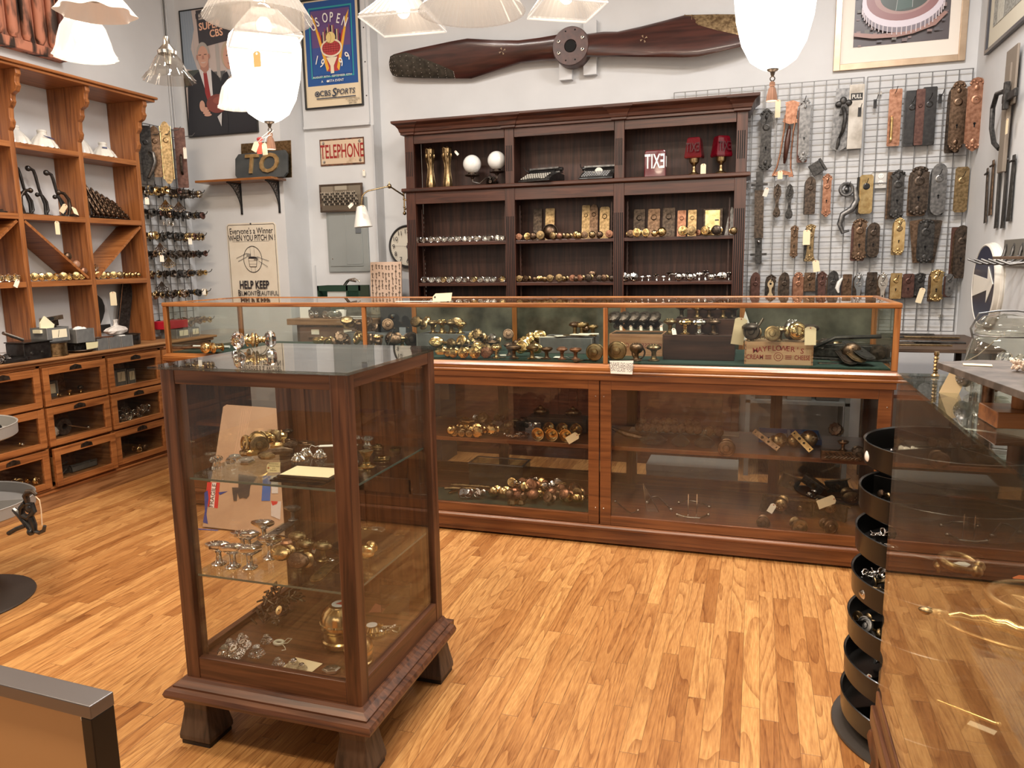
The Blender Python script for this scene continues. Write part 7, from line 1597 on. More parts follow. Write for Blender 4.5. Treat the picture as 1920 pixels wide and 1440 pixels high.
# ================================================================ COUNTER LOWER CASE
SZ,BZ=.4905,.1325
k4=lambda x:800+x/4.236
for i,(x,y)in enumerate(((890,525),(1000,532),(1110,535))):
    p=at(k4(x),700+y/4.236,y=CF+.19);r=.036
    t=THING('knob_pair','%s of three pairs of bright brass dished knobs on the shelf'%['left','middle','right'][i],'doorknob',(p.x,CF+.19,SZ+r*1.0+.001),(PI/2,0,-.12),'bright brass knob pairs')
    m=M().lathe([(.012,-.02),(.030,-.014),(r,-.003),(r,.003),(.030,.002),(.026,-.004),(.016,-.006),(.014,.006),(0,.008)],28)
    P(t,'front_knob',m,BRASS,loc=(0,0,.012));P(t,'spindle',M().tube([(0,0,0),(0,0,-.13)],.008,10),BRASS);P(t,'rear_knob',M().lathe([(.012,-.17),(.030,-.164),(r,-.153),(r,-.147),(.030,-.150),(.014,-.14),(.010,-.12)],28),BRASS)
put(paper_tag,(.04,.07),(at(k4(1215),820,y=3.86).x,3.82,SZ+.055),'white tag hanging off the right brass knob pair',rot=(0,1.0,0))
random.seed(31)
# shelf, left section
scatter(11,(at(845,820,y=3.9).x,at(935,820,y=3.9).x,3.88,3.98),SZ,['fluted','ball','hex'],['brass','aged'],'heaped at the left on the counter shelf','knobs at the left of the counter shelf')
for i,px in enumerate((855,868,882,896)):p=at(px,822,y=3.88);put(doorknob,('fluted','aged','aged'),(p.x,3.88,SZ+.022),'%s fluted small cap at the shelf front left'%nth(i,4),rot=(PI/2,0,.2),s=.78,group='fluted caps on the counter shelf')
ONE('brass_bar','long gilt handle lying behind the fluted caps','handle',M().tube([(-.16,0,.01),(-.08,0,.014),(.08,0,.012),(.17,0,.014)],[.009,.014,.010,.014],10),BRASS_AGED,(at(905,815,y=4.0).x,4.02,SZ+.001),(0,0,-.2))
m=M();random.seed(4)
for k in range(26):a=k*.55;m.tube([(.05*math.cos(a)*(1+.02*k),.03*math.sin(a)*(1+.01*k),.006+.0006*k),(.05*math.cos(a+.3)*(1+.02*k),.03*math.sin(a+.3),.010+.0006*k)],.005,6)
ONE('chain_coil','coiled dark chain lying left of the brass knob pairs','chain',m,NICKEL,(at(968,828,y=3.9).x,3.90,SZ))
for i,(px,y,nm,mt)in enumerate(((1000,4.1,'nickel',CHROME),(1040,4.15,'steel',STEEL),(985,4.1,'cup',BLACKI))):
    p=at(px,800,y=y);ONE('shutter_lock','%s box-shaped lock at the back of the left counter shelf'%['bright','grey','black'][i],'lock',M().box((-.05,-.02,0),(.05,.02,.05)).lathe([(.014,0),(.012,.012),(0,.014)],12,0,True,TR((0,-.02,.03),(PI/2,0,0))),mt,(p.x,y,SZ+.0005),(0,0,.3*i))
ONE('dark_casket','dark flat wooden box behind the brass knob pairs','box',M().box((-.17,-.05,0),(.17,.05,.07)).box((-.175,-.055,.071),(.175,.055,.082)),wood('oldwood','X'),(at(1045,800,y=4.1).x,4.14,SZ+.0005),bevel=.003)
for i,px in enumerate((1015,1075)):p=at(px,790,y=4.14);ONE('gilt_ornament','%s gilt floral ornament on the dark box'%['left','right'][i],'ornament',M().sphere(.03,(0,0,.024),0,10,(1.5,1,.8)).sphere(.018,(-.03,0,.02),0,8).sphere(.018,(.03,.01,.02),0,8).sphere(.014,(0,-.01,.048),0,8),BRASS_AGED,(p.x,4.14,SZ+.083))
ONE('white_papers','white paper sheets at the back left of the counter shelf','paper',M().box((-.12,-.08,0),(.12,.08,.004)),PAPER,(at(905,790,y=4.2).x,4.2,SZ+.0005),(0,0,.1))
# bottom, left section
px0=at(930,920,z=BZ)
for i,(px,py)in enumerate(((926,938),(944,940))):
    p=at(px,py,z=BZ);t=THING('knob_set','%s of two bright brass knob sets pointing forward'%['left','right'][i],'doorknob',(p.x,p.y+.02,BZ+.046),(PI/2-.15,0,-.1+.1*i))
    P(t,'knob_head',M().lathe([(.010,.0),(.024,.006),(.030,.018),(.028,.030),(.016,.038),(0,.040)],24),BRASS);P(t,'collars',M().lathe([(.010,-.09),(.018,-.085),(.018,-.07),(.012,-.066),(.024,-.05),(.030,-.034),(.030,-.028),(.014,-.02),(.012,0)],24),BRASS)
for i,px in enumerate((864,880,903)):p=at(px,935,z=BZ);put(doorknob,('disc','chrome','chrome'),(p.x,p.y+.02,BZ+.030),'%s chrome stepped knob at the front of the left bottom'%nth(i,3),rot=(PI/2-.2,0,.5-.4*i),s=1.0)
scatter(22,(at(960,930,y=3.95).x,at(1095,930,y=3.95).x,3.85,4.05),BZ,['disc','ball','octagon','mushroom'],['brass','aged','copper','bronze'],'in the brass heap on the counter floor','brass heap on the counter floor',(.8,1.2),.8,.03)
scatter(13,(at(965,930,y=3.95).x,at(1060,930,y=3.95).x,3.92,4.02),BZ+.045,['disc','octagon'],['brass','copper','nickel'],'on top of the brass heap','upper brass heap on the counter floor',(.7,1.0),.9,.02)
for i,(px,py,l,rz,mt)in enumerate(((858,925,.20,.2,BRASS_AGED),(875,920,.24,.05,BRASS_AGED),(850,930,.12,1.0,BRASS),(1085,945,.16,.9,BRONZE),(1075,940,.12,-.6,BRONZE))):
    p=at(px,py,z=BZ);ONE('brass_strap',['long dull brass strap at the left of the counter floor','second dull brass strap at the left of the counter floor','short bright strap at the far left of the counter floor','bronze strap slanting at the right of the brass heap','short bronze strap at the right of the brass heap'][i],'strap',M().tube([(-l/2,0,.01),(-l/4,0,.013),(0,0,.011),(l/4,0,.013),(l/2,0,.01)],[.006,.011,.007,.011,.006],8),mt,(p.x,p.y+.06,BZ+.002),(0,0,rz))
for i,px in enumerate((955,972)):p=at(px,952,z=BZ);ONE('brass_bracket','%s small hexagonal brass piece at the glass'%['left','right'][i],'fitting',M().lathe([(.02,0),(.026,.01),(.02,.03),(0,.032)],6,0,False),BRASS_AGED,(p.x,p.y+.05,BZ+.0005),(0,.0,.3))
a,b_=at(880,905,y=4.10),at(980,905,y=4.10)
t=THING('plastic_bin','clear plastic tub with plastic film at the back of the counter floor','container',((a.x+b_.x)/2,4.18,BZ+.0005));w_=(b_.x-a.x)/2;cp=pane('plastic_clear',(.75,.78,.75),.8,.5)
P(t,'tub',M().box((-w_,-.08,0),(w_,.08,.003)).box((-w_,-.08,.003),(-w_+.003,.08,.13)).box((w_-.003,-.08,.003),(w_,.08,.13)).box((-w_,-.08,.003),(w_,-.077,.13)).box((-w_,.077,.003),(w_,.08,.13)),cp);P(t,'rim',M().frame(-w_-.004,w_+.004,-.084,.084,0,.006,.01,0,Matrix.Translation((0,0,.134))@Matrix.Rotation(PI/2,4,'X')),flat((.4,.41,.40),.3))
ONE('felt_mat','dark green felt mat on the counter floor under the brass heap','mat',M().box((-.62,-.14,0),(.42,.14,.0015)),mottled('green_felt',(.02,.05,.035),(.03,.07,.05),.95,0,200,.1),(at(990,945,z=BZ).x,3.88,BZ-.0003))
scatter(9,(at(860,800,y=4.1).x,at(985,800,y=4.1).x,4.06,4.24),SZ,['oval','disc','mushroom'],['aged','bronze','nickel'],'at the back of the left shelf','knobs at the back of the left shelf')
# shelf, right section: wooden balls on white paper, bags, locks
k5=lambda x:1140+x/3.556
ONE('white_liner','white paper liner under the row of wooden balls','paper',M().box((-.30,-.05,0),(.30,.05,.003)),PAPER,(at(1280,805,y=4.2).x,4.26,SZ+.0005))
for i,x in enumerate((215,262,302,350,398,450,492,548,600)):p=at(k5(x),800,y=4.23);put(wood_ball if False else doorknob,('ball','wood','wood'),(p.x,4.24,SZ+.031),'%s turned wooden knob in the front row on white paper'%nth(i,9),rot=(PI/2,0,0),s=.95,group='wooden knobs, front row')
for i,x in enumerate((235,325,375,405,445,540,590)):p=at(k5(x),790,y=4.29);put(doorknob,('ball','wood','wood'),(p.x,4.285,SZ+.052),'%s turned wooden knob in the back row on white paper'%nth(i,7),rot=(PI/2,0,0),s=.95,group='wooden knobs, back row')
for i,x in enumerate((678,742)):p=at(k5(x),805,y=4.22);put(doorknob,('ball','wood','wood'),(p.x,4.22,SZ+.029),'%s darker wooden knob right of the white paper'%['left','right'][i],rot=(PI/2,0,0),s=.95)
V3=V
for i,(x,w_)in enumerate(((300,1.2),(480,.8),(640,.9))):
    p=at(k5(x),848,y=3.92);ONE('plastic_bag','%s clear plastic bag of hardware on the right counter shelf'%['left','middle','right'][i],'bag',M().add([(a[0]*1.3*w_,a[1]*.55,a[2]*.55)for a in V3],F,0,False,Matrix.Rotation(0,4,'Z')),pane('bag_film%d'%i,(.70,.69,.64),.9,.45),(p.x,3.93,SZ+.001),(0,0,.3*i))
ONE('leather_sheath','brown curved leather strap at the left of the right shelf','strap',M().tube([(-.10,0,.06),(-.02,0,.03),(.08,0,.012)],[.010,.018,.012],8),BRONZE,(at(k5(140),830,y=3.98).x,4.0,SZ))
face('disc','bronze',k5(790),700+545/3.556,'bronze disc knob lying right of the plastic bags',z=SZ,s=1.5)
def mortise(px,pt,pb,label,mat,tilt,rx=-.5):
    b_=at(px[1],pb,z=SZ+.03);b_.y=max(b_.y,CF+.17);a=at(px[0],pt,y=b_.y+.07);d=a-b_;h=d.length
    t=THING('mortise_lock',label,'lock',(a+b_)/2);t.rotation_euler=(-math.atan2(.11,h),0,0);t.rotation_euler=Vector((0,0,1)).rotation_difference(d).to_euler()
    P(t,'face_plate',M().box((-.014,-.002,-h/2),(.014,.001,h/2)),mat,bevel=.001)
    P(t,'lock_case',M().box((-.008,.001,-h*.32),(.008,.05,h*.34)),IRON,bevel=.002)
    for zz,rr in((.42,.004),(-.42,.004),(.14,.008),(-.10,.006)):P(t,'opening',M().lathe([(rr,0),(0,.0002)],10,0,False,TR((0,-.0022,h*zz),(PI/2,0,0))),HOLE)
    return t
mortise((1413,1462),808,862,'mortise lock with dull bronze face plate leaning on the shelf',BRONZE,0);mortise((1487,1527),810,866,'mortise lock with pale patterned brass face plate leaning on the shelf',BRASS,0)
a,b_=at(1540,852,y=CF+.12),at(1612,852,y=CF+.12)
t=THING('rim_lock','ornate bronze rim lock lying lengthwise at the right of the shelf','lock',((a.x+b_.x)/2,CF+.15,SZ+.0005));w_=(b_.x-a.x)/2
P(t,'case',M().box((-w_,-.02,0),(w_,.02,.045)),BRONZE,bevel=.002);m=M()
for k in range(9):m.tube([(-w_+.015+k*w_*.2,-.021,.010),(-w_+.035+k*w_*.2,-.022,.022),(-w_+.02+k*w_*.2,-.021,.036)],.0022,5)
P(t,'relief_pattern',m,DBRONZE)
stand('disc','bronze',1580,845,'bronze ring knob on top of the ornate rim lock',z=SZ+.046,s=.9);face('fluted','dbronze',1608,862,'round ornate knob before the rim lock end',z=SZ,s=1.25)
for i,(px,py,st,s_)in enumerate(((1450,848,'mushroom',1.3),(1482,852,'ball',1.2),(1518,838,'mushroom',1.5),(1575,815,'fluted',1.2))):put(doorknob,(st,'aged' if i<3 else 'bronze','aged'),(at(px,py,y=3.98).x,3.98+.02*i,SZ+.031*s_+(.06 if i==3 else 0)),['dull mushroom knob lying behind the bronze-faced lock','small brass knob on the spindle between the two locks','dark mushroom knob behind the pale-faced lock','ornate knob raised at the right back of the shelf'][i],rot=(PI/2-.3,0,.5-.3*i),s=s_)
t=THING('blue_tray','white and blue divided plastic tray at the back of the shelf','tray',(at(1480,795,y=4.25).x,4.22,SZ+.0005));BL=flat((.02,.10,.32),.4);
P(t,'base',M().box((-.15,-.11,0),(.15,.11,.004)),flat((.75,.76,.76),.5));P(t,'rim',M().box((-.155,-.115,0),(-.15,.115,.03)).box((.15,-.115,0),(.155,.115,.03)).box((-.15,.11,0),(.15,.115,.03)).box((-.15,-.115,0),(.15,-.11,.03)).box((-.008,-.11,.004),(.008,.11,.028)),BL)
# bottom, right section
def towel_piece(pts,label,mt=NICKEL,r=.0035):
    c=sum((Vector(p)for p in pts),Vector())/len(pts);t=THING('chrome_fitting',label,'fitting',c)
    P(t,'bar',M().tube([Vector(p)-c for p in pts],r,8),mt);m=M()
    for k,p in enumerate(pts):
        if k in(0,len(pts)-1):P(t,'end_cap',M().sphere(r*2.2,Vector(p)-c,0,8),mt)
    return t
B=lambda px,py:at(px,py,z=BZ+.012)
towel_piece([B(1154,940),B(1172,955),B(1184,963),B(1196,957)],'bent chrome rod lying at the left of the right bottom');towel_piece([B(1213,942),B(1222,932),B(1234,931),B(1258,955)],'hooked chrome rod lying beside the glass triangle',r=.005)
t=THING('glass_bracket','thin clear glass triangle standing beside the hooked rod','glass',B(1212,955));P(t,'pane',M().prism([(0,0),(.065,0),(-.02,.15)],0,.004),GLASSP,loc=(0,0,-.009));P(t,'edge',M().tube([(0.065,.002,.0),(-.02,.002,.15)],.002,5).tube([(0,.002,.0),(-.02,.002,.15)],.002,5),NICKEL,loc=(0,0,-.009))
corners=[(1273,942),(1290,938),(1308,941),(1330,950),(1328,965),(1312,971),(1290,970),(1270,965)]
t=towel_piece([B(*c)for c in corners[:4]],'upper half of a square chrome bar set with bead joints',r=.0045);t=towel_piece([B(*c)for c in corners[4:]],'lower half of a square chrome bar set with bead joints',r=.0045)
for i,px in enumerate((1290,1306)):ONE('glass_strip','%s thin upright glass strip in the square chrome set'%['left','right'][i],'glass',M().box((-.002,-.002,0),(.002,.002,.13)),GLASSP if False else NICKEL,(B(px,968).x,B(px,968).y,BZ+.0005),s if False else(0,0,0))
random.seed(17)
for i,(px,py,st,mt,s_)in enumerate([(1430,990,'disc','bronze',1.15),(1490,998,'disc','aged',1.35),(1545,998,'disc','bronze',1.25),(1468,955,'ball','aged',1.3),(1535,955,'ball','aged',1.0),(1552,960,'ball','aged',1.0),(1588,945,'oval','aged',1.5),(1525,935,'gem','nickel',1.0)]):
    face(st,mt,px,py,['bronze disc knob at the front left of the lock heap','dull gilt disc knob at the front of the lock heap','bronze disc knob at the front right of the lock heap','round brass knob on the left of the lock heap','small ball knob, left one in the middle of the lock heap','small ball knob, right one in the middle of the lock heap','brass egg-shaped knob at the right of the lock heap','tiny bright knob at the top of the lock heap'][i],z=BZ+(0 if i<3 else.05),s=s_,yaw=random.uniform(-.5,.5))
for i,(px,py,w_,h_,rz,ry,mt)in enumerate([(1445,975,.12,.09,.5,.15,IRON),(1500,980,.14,.08,-.3,-.1,DBRONZE),(1560,985,.16,.09,-.5,.1,IRON),(1475,950,.10,.07,.2,.4,DBRONZE),(1520,950,.12,.05,-.4,.5,STEEL),(1575,960,.12,.06,-.6,-.3,IRON)]):
    p=at(px,py,z=BZ);t=THING('rim_lock','%s lock case in the heap at the right bottom of the counter'%['front left','front middle','front right','upper left','upper middle','upper right'][i],'lock',(p.x,min(p.y+.10+.05*(i//3),4.25),BZ+(.002 if i<3 else.06)+abs(ry)*w_*.5),(.1,ry,rz),'lock cases heaped on the counter floor')
    P(t,'case',M().box((-w_/2,-.012,0),(w_/2,.012,h_)),mt,bevel=.002);P(t,'edge_plate',M().box((-w_/2-.001,-.014,h_),(w_/2+.02,.014,h_+.003)),BRASS_AGED);P(t,'spindle_hub',M().lathe([(.014,0),(.010,.004),(0,.004)],12,0,True,TR((.01,-.012,h_*.5),(PI/2,0,0))),BRASS_AGED)
put(paper_tag,(.045,.09),at(1566,935,y=3.9),'cream tag with handwriting on the lock heap',rot=(-.3,1.2,0));put(paper_tag,(.03,.05),at(1452,945,y=3.9),'small white tag on the left of the lock heap',rot=(-.2,.5,0))

# ================================================================ CARDBOARD SHEET LEANING ON THE COUNTER
p0_,p1_=at(379,993,z=0),at(532,1012,z=0);CBD=mottled('cardboard',(.42,.27,.17),(.50,.34,.22),.75,0,4,.02)
yb=3.36;pa,pb=at(383,995,y=yb),at(545,1010,y=yb);wd=pb.x-pa.x;top=at(400,762,y=3.62);hh=math.hypot(top.z,.26)
t=THING('cardboard_sheet','big wrapped cardboard panel with a FRAGILE label leaning on the counter','cardboard',(pa.x,yb,.004),(-math.atan2(.24,top.z),0,0))
P(t,'sheet',M().prism([(0,0),(wd,0),(wd,hh-.01),(wd*.5,hh),(.03,hh+.004),(.008,hh-.01),(.012,hh*.6),(.004,hh*.3)],-.012,.0),CBD)
W_=flat((.66,.45,.31),.15,0,'tape_shine')
for k in range(6):x=.14+.012*k;P(t,'tape_wrinkle',M().tube([(x,-.0125,hh*.98),(x+.008*math.sin(k),-.0125,hh*.75),(x-.006,-.0125,hh*.5+.03*k)],.0011,4),W_)
def loc_on(px,py):
    q=at(px,py,y=3.45);return(q.x-pa.x)
A=Art(.0,wd,0,hh,-.0122)
def uv(px,py):
    # solve on the leaning sheet
    n=Vector((0,-math.cos(math.atan2(.24,top.z)),.24/hh));o=Vector((pa.x,yb,.004));v=ray(px,py);tt=(o-EYE).dot(n)/v.dot(n);q=EYE+v*tt;return((q.x-o.x)/wd,math.hypot(q.z-o.z,q.y-o.y)/hh)
def quad(p,c):A.poly([uv(*q)for q in p],c)
quad([(391,905),(415,906),(411,954),(387,950)],(.55,.03,.03));quad([(400,906),(408,906),(404,953),(396,952)],(.75,.70,.68))
u,v=uv(402,930);A.text('FRAGILE',u,v,.040,(.06,.03,.03),-PI/2,.9,.01)
quad([(386,925),(392,920),(394,935),(390,965),(391,995),(381,996),(387,960)],(.02,.05,.26));quad([(412,924),(430,922),(415,929)],(.02,.05,.26))
quad([(496,893),(511,893),(509,940),(493,940)],(.06,.14,.42));quad([(511,893),(524,893),(524,926),(512,926)],(.62,.60,.58));quad([(511,940),(530,941),(528,975),(511,968)],(.60,.55,.52));quad([(511,940),(524,941),(522,946),(514,949),(512,945)],(.55,.05,.04))
quad([(450,890),(485,895),(478,905),(472,912),(470,930),(465,936),(458,934),(452,936),(448,925),(447,940),(441,940),(438,915),(450,915)],(.06,.052,.048))
P(t,'labels_and_tape',A.m,A.mats)
t.location.z=.006
ONE('blue_tape','strip of blue tape lying on the floor at the cardboard panel','tape',M().box((-.12,-.006,0),(.10,.006,.002)),flat((.02,.05,.26),.5),(at(370,997,z=0).x,yb-.03,.0005),(0,0,.1))

# ================================================================ DISPLAY CABINET CONTENTS
S1,S2,S0=.8385,.5385,.2625
q2=lambda x,y:(320+x/5.538,700+y/5.538)
q3=lambda x,y:(500+x/5.82,780+y/5.82)
q4=lambda x,y:(340+x/6,960+y/6)
q6=lambda x,y:(340+x/6,1080+y/6)
q5=lambda x,y:(540+x/4.5,960+y/4.5)
def atc(px,py,z):
    """as at(), kept inside the cabinet"""
    p=at(px,py,z=z);p.x=min(max(p.x,VX0+.06),VX1-.055);p.y=min(max(p.y,VF+.055),VB-.075);return p
def crystal_stem():
    t=THING('crystal_doorknob','','doorknob');P(t,'stem',M().lathe([(.0085,0),(.009,.002),(.004,.018),(.004,.020)],12),CLEAR);P(t,'faceted_head',M().lathe([(.004,.0202),(.011,.024),(.0135,.030),(.009,.037),(.004,.039),(0,.039)],8,0,False),CLEAR);return t
for i,(x,y)in enumerate(((325,985),(390,978),(505,980))):p=atc(*q2(x,y),z=S1);put(crystal_stem,(),(p.x,max(p.y,VF+.045),S1),'%s small mushroom-shaped crystal knob on the upper glass shelf'%['left','middle','right'][i])
p=atc(*q2(510,850),z=S1);ONE('tiny_hook','small dark curved hook with a gilt tip on the upper shelf','hook',M().tube([(.01,0,.002),(-.004,0,.008),(-.010,0,.018),(-.004,0,.028),(0,0,.034)],[.0035,.003,.0025,.003,.004],8),BRONZE,(p.x,p.y,S1+.002))
p=atc(*q2(630,935),z=S1);ONE('glass_block','small cut-glass block on the upper glass shelf','glass',M().lathe([(.013,0),(.017,.006),(.017,.014),(.011,.019)],6,0,False),CLEAR,(p.x,p.y,S1+.0004))
def hexplate(r,mat,label,x,y,z,rz=0,rx=0,name='hexagonal_pull',q=None):
    t=THING(name,label,'pull',(x,y,z),(rx,0,rz));s_=1.55
    hx=[(r*s_,0),(r*.75,r*.8),(-r*.75,r*.8),(-r*s_,0),(-r*.75,-r*.8),(r*.75,-r*.8)]
    T=Matrix.Rotation(-PI/2,4,'X')
    P(t,'body',M().prism(hx,-.010,0,0,T).prism([(a*.86,b_*.86)for a,b_ in hx],-.013,-.010,0,T),mat,bevel=.001);m=M()
    for k in range(9):m.tube([(-r*.9+k*r*.22,-.3*r,.0135),(-r*.8+k*r*.22,.3*r,.0135)],r*.05,4)
    m.sphere(r*.24,(0,0,.013),0,8,(1,1,.4));P(t,'relief',m,mat);return t
def hp(x,y,r,mat,label,rz=0,rx=0,up=0,q=q2,z=None):
    z=S1 if z is None else z;p=atc(*q(x,y),z=z);return hexplate(r,mat,label,p.x,p.y,z+.0004+up,rz,rx)
hp(795,950,.019,NICKEL,'silver six-sided pull with relief lying near the shelf edge',.15,.45,.008);hp(700,850,.021,BRASS_AGED,'brass six-sided pull lying behind the silver one',.05,.3,.006);hp(920,840,.016,NICKEL,'small silver six-sided plate behind the yellow tag',-.2,.2,.004)
p=atc(*q2(655,790),z=S1);hexplate(.018,BRASS_AGED,'brass six-sided pull standing upright on its edge',p.x,p.y,S1+.030,.2,PI/2-.2).rotation_euler=(PI/2-.15,PI/2,.3)
random.seed(41)
for i,(x,y,st,s_)in enumerate(((740,800,'disc',.75),(800,810,'disc',.8),(850,790,'disc',.85),(880,750,'disc',.7),(790,740,'oval',.7),(950,720,'octagon',.65),(1000,715,'octagon',.6),(840,700,'octagon',.7))):
    p=atc(*q2(x,y),z=S1);put(doorknob,(st,'brass' if i%2==0 else 'aged','brass'),(p.x,p.y,S1+.029*s_*1.3+.0015),'%s of the small brass knobs heaped on the upper glass shelf'%(ORD[i]if i else 'first'),rot=(PI/2-random.uniform(0,.4),0,random.uniform(-.9,.9)),s=s_*1.3,group='small brass knobs on the upper glass shelf')
p=atc(*q2(1175,745),z=S1);put(doorknob,('octagon','brass','brass'),(p.x,p.y,S1+.0035),'tall gilt knob standing on a cream card on the upper shelf',s=(.62,.62,.72));ONE('cream_card','cream card lying under the tall gilt knob','card',M().box((-.03,-.03,0),(.03,.03,.0025)),PAPER,(p.x,p.y,S1+.0005),(0,0,.2))
def oval_plate(x,y,r,sq,mat,label,q=q2,z=S1,rz=0,up=0,th=.004,up_s=0):
    p=atc(*q(x,y),z=z);t=THING('rosette_plate',label,'plate',(p.x,p.y,z+.0005+up),(0,0,rz))
    P(t,'disc',M().lathe([(r*.98,0),(r,.0012),(r*.96,th*.7),(r*.80,th),(r*.78,th*.7),(r*.45,th*.8),(r*.30,th*1.8),(r*.2,th*1.8),(0,th*1.4)],32,sq=(1,sq)),mat);m=M()
    for k in range(20):a=k*PI/10;m.sphere(r*.045,(r*.88*math.cos(a),r*.88*math.sin(a)*sq,th),0,6)
    P(t,'beaded_rim',m,mat);return t
oval_plate(1400,730,.034,.8,BRONZE,'dark brown oval rosette plate lying right of the gilt knob');oval_plate(1300,600,.030,.75,BRONZE,'brown lobed rosette at the back of the upper shelf');oval_plate(1470,590,.026,.9,STEEL,'grey round rosette at the back of the upper shelf');oval_plate(1250,640,.026,.9,COPPER,'reddish oval plate behind the gilt knob')
p=atc(*q2(1050,620),z=S1);put(doorknob,('fluted','dbronze','dbronze'),(p.x,p.y,S1),'small dark crown-shaped knob at the back of the upper shelf',s=.7)
ONE('leaf_lever','bronze leaf-patterned lever lying across the upper shelf','lever',M().tube([(-.05,-.012,.008),(-.02,-.004,.010),(.02,.006,.012),(.05,.012,.010)],[.004,.011,.013,.006],8),BRONZE,atc(*q2(1100,850),z=S1)+Vector((0,0,.002)),(0,0,.3))
def beehive(mat,knobm):
    t=THING('glass_rose','','knob rose');P(t,'fluted_body',M().lathe([(.024,0),(.025,.004),(.021,.008),(.022,.011),(.014,.018),(.0145,.022),(.011,.026)],40,flute=.05,nf=20),MATN[mat]);P(t,'rim',M().lathe([(.011,.0262),(.0125,.028),(.011,.030),(.007,.030),(.007,.020),(0,.020)],24),MATN[knobm]);return t
for i,(x,y)in enumerate(((1325,905),(1405,850),(1550,870))):p=atc(*q2(x,y),z=S1);put(beehive,('chrome','nickel'),(p.x,p.y,S1+.0003),'%s silver fluted rose among the three on the upper shelf'%['front left','back','right'][i],s=.85)
ONE('string_tag','white string and tag looped over the silver roses','price tag',M().tube([(0,0,.0),(-.008,0,.025),(0,0,.036),(.012,.0,.030),(.02,.02,.028)],.0012,6).box((.02,.01,.026),(.07,.035,.027)),WHITE,atc(*q2(1470,870),z=S1)+Vector((0,0,.004)),(0,0,.4))
pA,pB=atc(*q2(1185,1010),z=S1+.02),atc(*q2(1650,1030),z=S1+.02);w_=(pB-pA).length
for k in range(3):
    ONE('black_tile','%s black glass tile in the stack under the cream card'%['lowest','middle','topmost'][k],'tile',M().box((-w_*.62,-.065+.004*k,0),(w_*.60,.06,.0055)),flat((.01,.01,.01),.05,0,'black_glass',.6),((pA.x+pB.x)/2+.01*k,VF+.115,S1+.0004+.0062*k),bevel=.0006)
ONE('cream_card','large cream ruled card lying on the black glass tiles','card',M().box((-w_*.55,-.05,0),(w_*.56,.045,.001)),TAG,((pA.x+pB.x)/2+.015,VF+.115,S1+.0195),(0,0,.04))
p=atc(*q2(1050,1035),z=S1)
t=THING('price_tag','yellow handwritten tag standing at the upper shelf edge','price tag',(p.x,max(p.y,VF+.04),S1+.0005),(-.25,0,.05));P(t,'card',M().prism([(-.018,.007),(-.012,0),(.026,.003),(.026,.033),(-.012,.030),(-.018,.022)],0,.0008),flat((.72,.62,.34),.8));P(t,'eyelet',M().lathe([(.0036,0),(0,.0003)],12,0,False,TR((-.0125,-.0002,.014),(PI/2,0,0))),flat((.35,.13,.05),.6))
P(t,'handwriting',M().text('BRONZE DARK',.0062,TR((.004,-.0003,.027)),0,0,0,.8).text('WROUGHT IRON',.0062,TR((.006,-.0003,.020)),0,0,0,.75).text('$125',.0062,TR((.006,-.0003,.0135)),0,0,0,.8).text('VENETIAN',.0062,TR((.004,-.0003,.007)),0,0,0,.8),flat((.15,.12,.07),.8))
# long plates etc. at the right of the upper shelf
def longplate(p,q_,w_,mat,label,z,knob=True,lift=0):
    a,b_=at(*p,z=z),atc(*q_,z=z);c=(a+b_)/2;d=b_-a;l=d.length
    t=THING('door_plate',label,'door plate',(c.x,c.y,z+.0005+lift),(0,0,math.atan2(d.y,d.x)-PI/2));o=outline('round',w_,l);T=Matrix.Rotation(-PI/2,4,'X')
    P(t,'plate',M().prism(o,-.003,0,0,T).prism([(x*.8,y*.93)for x,y in o],-.0045,-.003,0,T),mat)
    if knob:P(t,'knob_collar',M().lathe([(w_*.28,.0046),(w_*.26,.009),(w_*.14,.010),(w_*.13,.005),(0,.005)],18,0,True,TR((0,l*.18,0))),mat)
    P(t,'keyhole',M().lathe([(w_*.06,.0046),(0,.0048)],10,0,False,TR((0,-l*.2,0),(0,0,0),(1,2,1))),HOLE);return t
longplate(q3(1200,350),q3(1510,190),.042,BRASS_AGED,'left of two long brass plates on the upper shelf',S1,True);longplate(q3(1390,380),q3(1650,225),.038,BRASS_AGED,'right of two long brass plates on the upper shelf',S1,False)
p=atc(*q3(1075,560),z=S1);p.y=max(p.y,VF+.05);p.x=min(p.x,VX1-.055)
t=THING('doorknob','tall square brass knob on a fluted rose beside the corner post','doorknob',(p.x,p.y+.01,S1+.0003),(0,0,.3));P(t,'rose',M().lathe([(.026,0),(.027,.003),(.022,.006),(.012,.010),(.011,.016)],32,flute=.04,nf=16),BRASS);P(t,'knob_head',M().lathe([(.008,.0162),(.010,.022),(.012,.03),(.022,.046),(.024,.05),(.0,.053)],4,0,False),BRASS_AGED,bevel=.001)
for i,(x,y)in enumerate(((1075,270),(1235,270),(1290,225))):p=atc(*q3(x,y),z=S1);put(doorknob,('fluted','crystal','nickel'),(p.x,p.y,S1+.0002),'%s cut-glass flower knob behind the square brass knob'%['left','middle','right'][i],s=.55)
p=atc(*q3(1260,470),z=S1);t=THING('square_rosette','square brass rosette with a round boss at the right shelf edge','plate',(min(p.x,VX1-.06),p.y,S1+.0005),(0,0,.35));P(t,'plate',M().box((-.024,-.024,0),(.024,.024,.003)),BRASS_AGED);P(t,'boss',M().lathe([(.011,.003),(.013,.005),(.011,.009),(.006,.009),(.006,.004),(0,.004)],24,flute=.05,nf=12),BRASS)
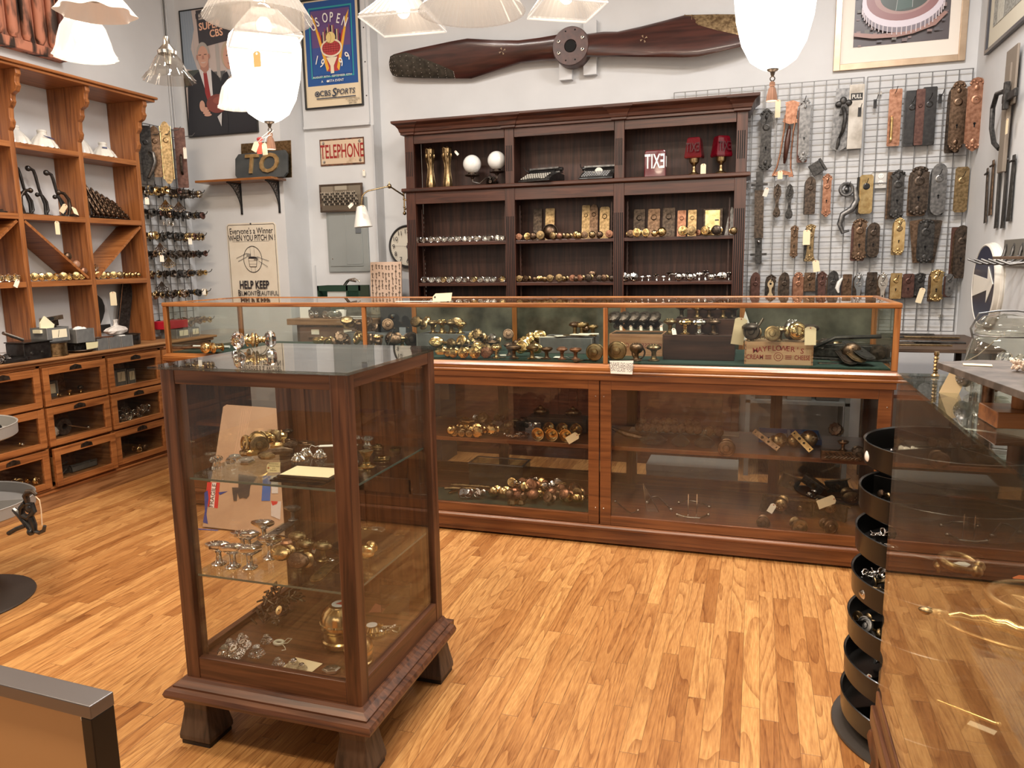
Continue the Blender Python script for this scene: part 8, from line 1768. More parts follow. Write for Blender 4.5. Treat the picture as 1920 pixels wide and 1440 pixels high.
for i,(x,y,r,mt,nm)in enumerate(((560,900,.016,NICKEL,'silver'),(1000,900,.018,BRASS_AGED,'dull brass'),(1120,800,.017,BRASS,'bright brass'),(860,880,.014,BRASS,'small bright brass'),(1250,800,.018,BRONZE,'brown'))):hexplate(r,mt,'%s six-sided pull among the upper shelf pieces'%nm,atc(*q2(x,y),z=S1).x,atc(*q2(x,y),z=S1).y,S1+.006+.002*i,.3*i,.25)
# middle shelf
for i,(x,y,s_,rz)in enumerate([(245,560,.92,.3),(425,588,.90,.3),(585,622,.95,.3),(775,632,.92,.35),(600,420,.85,.35),(760,440,.88,.3),(930,320,.92,.25),(1005,520,.95,.15)]):
    p=atc(*q4(x,y),z=S2);p.y=max(p.y,VF+.055);put(doorknob,('hex','chrome','chrome'),(p.x,p.y,S2+.0002),['front leftmost','front second','front third','front fourth','rear left','rear middle','rear farthest','rightmost'][i]+' polished chrome six-sided knob on the middle glass shelf',rot=(0,0,rz),s=s_*1.15)
longplate(q4(700,470),q4(1240,60),.042,STEEL,'long grey steel plate lying back along the middle shelf',S2,True)
p=atc(*q4(1195,90),z=S2);put(doorknob,('hex','steel','steel'),(p.x,p.y,S2+.006),'dark steel six-sided knob standing on the long steel plate',rot=(0,0,.3),s=.8)
for i,(x,y,st,mt,s_,kind)in enumerate([(1165,600,'oval','brass',1.0,'f'),(1365,690,'oval','bronze',1.0,'f'),(1320,430,'oval','aged',1.0,'s'),(1415,520,'oval','aged',1.0,'s'),(1600,540,'oval','aged',1.0,'s'),(1195,470,'octagon','copper',.8,'s')]):
    lab=['oval embossed brass knob lying face out on the middle shelf','oval embossed copper-brown knob lying face out on the middle shelf','large oval brass knob standing at the back left of the group','oval embossed knob standing in the centre of the group','oval brass knob standing right beside the corner post','small reddish eight-sided knob behind the face-out ones'][i]
    p=atc(*q4(x,y),z=S2);p.y=max(p.y,VF+.05);r=.034*s_
    if kind=='f':put(doorknob,(st,mt,'aged'),(p.x,p.y+.03,S2+.0305*s_),lab,rot=(PI/2-.35,0,0),s=s_*1.05)
    else:put(doorknob,(st,mt,mt),(p.x,p.y,S2+.0003),lab,s=s_*1.0)
put(paper_tag,(.012,.02),atc(*q4(1500,400),z=S2+.03),'white tag between the standing oval knobs',rot=(0,.4,0));ONE('metal_ring','small bright ring lying beside the corner post','ring',M().tube([(.009*math.cos(a),.009*math.sin(a),.004)for a in[k*PI/8 for k in range(16)]],.003,8,0,None,True),NICKEL,atc(*q4(1725,560),z=S2)+Vector((-.012,0,.0006)))
longplate(q4(1480,790),q4(1760,520),.045,BRASS_AGED,'ribbed brass plate lying at the front of the middle shelf',S2,False)
ONE('black_tray','black flat tray with a small paper on the middle shelf','tray',M().box((-.09,-.09,0),(.09,.09,.008)).box((-.03,-.06,.008),(-.004,-.045,.0088),1),[BLACK,WHITE],(-1.20,2.13,S2+.0004),(0,0,-.1),bevel=.001)
face('oval','brass',690,1050,'oval embossed brass knob seen through the side glass',z=S2,s=.95);bpy.context.view_layer.update()
longplate(q5(810,290),q5(1100,75),.036,BRASS_AGED,'long brass plate with clipped corners seen through the side glass',S2,True)
oval_plate(840,80,.036,.7,STEEL,'oval scalloped dish with an oval knob at the back of the middle shelf',q5,S2);oval_plate(650,150,.028,.8,BRASS_AGED,'faint oval rosette behind the side glass',q5,S2)
# cabinet floor
random.seed(51);m=M()
for k in range(80):
    a=random.uniform(0,6.28);r=random.uniform(0,1);x=.065*r*math.cos(a);y=.10*r*math.sin(a);z=.012+.12*(1-r)*random.random();b_=random.uniform(0,6.28);l=random.uniform(.02,.04)
    m.tube([(x,y,z),(x+l*.5*math.cos(b_),y+l*.5*math.sin(b_),z+.010),(x+l*math.cos(b_+.6),y+l*math.sin(b_+.6),z)],[.003,.005,.003],6)
ONE('lever_heap','tangled heap of dark small levers on the cabinet floor','levers',m,MATN['dbronze'],atc(*q6(1130,420),z=S0)+Vector((0,-.02,.007)),kind='stuff')
p=atc(*q6(1000,560),z=S0);t=THING('glass_dish','scalloped clear glass dish holding a brass label on the cabinet floor','dish',(p.x,p.y+.03,S0+.0004));P(t,'bowl',M().lathe([(.014,0),(.012,.004),(.008,.010),(.03,.018),(.042,.028),(.040,.028),(.028,.020),(.004,.014),(0,.014)],48,flute=.05,nf=8),CLEAR)
t=THING('oval_label','small oval brass escutcheon leaning in the glass dish','escutcheon',(p.x+.018,p.y+.028,S0+.045),(-.4,.3,.2));P(t,'plate',M().lathe([(.012,0),(.012,.002),(0,.0025)],20,0,True,TR((0,0,0),(PI/2,0,0),(.8,1.25,1))),BRASS);P(t,'hole',M().lathe([(.0025,0),(0,.0002)],8,0,False,TR((0,-.0028,0),(PI/2,0,0))),HOLE)
for i,(x,y,s_,rx,rz)in enumerate([(500,900,.95,.5,.6),(640,920,1.05,.5,-.3),(560,830,.85,.3,.2),(690,760,.75,.2,0),(730,830,.8,.5,-.4),(850,890,1.0,0,0),(960,745,.8,0,0),(1065,1030,.8,0,0),(1262,1035,.9,0,0),(1325,1085,.65,0,0)]):
    p=atc(*q6(x,y),z=S0);p.y=max(p.y,VF+.055);put(beehive,('crystal','nickel')if i not in(5,8)else('crystal','chrome'),(p.x,p.y,S0+(.0005 if rx==0 else.012)),['leftmost','front left','rear left','highest rear','rear middle','upright middle','small rear centre','small front','tall one on cream card','smallest front right'][i]+' clear fluted glass rose on the cabinet floor',rot=(rx,0,rz),s=s_,group=None)
ONE('rubber_ring','pale thick ring with looped white string on the cabinet floor','ring',M().tube([(.015*math.cos(a),.012*math.sin(a),.006)for a in[k*PI/8 for k in range(16)]],.005,8,0,None,True).tube([(.018,0,.010),(.03,.005,.022),(.042,.01,.02),(.035,-.005,.012),(.02,-.012,.010),(.035,-.02,.006),(.045,-.03,.004),(.035,-.036,.003)],.0016,6),flat((.60,.58,.50),.4),atc(*q6(1100,770),z=S0)+Vector((0,0,.0006)))
pc_=atc(*q6(1330,1040),z=S0);ONE('cream_card','cream card lying on the dark tiles of the cabinet floor','card',M().box((-.05,-.032,0),(.05,.032,.001)),TAG,(pc_.x,VF+.075,S0-.0003+.0008),(0,0,-.1))
hp(1690,1085,.018,NICKEL,'silver six-sided pull on the cabinet floor by the corner post',.5,.2,.004,q6,S0)
def brass_stack(n,r,label,x,y,z):
    t=THING('brass_canister',label,'canister',(x,y,z));
    pr=[(r*.80,0),(r*.95,.004),(r*.97,.014),(r*.90,.017),(r*.90,.034),(r,.038),(r*1.02,.044),(r*.98,.050),(r*.95,.065),(r*.80,.078),(r*.60,.084),(r*.55,.088),(0,.089)]
    P(t,'body',M().lathe(pr,64,flute=.012,nf=32),BRASS);P(t,'beaded_band',M().lathe([(r*.99,.050),(r*1.01,.052),(r*.98,.055)],90,flute=.02,nf=45),BRASS)
    s_=P(t,'white_label',M().lathe([(r*.40,.0895),(0,.0898)],24,0,False),flat((.62,.63,.66),.5));SP(s_,'red_triangle',M().prism([(-.010,-.006),(.010,-.006),(0,.012)],-.0904,-.090,0,Matrix.Rotation(-PI/2,4,'X')),flat((.45,.03,.03),.5))if n else None
    return t
brass_stack(1,.058,'stacked round brass boxes with a red triangle label on the cabinet floor',at(632,1215,z=S0).x,at(632,1215,z=S0).y+.03,S0+.0003).scale=(1.1,1.1,1.5);brass_stack(0,.044,'smaller ribbed brass box behind the front corner post',at(665,1262,z=S0).x-.012,at(665,1262,z=S0).y+.05,S0+.0003)
oval_plate(720,1020,.052,.9,BRASS,'wide beaded brass plate with white centre seen through side glass',q5,S0,th=.012);p=atc(*q5(670,930),z=S0);
ONE('white_disc','white round sticker on the wide beaded brass plate','sticker',M().lathe([(.018,0),(.018,.001),(0,.0012)],20),flat((.6,.62,.64),.5),(atc(*q5(710,1010),z=S0).x,atc(*q5(710,1010),z=S0).y,S0+.0235))
p=atc(*q5(760,850),z=S0);ONE('pink_tag','folded pink tag standing on the cabinet floor','tag',M().prism([(-.032,0),(.015,.0),(.04,.028),(.008,.024),(-.010,.030)],0,.001),flat((.62,.22,.16),.7),(p.x,p.y,S0+.0012),(-.4,0,.3))
p=atc(*q5(1040,760),z=S0);ONE('plastic_bag','clear zip bag of glass pieces standing on the cabinet floor','bag',M().prism([(-.05,0),(.045,0),(.05,.09),(-.055,.09)],0,.012).box((-.055,.004,.092),(.05,.008,.098)),pane('bag_film2',(.80,.80,.76),.9,.4),(VX1-.12,2.20,S0+.001),(-.1,0,.2))
random.seed(61);m=M()
for k in range(14):a=random.uniform(0,6.28);m.tube([(random.uniform(-.04,.04),random.uniform(-.03,.03),.006),(random.uniform(-.04,.04),random.uniform(-.03,.03),.016)],.004,6)
ONE('chrome_scraps','scatter of small chrome clips at the side glass','clips',m,CHROME,(VX1-.085,2.08,S0+.0002),kind='stuff')
# glass knobs on the cabinet's glass top
c=at(478,654,z=1.1745);c.z=1.1745;dv=Vector((-.72,-.69,0))
for st,hd,s_,off,yaw,lab in(('octagon','crystal',1.15,dv*.002,-.81,'large clear glass knob in front on the cabinet top'),('octagon','crystal',1.10,dv*-.004,PI-.81,'large clear glass knob at the back right on the cabinet top'),('gem','crystal',1.0,Vector((-.050,.035,0)),-1.2,'faceted clear glass knob at the left on the cabinet top')):
    r=(max(q[0]for q in KPROF[st])+.001)*s_;put(doorknob,(st,hd,'brass'),c+off+Vector((0,0,r)),lab,rot=(PI/2,0,yaw),s=s_)

# ================================================================ REVOLVING BIN STANDS
def bins(x,y,trays,base_r,label,tmat,body_mat,pole_top,dep=.055):
    t=THING('revolving_bin_stand',label,'bin stand',(x,y,0))
    P(t,'base_disc',M().lathe([(base_r,0),(base_r+.003,.006),(base_r,.012),(.10,.022),(.03,.03),(0,.03)],56),flat((.055,.045,.038),.5,.3,'base_paint'))
    P(t,'pole',M().tube([(0,0,.03),(0,0,pole_top)],.014,14),flat((.03,.03,.03),.35,.6))
    for k,(z,r,a0)in enumerate(trays):
        d=dep;tr=P(t,'round_tray',M().lathe([(.015,z-d+.002),(.016,z-d),(r-.008,z-d),(r,z-d+.006),(r+.002,z-.002),(r+.004,z),(r+.001,z+.002),(r-.003,z-.002),(r-.006,z-d+.008),(.02,z-d+.004)],64),body_mat)
        m=M()
        for j in range(4):a=a0+j*PI/2;m.box((.014,-.0015,z-d+.005),(r-.006,.0015,z-.006),0,Matrix.Rotation(a,4,'Z'))
        for j in range(4):SP(tr,'divider',M().box((.014,-.0015,z-d+.005),(r-.006,.0015,z-.006),0,Matrix.Rotation(a0+j*PI/2,4,'Z')),body_mat)
    return t
BKP=flat((.006,.0055,.005),.28,0,'black_enamel',.15)
SX,SY=.56,2.40
TR7=[(.915,.236,.5),(.775,.242,.9),(.648,.246,.3),(.512,.250,.7),(.372,.254,.2),(.242,.258,.6),(.118,.262,.4)]
bins(SX,SY,TR7,.285,'tall stand of seven round black bins behind the glass showcase',None,BKP,.98,.072)
random.seed(71)
def in_bin(k,n,fn,name):
    z,r,_=TR7[k];z=z-.072+.0056
    for i in range(n):
        a=PI+random.uniform(-.55,.75);rr=random.uniform(.55,.86)*r;fn(i,SX+rr*math.cos(a),SY+rr*math.sin(a),z,n)
bn=['topmost','second','third','fourth','fifth','sixth','lowest']
def mk(k,st,mats,s,txt,grp,lie=True):
    def f(i,x,y,z,n):
        mt=random.choice(mats);ss=random.uniform(*s);r=(max(q[0]for q in KPROF[st])*(1.15 if st=='oval' else 1)+.001)*ss
        put(doorknob,(st,mt,'chrome' if mt in('chrome','porcelain')else 'aged'),(x,y,z+(r if lie else 0)),'%s %s in the %s black bin from the top'%(['first','second','third','fourth','fifth','sixth','seventh','eighth','ninth','tenth'][i],txt,bn[k]),rot=(PI/2-random.uniform(0,.6),0,random.uniform(-2,2))if lie else(0,0,0),s=ss,group=grp)
    return f
in_bin(0,9,mk(0,'mushroom',['porcelain'],(.55,.75),'white porcelain knob','white knobs in the top bin'),'')
in_bin(1,3,mk(1,'octagon',['bronze','steel'],(.5,.7),'small dark knob','dark knobs in the second bin'),'')
in_bin(2,7,mk(2,'oval',['chrome'],(.6,.8),'bright chrome knob','chrome knobs in the third bin'),'')
in_bin(3,9,mk(3,'oval',['chrome','nickel'],(.6,.9),'bright chrome knob','chrome knobs in the fourth bin'),'')
in_bin(4,6,mk(4,'disc',['bronze','aged','steel'],(.6,.9),'worn round knob','worn knobs in the fifth bin'),'')
in_bin(5,2,mk(5,'disc',['steel'],(.4,.5),'tiny steel knob','tiny knobs in the sixth bin'),'')
ONE('lock_face_plate','pale flat lock plate lying in the second black bin','lock part',M().box((-.05,-.018,0),(.05,.018,.01)),flat((.16,.15,.11),.5,.6),(SX-.17,SY-.05,.7265),(0,0,.1),bevel=.002)
p=at(1586,1185,y=SY-.02);put(paper_tag,(.018,.03),(SX-.20,SY-.10,.225),'white tag with string hanging in the sixth black bin',rot=(-.9,.4,0))
# grey stand at the left edge
GPN=flat((.27,.26,.245),.45,0,'grey_bin_paint')
GX,GY=-3.31,2.26
bins(GX,GY,[(.79,.29,.2),(.46,.325,.5)],.285,'grey revolving bin stand at the left edge of the photo',None,GPN,.83)
for i,(k,x,y,st,mt,s_)in enumerate([(.79,-3.12,2.18,'disc','chrome',.7),(.79,-3.14,2.10,'mushroom','black',.8),(.79,-3.08,2.25,'gem','nickel',.7),(.79,-3.20,2.16,'disc','steel',.8),(.79,-3.10,2.34,'oval','black',.8),(.46,-3.10,2.05,'gem','chrome',.8)]):
    z=k-.055+.0058;r=(max(q[0]for q in KPROF[st])*(1.15 if st=='oval' else 1)+.001)*s_
    put(doorknob,(st,mt,'chrome'),(x,y,z+r),'%s knob in the %s grey bin'%(['round chrome','black mushroom','small bright','steel disc','glossy black oval','tiny chrome'][i],'middle' if k>.6 else 'lower'),rot=(PI/2-.3,0,i*.9),s=s_)
for i in range(4):
    o=put(single_hook,(),(GX+(.11+.085*(i%2))*math.cos(-.28+.5*(i//2-.5)),GY+(.11+.085*(i%2))*math.sin(-.28+.5*(i//2-.5)),.46-.044),'%s dark hook heaped in the lower grey bin'%['first','second','third','fourth','fifth','sixth'][i],rot=(0,0,.35*(i-2)),group='hooks in the lower grey bin',s=.7)
# ornate black hook sticking out of the lower bin
Pn=lambda px,py:at(px,py,y=2.20)
t=THING('ornate_hook','ornate black iron coat hook sticking out over the grey bin rim','coat hook',Pn(50,960));o=Vector(t.location);q=lambda px,py:Pn(px,py)-o
P(t,'hook_arm',M().tube([q(58,970),q(64,985),q(66,996),q(74,999),q(82,995),q(84,986)],[.013,.012,.009,.008,.008,.007],8),BLACKI)
P(t,'scroll',M().tube([q(48,942),q(40,952),q(42,966),q(54,971),(q(64,958)),q(60,945),q(52,944),q(50,954),q(56,958)],[.012,.012,.014,.013,.011,.010,.009,.008,.007],8).sphere(.02,q(53,953),0,10,(1,.4,1)),BLACKI)
P(t,'stem',M().tube([q(26,955),q(38,966),q(48,980),q(60,996)],[.010,.014,.012,.010],8).tube([q(48,985),q(30,992),q(16,1000)],.009,8).sphere(.016,q(58,997),0,10),BLACKI)
P(t,'crest',M().tube([q(52,942),q(48,930),q(52,922),q(62,922),q(68,928)],[.010,.013,.012,.010,.007],8),DBRONZE)
P(t,'string',M().tube([q(66,930),q(74,938),q(77,955),q(79,985)],.0022,6),flat((.7,.55,.38),.8))

# ================================================================ GLASS SHOWCASE: INSIDE AND ON TOP
SZ2=.7225
def gs(px,py):return at(px,py,z=SZ2)
KB=mottled('knocker_bronze',(.16,.10,.055),(.34,.23,.13),.35,1,20,.05)
pk=gs(1850,1065);c=Vector((.60,1.72,SZ2+.012))
def knocker(x,y,r,rz,mat,label,fan=True):
    t=THING('door_knocker',label,'door knocker',(x,y,SZ2+.0035),(0,0,rz))
    P(t,'ring',M().tube([(r*math.sin(a),-r*.85*math.cos(a)+r*.2,.016+.012*math.sin(a/2))for a in[k*PI/14+.25 for k in range(26)]],[.007+.004*math.sin(PI*k/25)for k in range(26)],10),mat)
    P(t,'striker_balls',M().sphere(.014,(-.018,-r*.68,.018),0,12).sphere(.014,(.018,-r*.68,.018),0,12),mat)
    P(t,'hinge_mount',M().sphere(.018,(0,r*1.05,.012),0,12,(1.5,1,.7)).box((-.03,r*1.0,0),(.03,r*1.15,.012)),mat)
    if fan:
        m=M()
        for k in range(9):a=PI*(.1+.8*k/8);m.tube([(0,r*.9,.008),(math.cos(a)*r*1.1,r*.9-math.sin(a)*r*1.1,.0105)],[.004,.010],6)
        P(t,'fluted_fan',m,mat)
    return t
knocker(.565,1.70,.078,.5,KB,'bronze ring door knocker with fluted fan on the showcase shelf');knocker(.475,1.885,.042,1.2,BRASS_AGED,'smaller brass ring door knocker at the back of the shelf',False)
t=THING('door_knocker','gilt garland door knocker lying nearest the showcase side','door knocker',(.47,1.57,SZ2+.003),(0,0,-.5));t.scale=(.95,.95,.95)
P(t,'garland',M().tube([(-.10+.02*k,.03*math.sin(PI*k/10),.012+.004*(k%2))for k in range(11)],[.007+.006*math.sin(PI*k/10)+.002*(k%2)for k in range(11)],10),BRASS);P(t,'oval_frame',M().tube([(.11*math.cos(a),.045*math.sin(a),.006)for a in[k*PI/16 for k in range(32)]],.004,8,0,None,True),BRASS_AGED);P(t,'leaf_tip',M().sphere(.016,(-.115,0,.012),0,10,(1.5,1,.7)).sphere(.012,(-.14,0,.010),0,8,(1.5,.8,.7)),BRASS_AGED)
ONE('leaf_bracket','pointed dull metal leaf lying behind the knockers','ornament',M().prism([(-.07,0),(-.02,-.03),(.05,-.02),(.09,0),(.05,.025),(-.02,.02)],-.006,0,0,Matrix.Rotation(-PI/2,4,'X')),BRASS_AGED,(.425,1.78,SZ2+.0006),(0,0,.3));bpy.data.objects['leaf_bracket'].scale=(.5,.5,1)
ONE('latch_set','bright brass latch pieces at the near right of the shelf','latch',M().box((-.05,-.008,0),(.05,.008,.008)).box((-.03,.02,0),(.06,.034,.008)).tube([(-.05,-.02,.006),(.0,-.03,.012),(.06,-.02,.008)],.006).sphere(.014,(-.06,.0,.012),0,10),BRASS,(.53,1.40,SZ2+.003),(0,0,-.4))
p=gs(1788,1062);ONE('price_tag','white tag with a red eyelet lying at the small brass knocker','price tag',M().prism([(-.03,-.012),(.02,-.018),(.045,.0),(.02,.018),(-.03,.010)],-.0008,0,0,Matrix.Rotation(-PI/2,4,'X')).lathe([(.006,.001),(0,.0013)],12,1,False,TR((-.018,0,0))),[WHITE,flat((.40,.10,.06),.6)],(p.x,p.y,SZ2+.0006),(0,-.2,.2))
ONE('orange_tag','orange card tag with black writing lying on the bronze knocker','tag',M().prism([(-.045,-.02),(.06,-.028),(.06,.02),(-.035,.022),(-.05,.0)],-.001,0,0,Matrix.Rotation(-PI/2,4,'X')).text('RECEI',.022,TR((.015,0,.0013),(-PI/2,0,0)),1,0,0),[flat((.62,.14,.03),.7),INK],(.60,1.80,SZ2+.034),(0,0,-.15))
GF=.2895
t=THING('brass_bolt','long polished brass bolt lying on the showcase glass floor','bolt',at(1812,1340,z=GF)+Vector((0,0,.001)),(0,0,-.55));P(t,'rod',M().tube([(-.07,0,.006),(.07,0,.006)],.005,10).sphere(.007,(.072,0,.007),0,8),BRASS);P(t,'guide_plate',M().box((-.03,-.013,0),(.03,.013,.0015)),BRASS_AGED)
ONE('paper_slip','cream paper slip lying under the long brass bolt','paper',M().box((-.03,-.011,0),(.03,.011,.001)),PAPER,at(1835,1352,z=GF)+Vector((0,-.03,.0004)),(0,0,-.55))
for i,(px,py)in enumerate(((1720,1308),(1748,1318))):ONE('brass_clip','%s small brass clip on the showcase glass floor'%['left','right'][i],'clip',M().tube([(-.02,0,.003),(0,.004,.005),(.02,0,.003)],.003,6),BRASS_AGED,at(px,py,z=GF)+Vector((0,0,.0004)))
# on top of the showcase
TT=1.1566
OW=wood('pine','X')
ww=at(1848,785,z=TT)
t=THING('wooden_stand','small honey-coloured wooden post stand on the showcase top','stand',(.48,1.50,TT+.0003),(0,0,.05))
P(t,'base',M().box((-.085,-.045,0),(.16,.05,.028)),OW,bevel=.002)
P(t,'post',M().lathe([(.014,.0285),(.0145,.03),(.014,.0855)],20,0,True,TR((-.035,.0,0))),wood('pine','Z'));P(t,'socket_hole',M().lathe([(.022,.0285),(0,.0287)],20,0,False,TR((.055,0,0),(0,0,0),(1,.7,1))),HOLE)
t2=THING('wooden_stand','second smaller wooden post stand farther back on the showcase','stand',(.41,1.56,TT+.0003),(0,0,.12));P(t2,'post',M().lathe([(.010,.0),(.010,.06),(.014,.080),(.014,.0857)],16),BRONZE);P(t2,'foot',M().lathe([(.014,0),(.014,.004),(.011,.006)],16),BRONZE)
# slab on posts
slab_p=[at(1757,679,z=1.247),at(1925,736,z=1.247),at(1990,760,z=1.247),at(1990,690,z=1.247),at(1880,676,z=1.247)]
cen=Vector((0,0,1.244))
ONE('slate_slab','weathered grey slab shelf resting on the wooden posts','slab',M().prism([(.322,1.555),(.33,1.50),(.372,1.20),(.40,1.05),(.74,1.05),(.74,1.60),(.40,1.60)],-.012,0,0,Matrix.Rotation(-PI/2,4,'X')),mottled('weathered_slate',(.05,.042,.036),(.12,.10,.088),.5,0,30,.15),cen,bevel=.001)
SLT=1.2565
def jar():
    t=THING('glass_jar','','jar');g=pane('jar_glass',(.86,.88,.84),1.0,.22)
    P(t,'body',M().lathe([(0,.002),(.068,.002),(.078,.012),(.080,.05),(.080,.135),(.070,.165),(.058,.175),(.058,.185)],36),g)
    P(t,'lid',M().lathe([(.062,.1855),(.066,.188),(.066,.196),(.063,.20),(.066,.204),(.066,.212),(.062,.22),(.050,.236),(.02,.244),(0,.245)],36),pane('lid_glass',(.80,.81,.77),1.0,.5))
    P(t,'wire_bail',M().tube([(.068*math.cos(a),.068*math.sin(a),.182)for a in[k*PI/12 for k in range(24)]],.0022,6,0,None,True).tube([(-.070,0,.17),(-.076,0,.20),(-.060,0,.245),(-.02,0,.253),(.02,0,.253),(.06,0,.245),(.076,0,.20),(.070,0,.17)],.0025,6).tube([(-.070,0,.17),(-.085,-.02,.12),(-.10,-.03,.07)],.0022,6),STEEL);return t
jc=at(1893,750,z=TT);jc.y+=.06;jc.z=TT;put(jar,(),jc,'big clear glass jar with wire bail behind the grey slab',s=(.86,.86,.70))
random.seed(81)
for i,(x,y)in enumerate(((-.03,-.02),(.025,-.03),(.0,.03),(.035,.015),(-.035,.02))):put(doorknob,('octagon' if i%2 else 'ball',['bronze','crystal','nickel','crystal','steel'][i],'nickel'),(jc.x+x,jc.y+y,TT+.035+.035*(i%2)),'%s knob inside the big glass jar'%ORD[i].replace('leftmost','first'),rot=(PI/2,0,i*1.3),s=.75,group='knobs in the big glass jar')
ONE('pearl_heap','pile of small pale beads on the slab before the jar','beads',(lambda mm:[mm.sphere(.0028,(random.uniform(-.022,.022),random.uniform(-.014,.014),.003+.014*random.random()),0,6)for _ in range(110)]and mm)(M()),flat((.66,.52,.42),.3),(.435,1.45,SLT),kind='stuff')
ONE('green_glass_dish','greenish glass dish at the right of the bead pile','dish',M().lathe([(.02,0),(.035,.006),(.05,.02),(.047,.022),(.03,.010),(0,.008)],28),pane('green_glass',(.55,.66,.48),1,.2),(.445,1.33,SLT))
ONE('cream_card','cream card slip lying on the far tip of the grey slab','card',M().box((-.022,-.012,0),(.022,.012,.001)),TAG,(.378,1.515,SLT+.0003),(0,0,-.2))
a=at(1800,693,d=1.62);b_=a-Vector((0,0,.062))
t=THING('price_tag','big plain manila card hanging from the grey slab edge','price tag',(a.x,a.y,a.z),(0,.32,-.15));hh_=(a-b_).length;P(t,'card',M().prism([(-.018,-hh_),(.018,-hh_),(.018,0),(-.015,.002)],0,.001),flat((.80,.62,.38),.8));P(t,'string',M().tube([(0,0,-.003),(.004,.003,.02),(.02,.008,.04),(.05,.03,.10)],.0010,5),flat((.4,.32,.24),.8))
for i,(px,py)in enumerate(((1742,770),(1800,800))):pass
# dark coils and glassware under the slab
ONE('cable_coil','coil of dark cord lying under the slab behind the post','cord',(lambda mm:[mm.tube([(r_*math.cos(a),r_*math.sin(a),.008+z_)for a in[k*PI/12 for k in range(24)]],.006,8,0,None,True)for r_,z_ in((.055,0),(.05,.011),(.058,.022),(.05,.033))]and mm)(M()),BLACK,(.585,1.645,TT+.0008),(0,0,0))
ONE('crumpled_paper','white crumpled papers beside the wooden stand','paper',M().sphere(.022,(0,0,.02),0,8,(1.5,1,.8)).sphere(.016,(.03,.01,.014),0,8),WHITE,(.66,1.58,TT+.0008))
t=THING('candlestick','twisted brass candlestick standing at the far end of the showcase top','candlestick',(.425,2.06,TT+.0005));t.scale=(.85,.85,.75);P(t,'twisted_stem',M().lathe([(.006,.016)]+[(.0045+.003*(k%2),.018+.006*k)for k in range(10)]+[(.006,.082)],14),BRASS_AGED);P(t,'foot',M().lathe([(.011,0),(.012,.004),(.006,.010),(.007,.015)],16),BRASS_AGED)

# ================================================================ FOREGROUND FRAME
zf=.80
q0,q1,q2_,q3_=at(168,1325,z=zf),at(0,1283,z=zf),at(205,1295,z=zf),at(0,1245,z=zf)
dx=(q0-q1);ang=math.atan2(dx.y,dx.x)
t=THING('display_easel','black steel frame holding a tan board in the near left corner','frame',(q0.x,q0.y,0),(0,0,ang));th=.043;BS=flat((.20,.19,.19),.34,.85,'lit_dark_steel')  # paler steel for the top bar: light on it put into the colour
P(t,'top_bar',M().box((-.62,0,zf-.022),(-.0,th,zf)),BS,bevel=.0015)
P(t,'side_bar',M().box((-.022,.0005,0),(-.0005,th-.0005,zf-.022)),flat((.02,.016,.013),.35,.5),bevel=.0015);P(t,'side_bar',M().box((-.62,.0005,0),(-.598,th-.0005,zf-.022)),flat((.02,.016,.013),.35,.5),bevel=.0015)  # same frame steel, its shaded side put into a darker colour
P(t,'bottom_bar',M().box((-.598,.0,0),(-.022,th,.022)),BS);P(t,'tan_board',M().box((-.598,.014,.022),(-.022,.020,zf-.022)),flat((.44,.23,.085),.7))
P(t,'corner_clip',M().lathe([(.008,0),(.007,.003),(0,.004)],14,0,True,TR((-.024,.010,zf-.030),(PI/2,0,0))),flat((.75,.66,.52),.3))

# ================================================================ PENDANT LAMPS
LGT=(1.0,.82,.62)
def bulb_light(loc,power,r=.05):
    d=bpy.data.lights.new('lamp_bulb_light','POINT');d.energy=power;d.color=LGT;d.shadow_soft_size=r
    o=bpy.data.objects.new('lamp_bulb_light',d);COL.objects.link(o);o.location=loc
GLOWO=flat((.85,.82,.76),.25,0,'glowing_opal',0,3.2,(1,.94,.85))
def acorn(px,top,bot,d,label,tags):
    b_=at(px,bot,d=d);a=at(px,top,d=d);h=b_.z-0;w_=.172
    t=THING('pendant_lamp',label,'pendant lamp',(b_.x,b_.y,b_.z))
    H_=(at(px,top,y=b_.y).z-b_.z);R_=1
    pr=[(.035,0),(.055,.01),(.09,.035),(.125,.10),(.148,.19),(.158,.28),(.160,.32),(.150,.36),(.128,.385),(.095,.40),(.07,.41)]
    P(t,'glass_shade',M().lathe(pr,48),GLOWO)
    P(t,'upper_cap',M().lathe([(.072,.408),(.08,.415),(.06,.44),(.025,.46),(.012,.49)],28),DBRONZE)
    P(t,'stem',M().tube([(0,0,.485),(0,0,ZC-b_.z)],.007,8),DBRONZE)
    f=P(t,'finial',M().lathe([(.024,.001),(.022,-.004),(.010,-.010),(.007,-.022),(.004,-.028)],20),DBRONZE)
    SP(f,'ring',M().tube([(.009*math.cos(a_),0,-.036+.009*math.sin(a_))for a_ in[k*PI/6 for k in range(12)]],.0022,6,0,None,True),DBRONZE)
    P(t,'tassel',M().lathe([(.004,-.046),(.010,-.050),(.011,-.062),(.008,-.066),(.013,-.074),(.019,-.10),(.021,-.122),(0,-.122)],28,flute=.05,nf=14),mottled('tassel_brown',(.14,.07,.045),(.22,.12,.08),.6,.3,40,.2,(1,1,.1)))
    return t
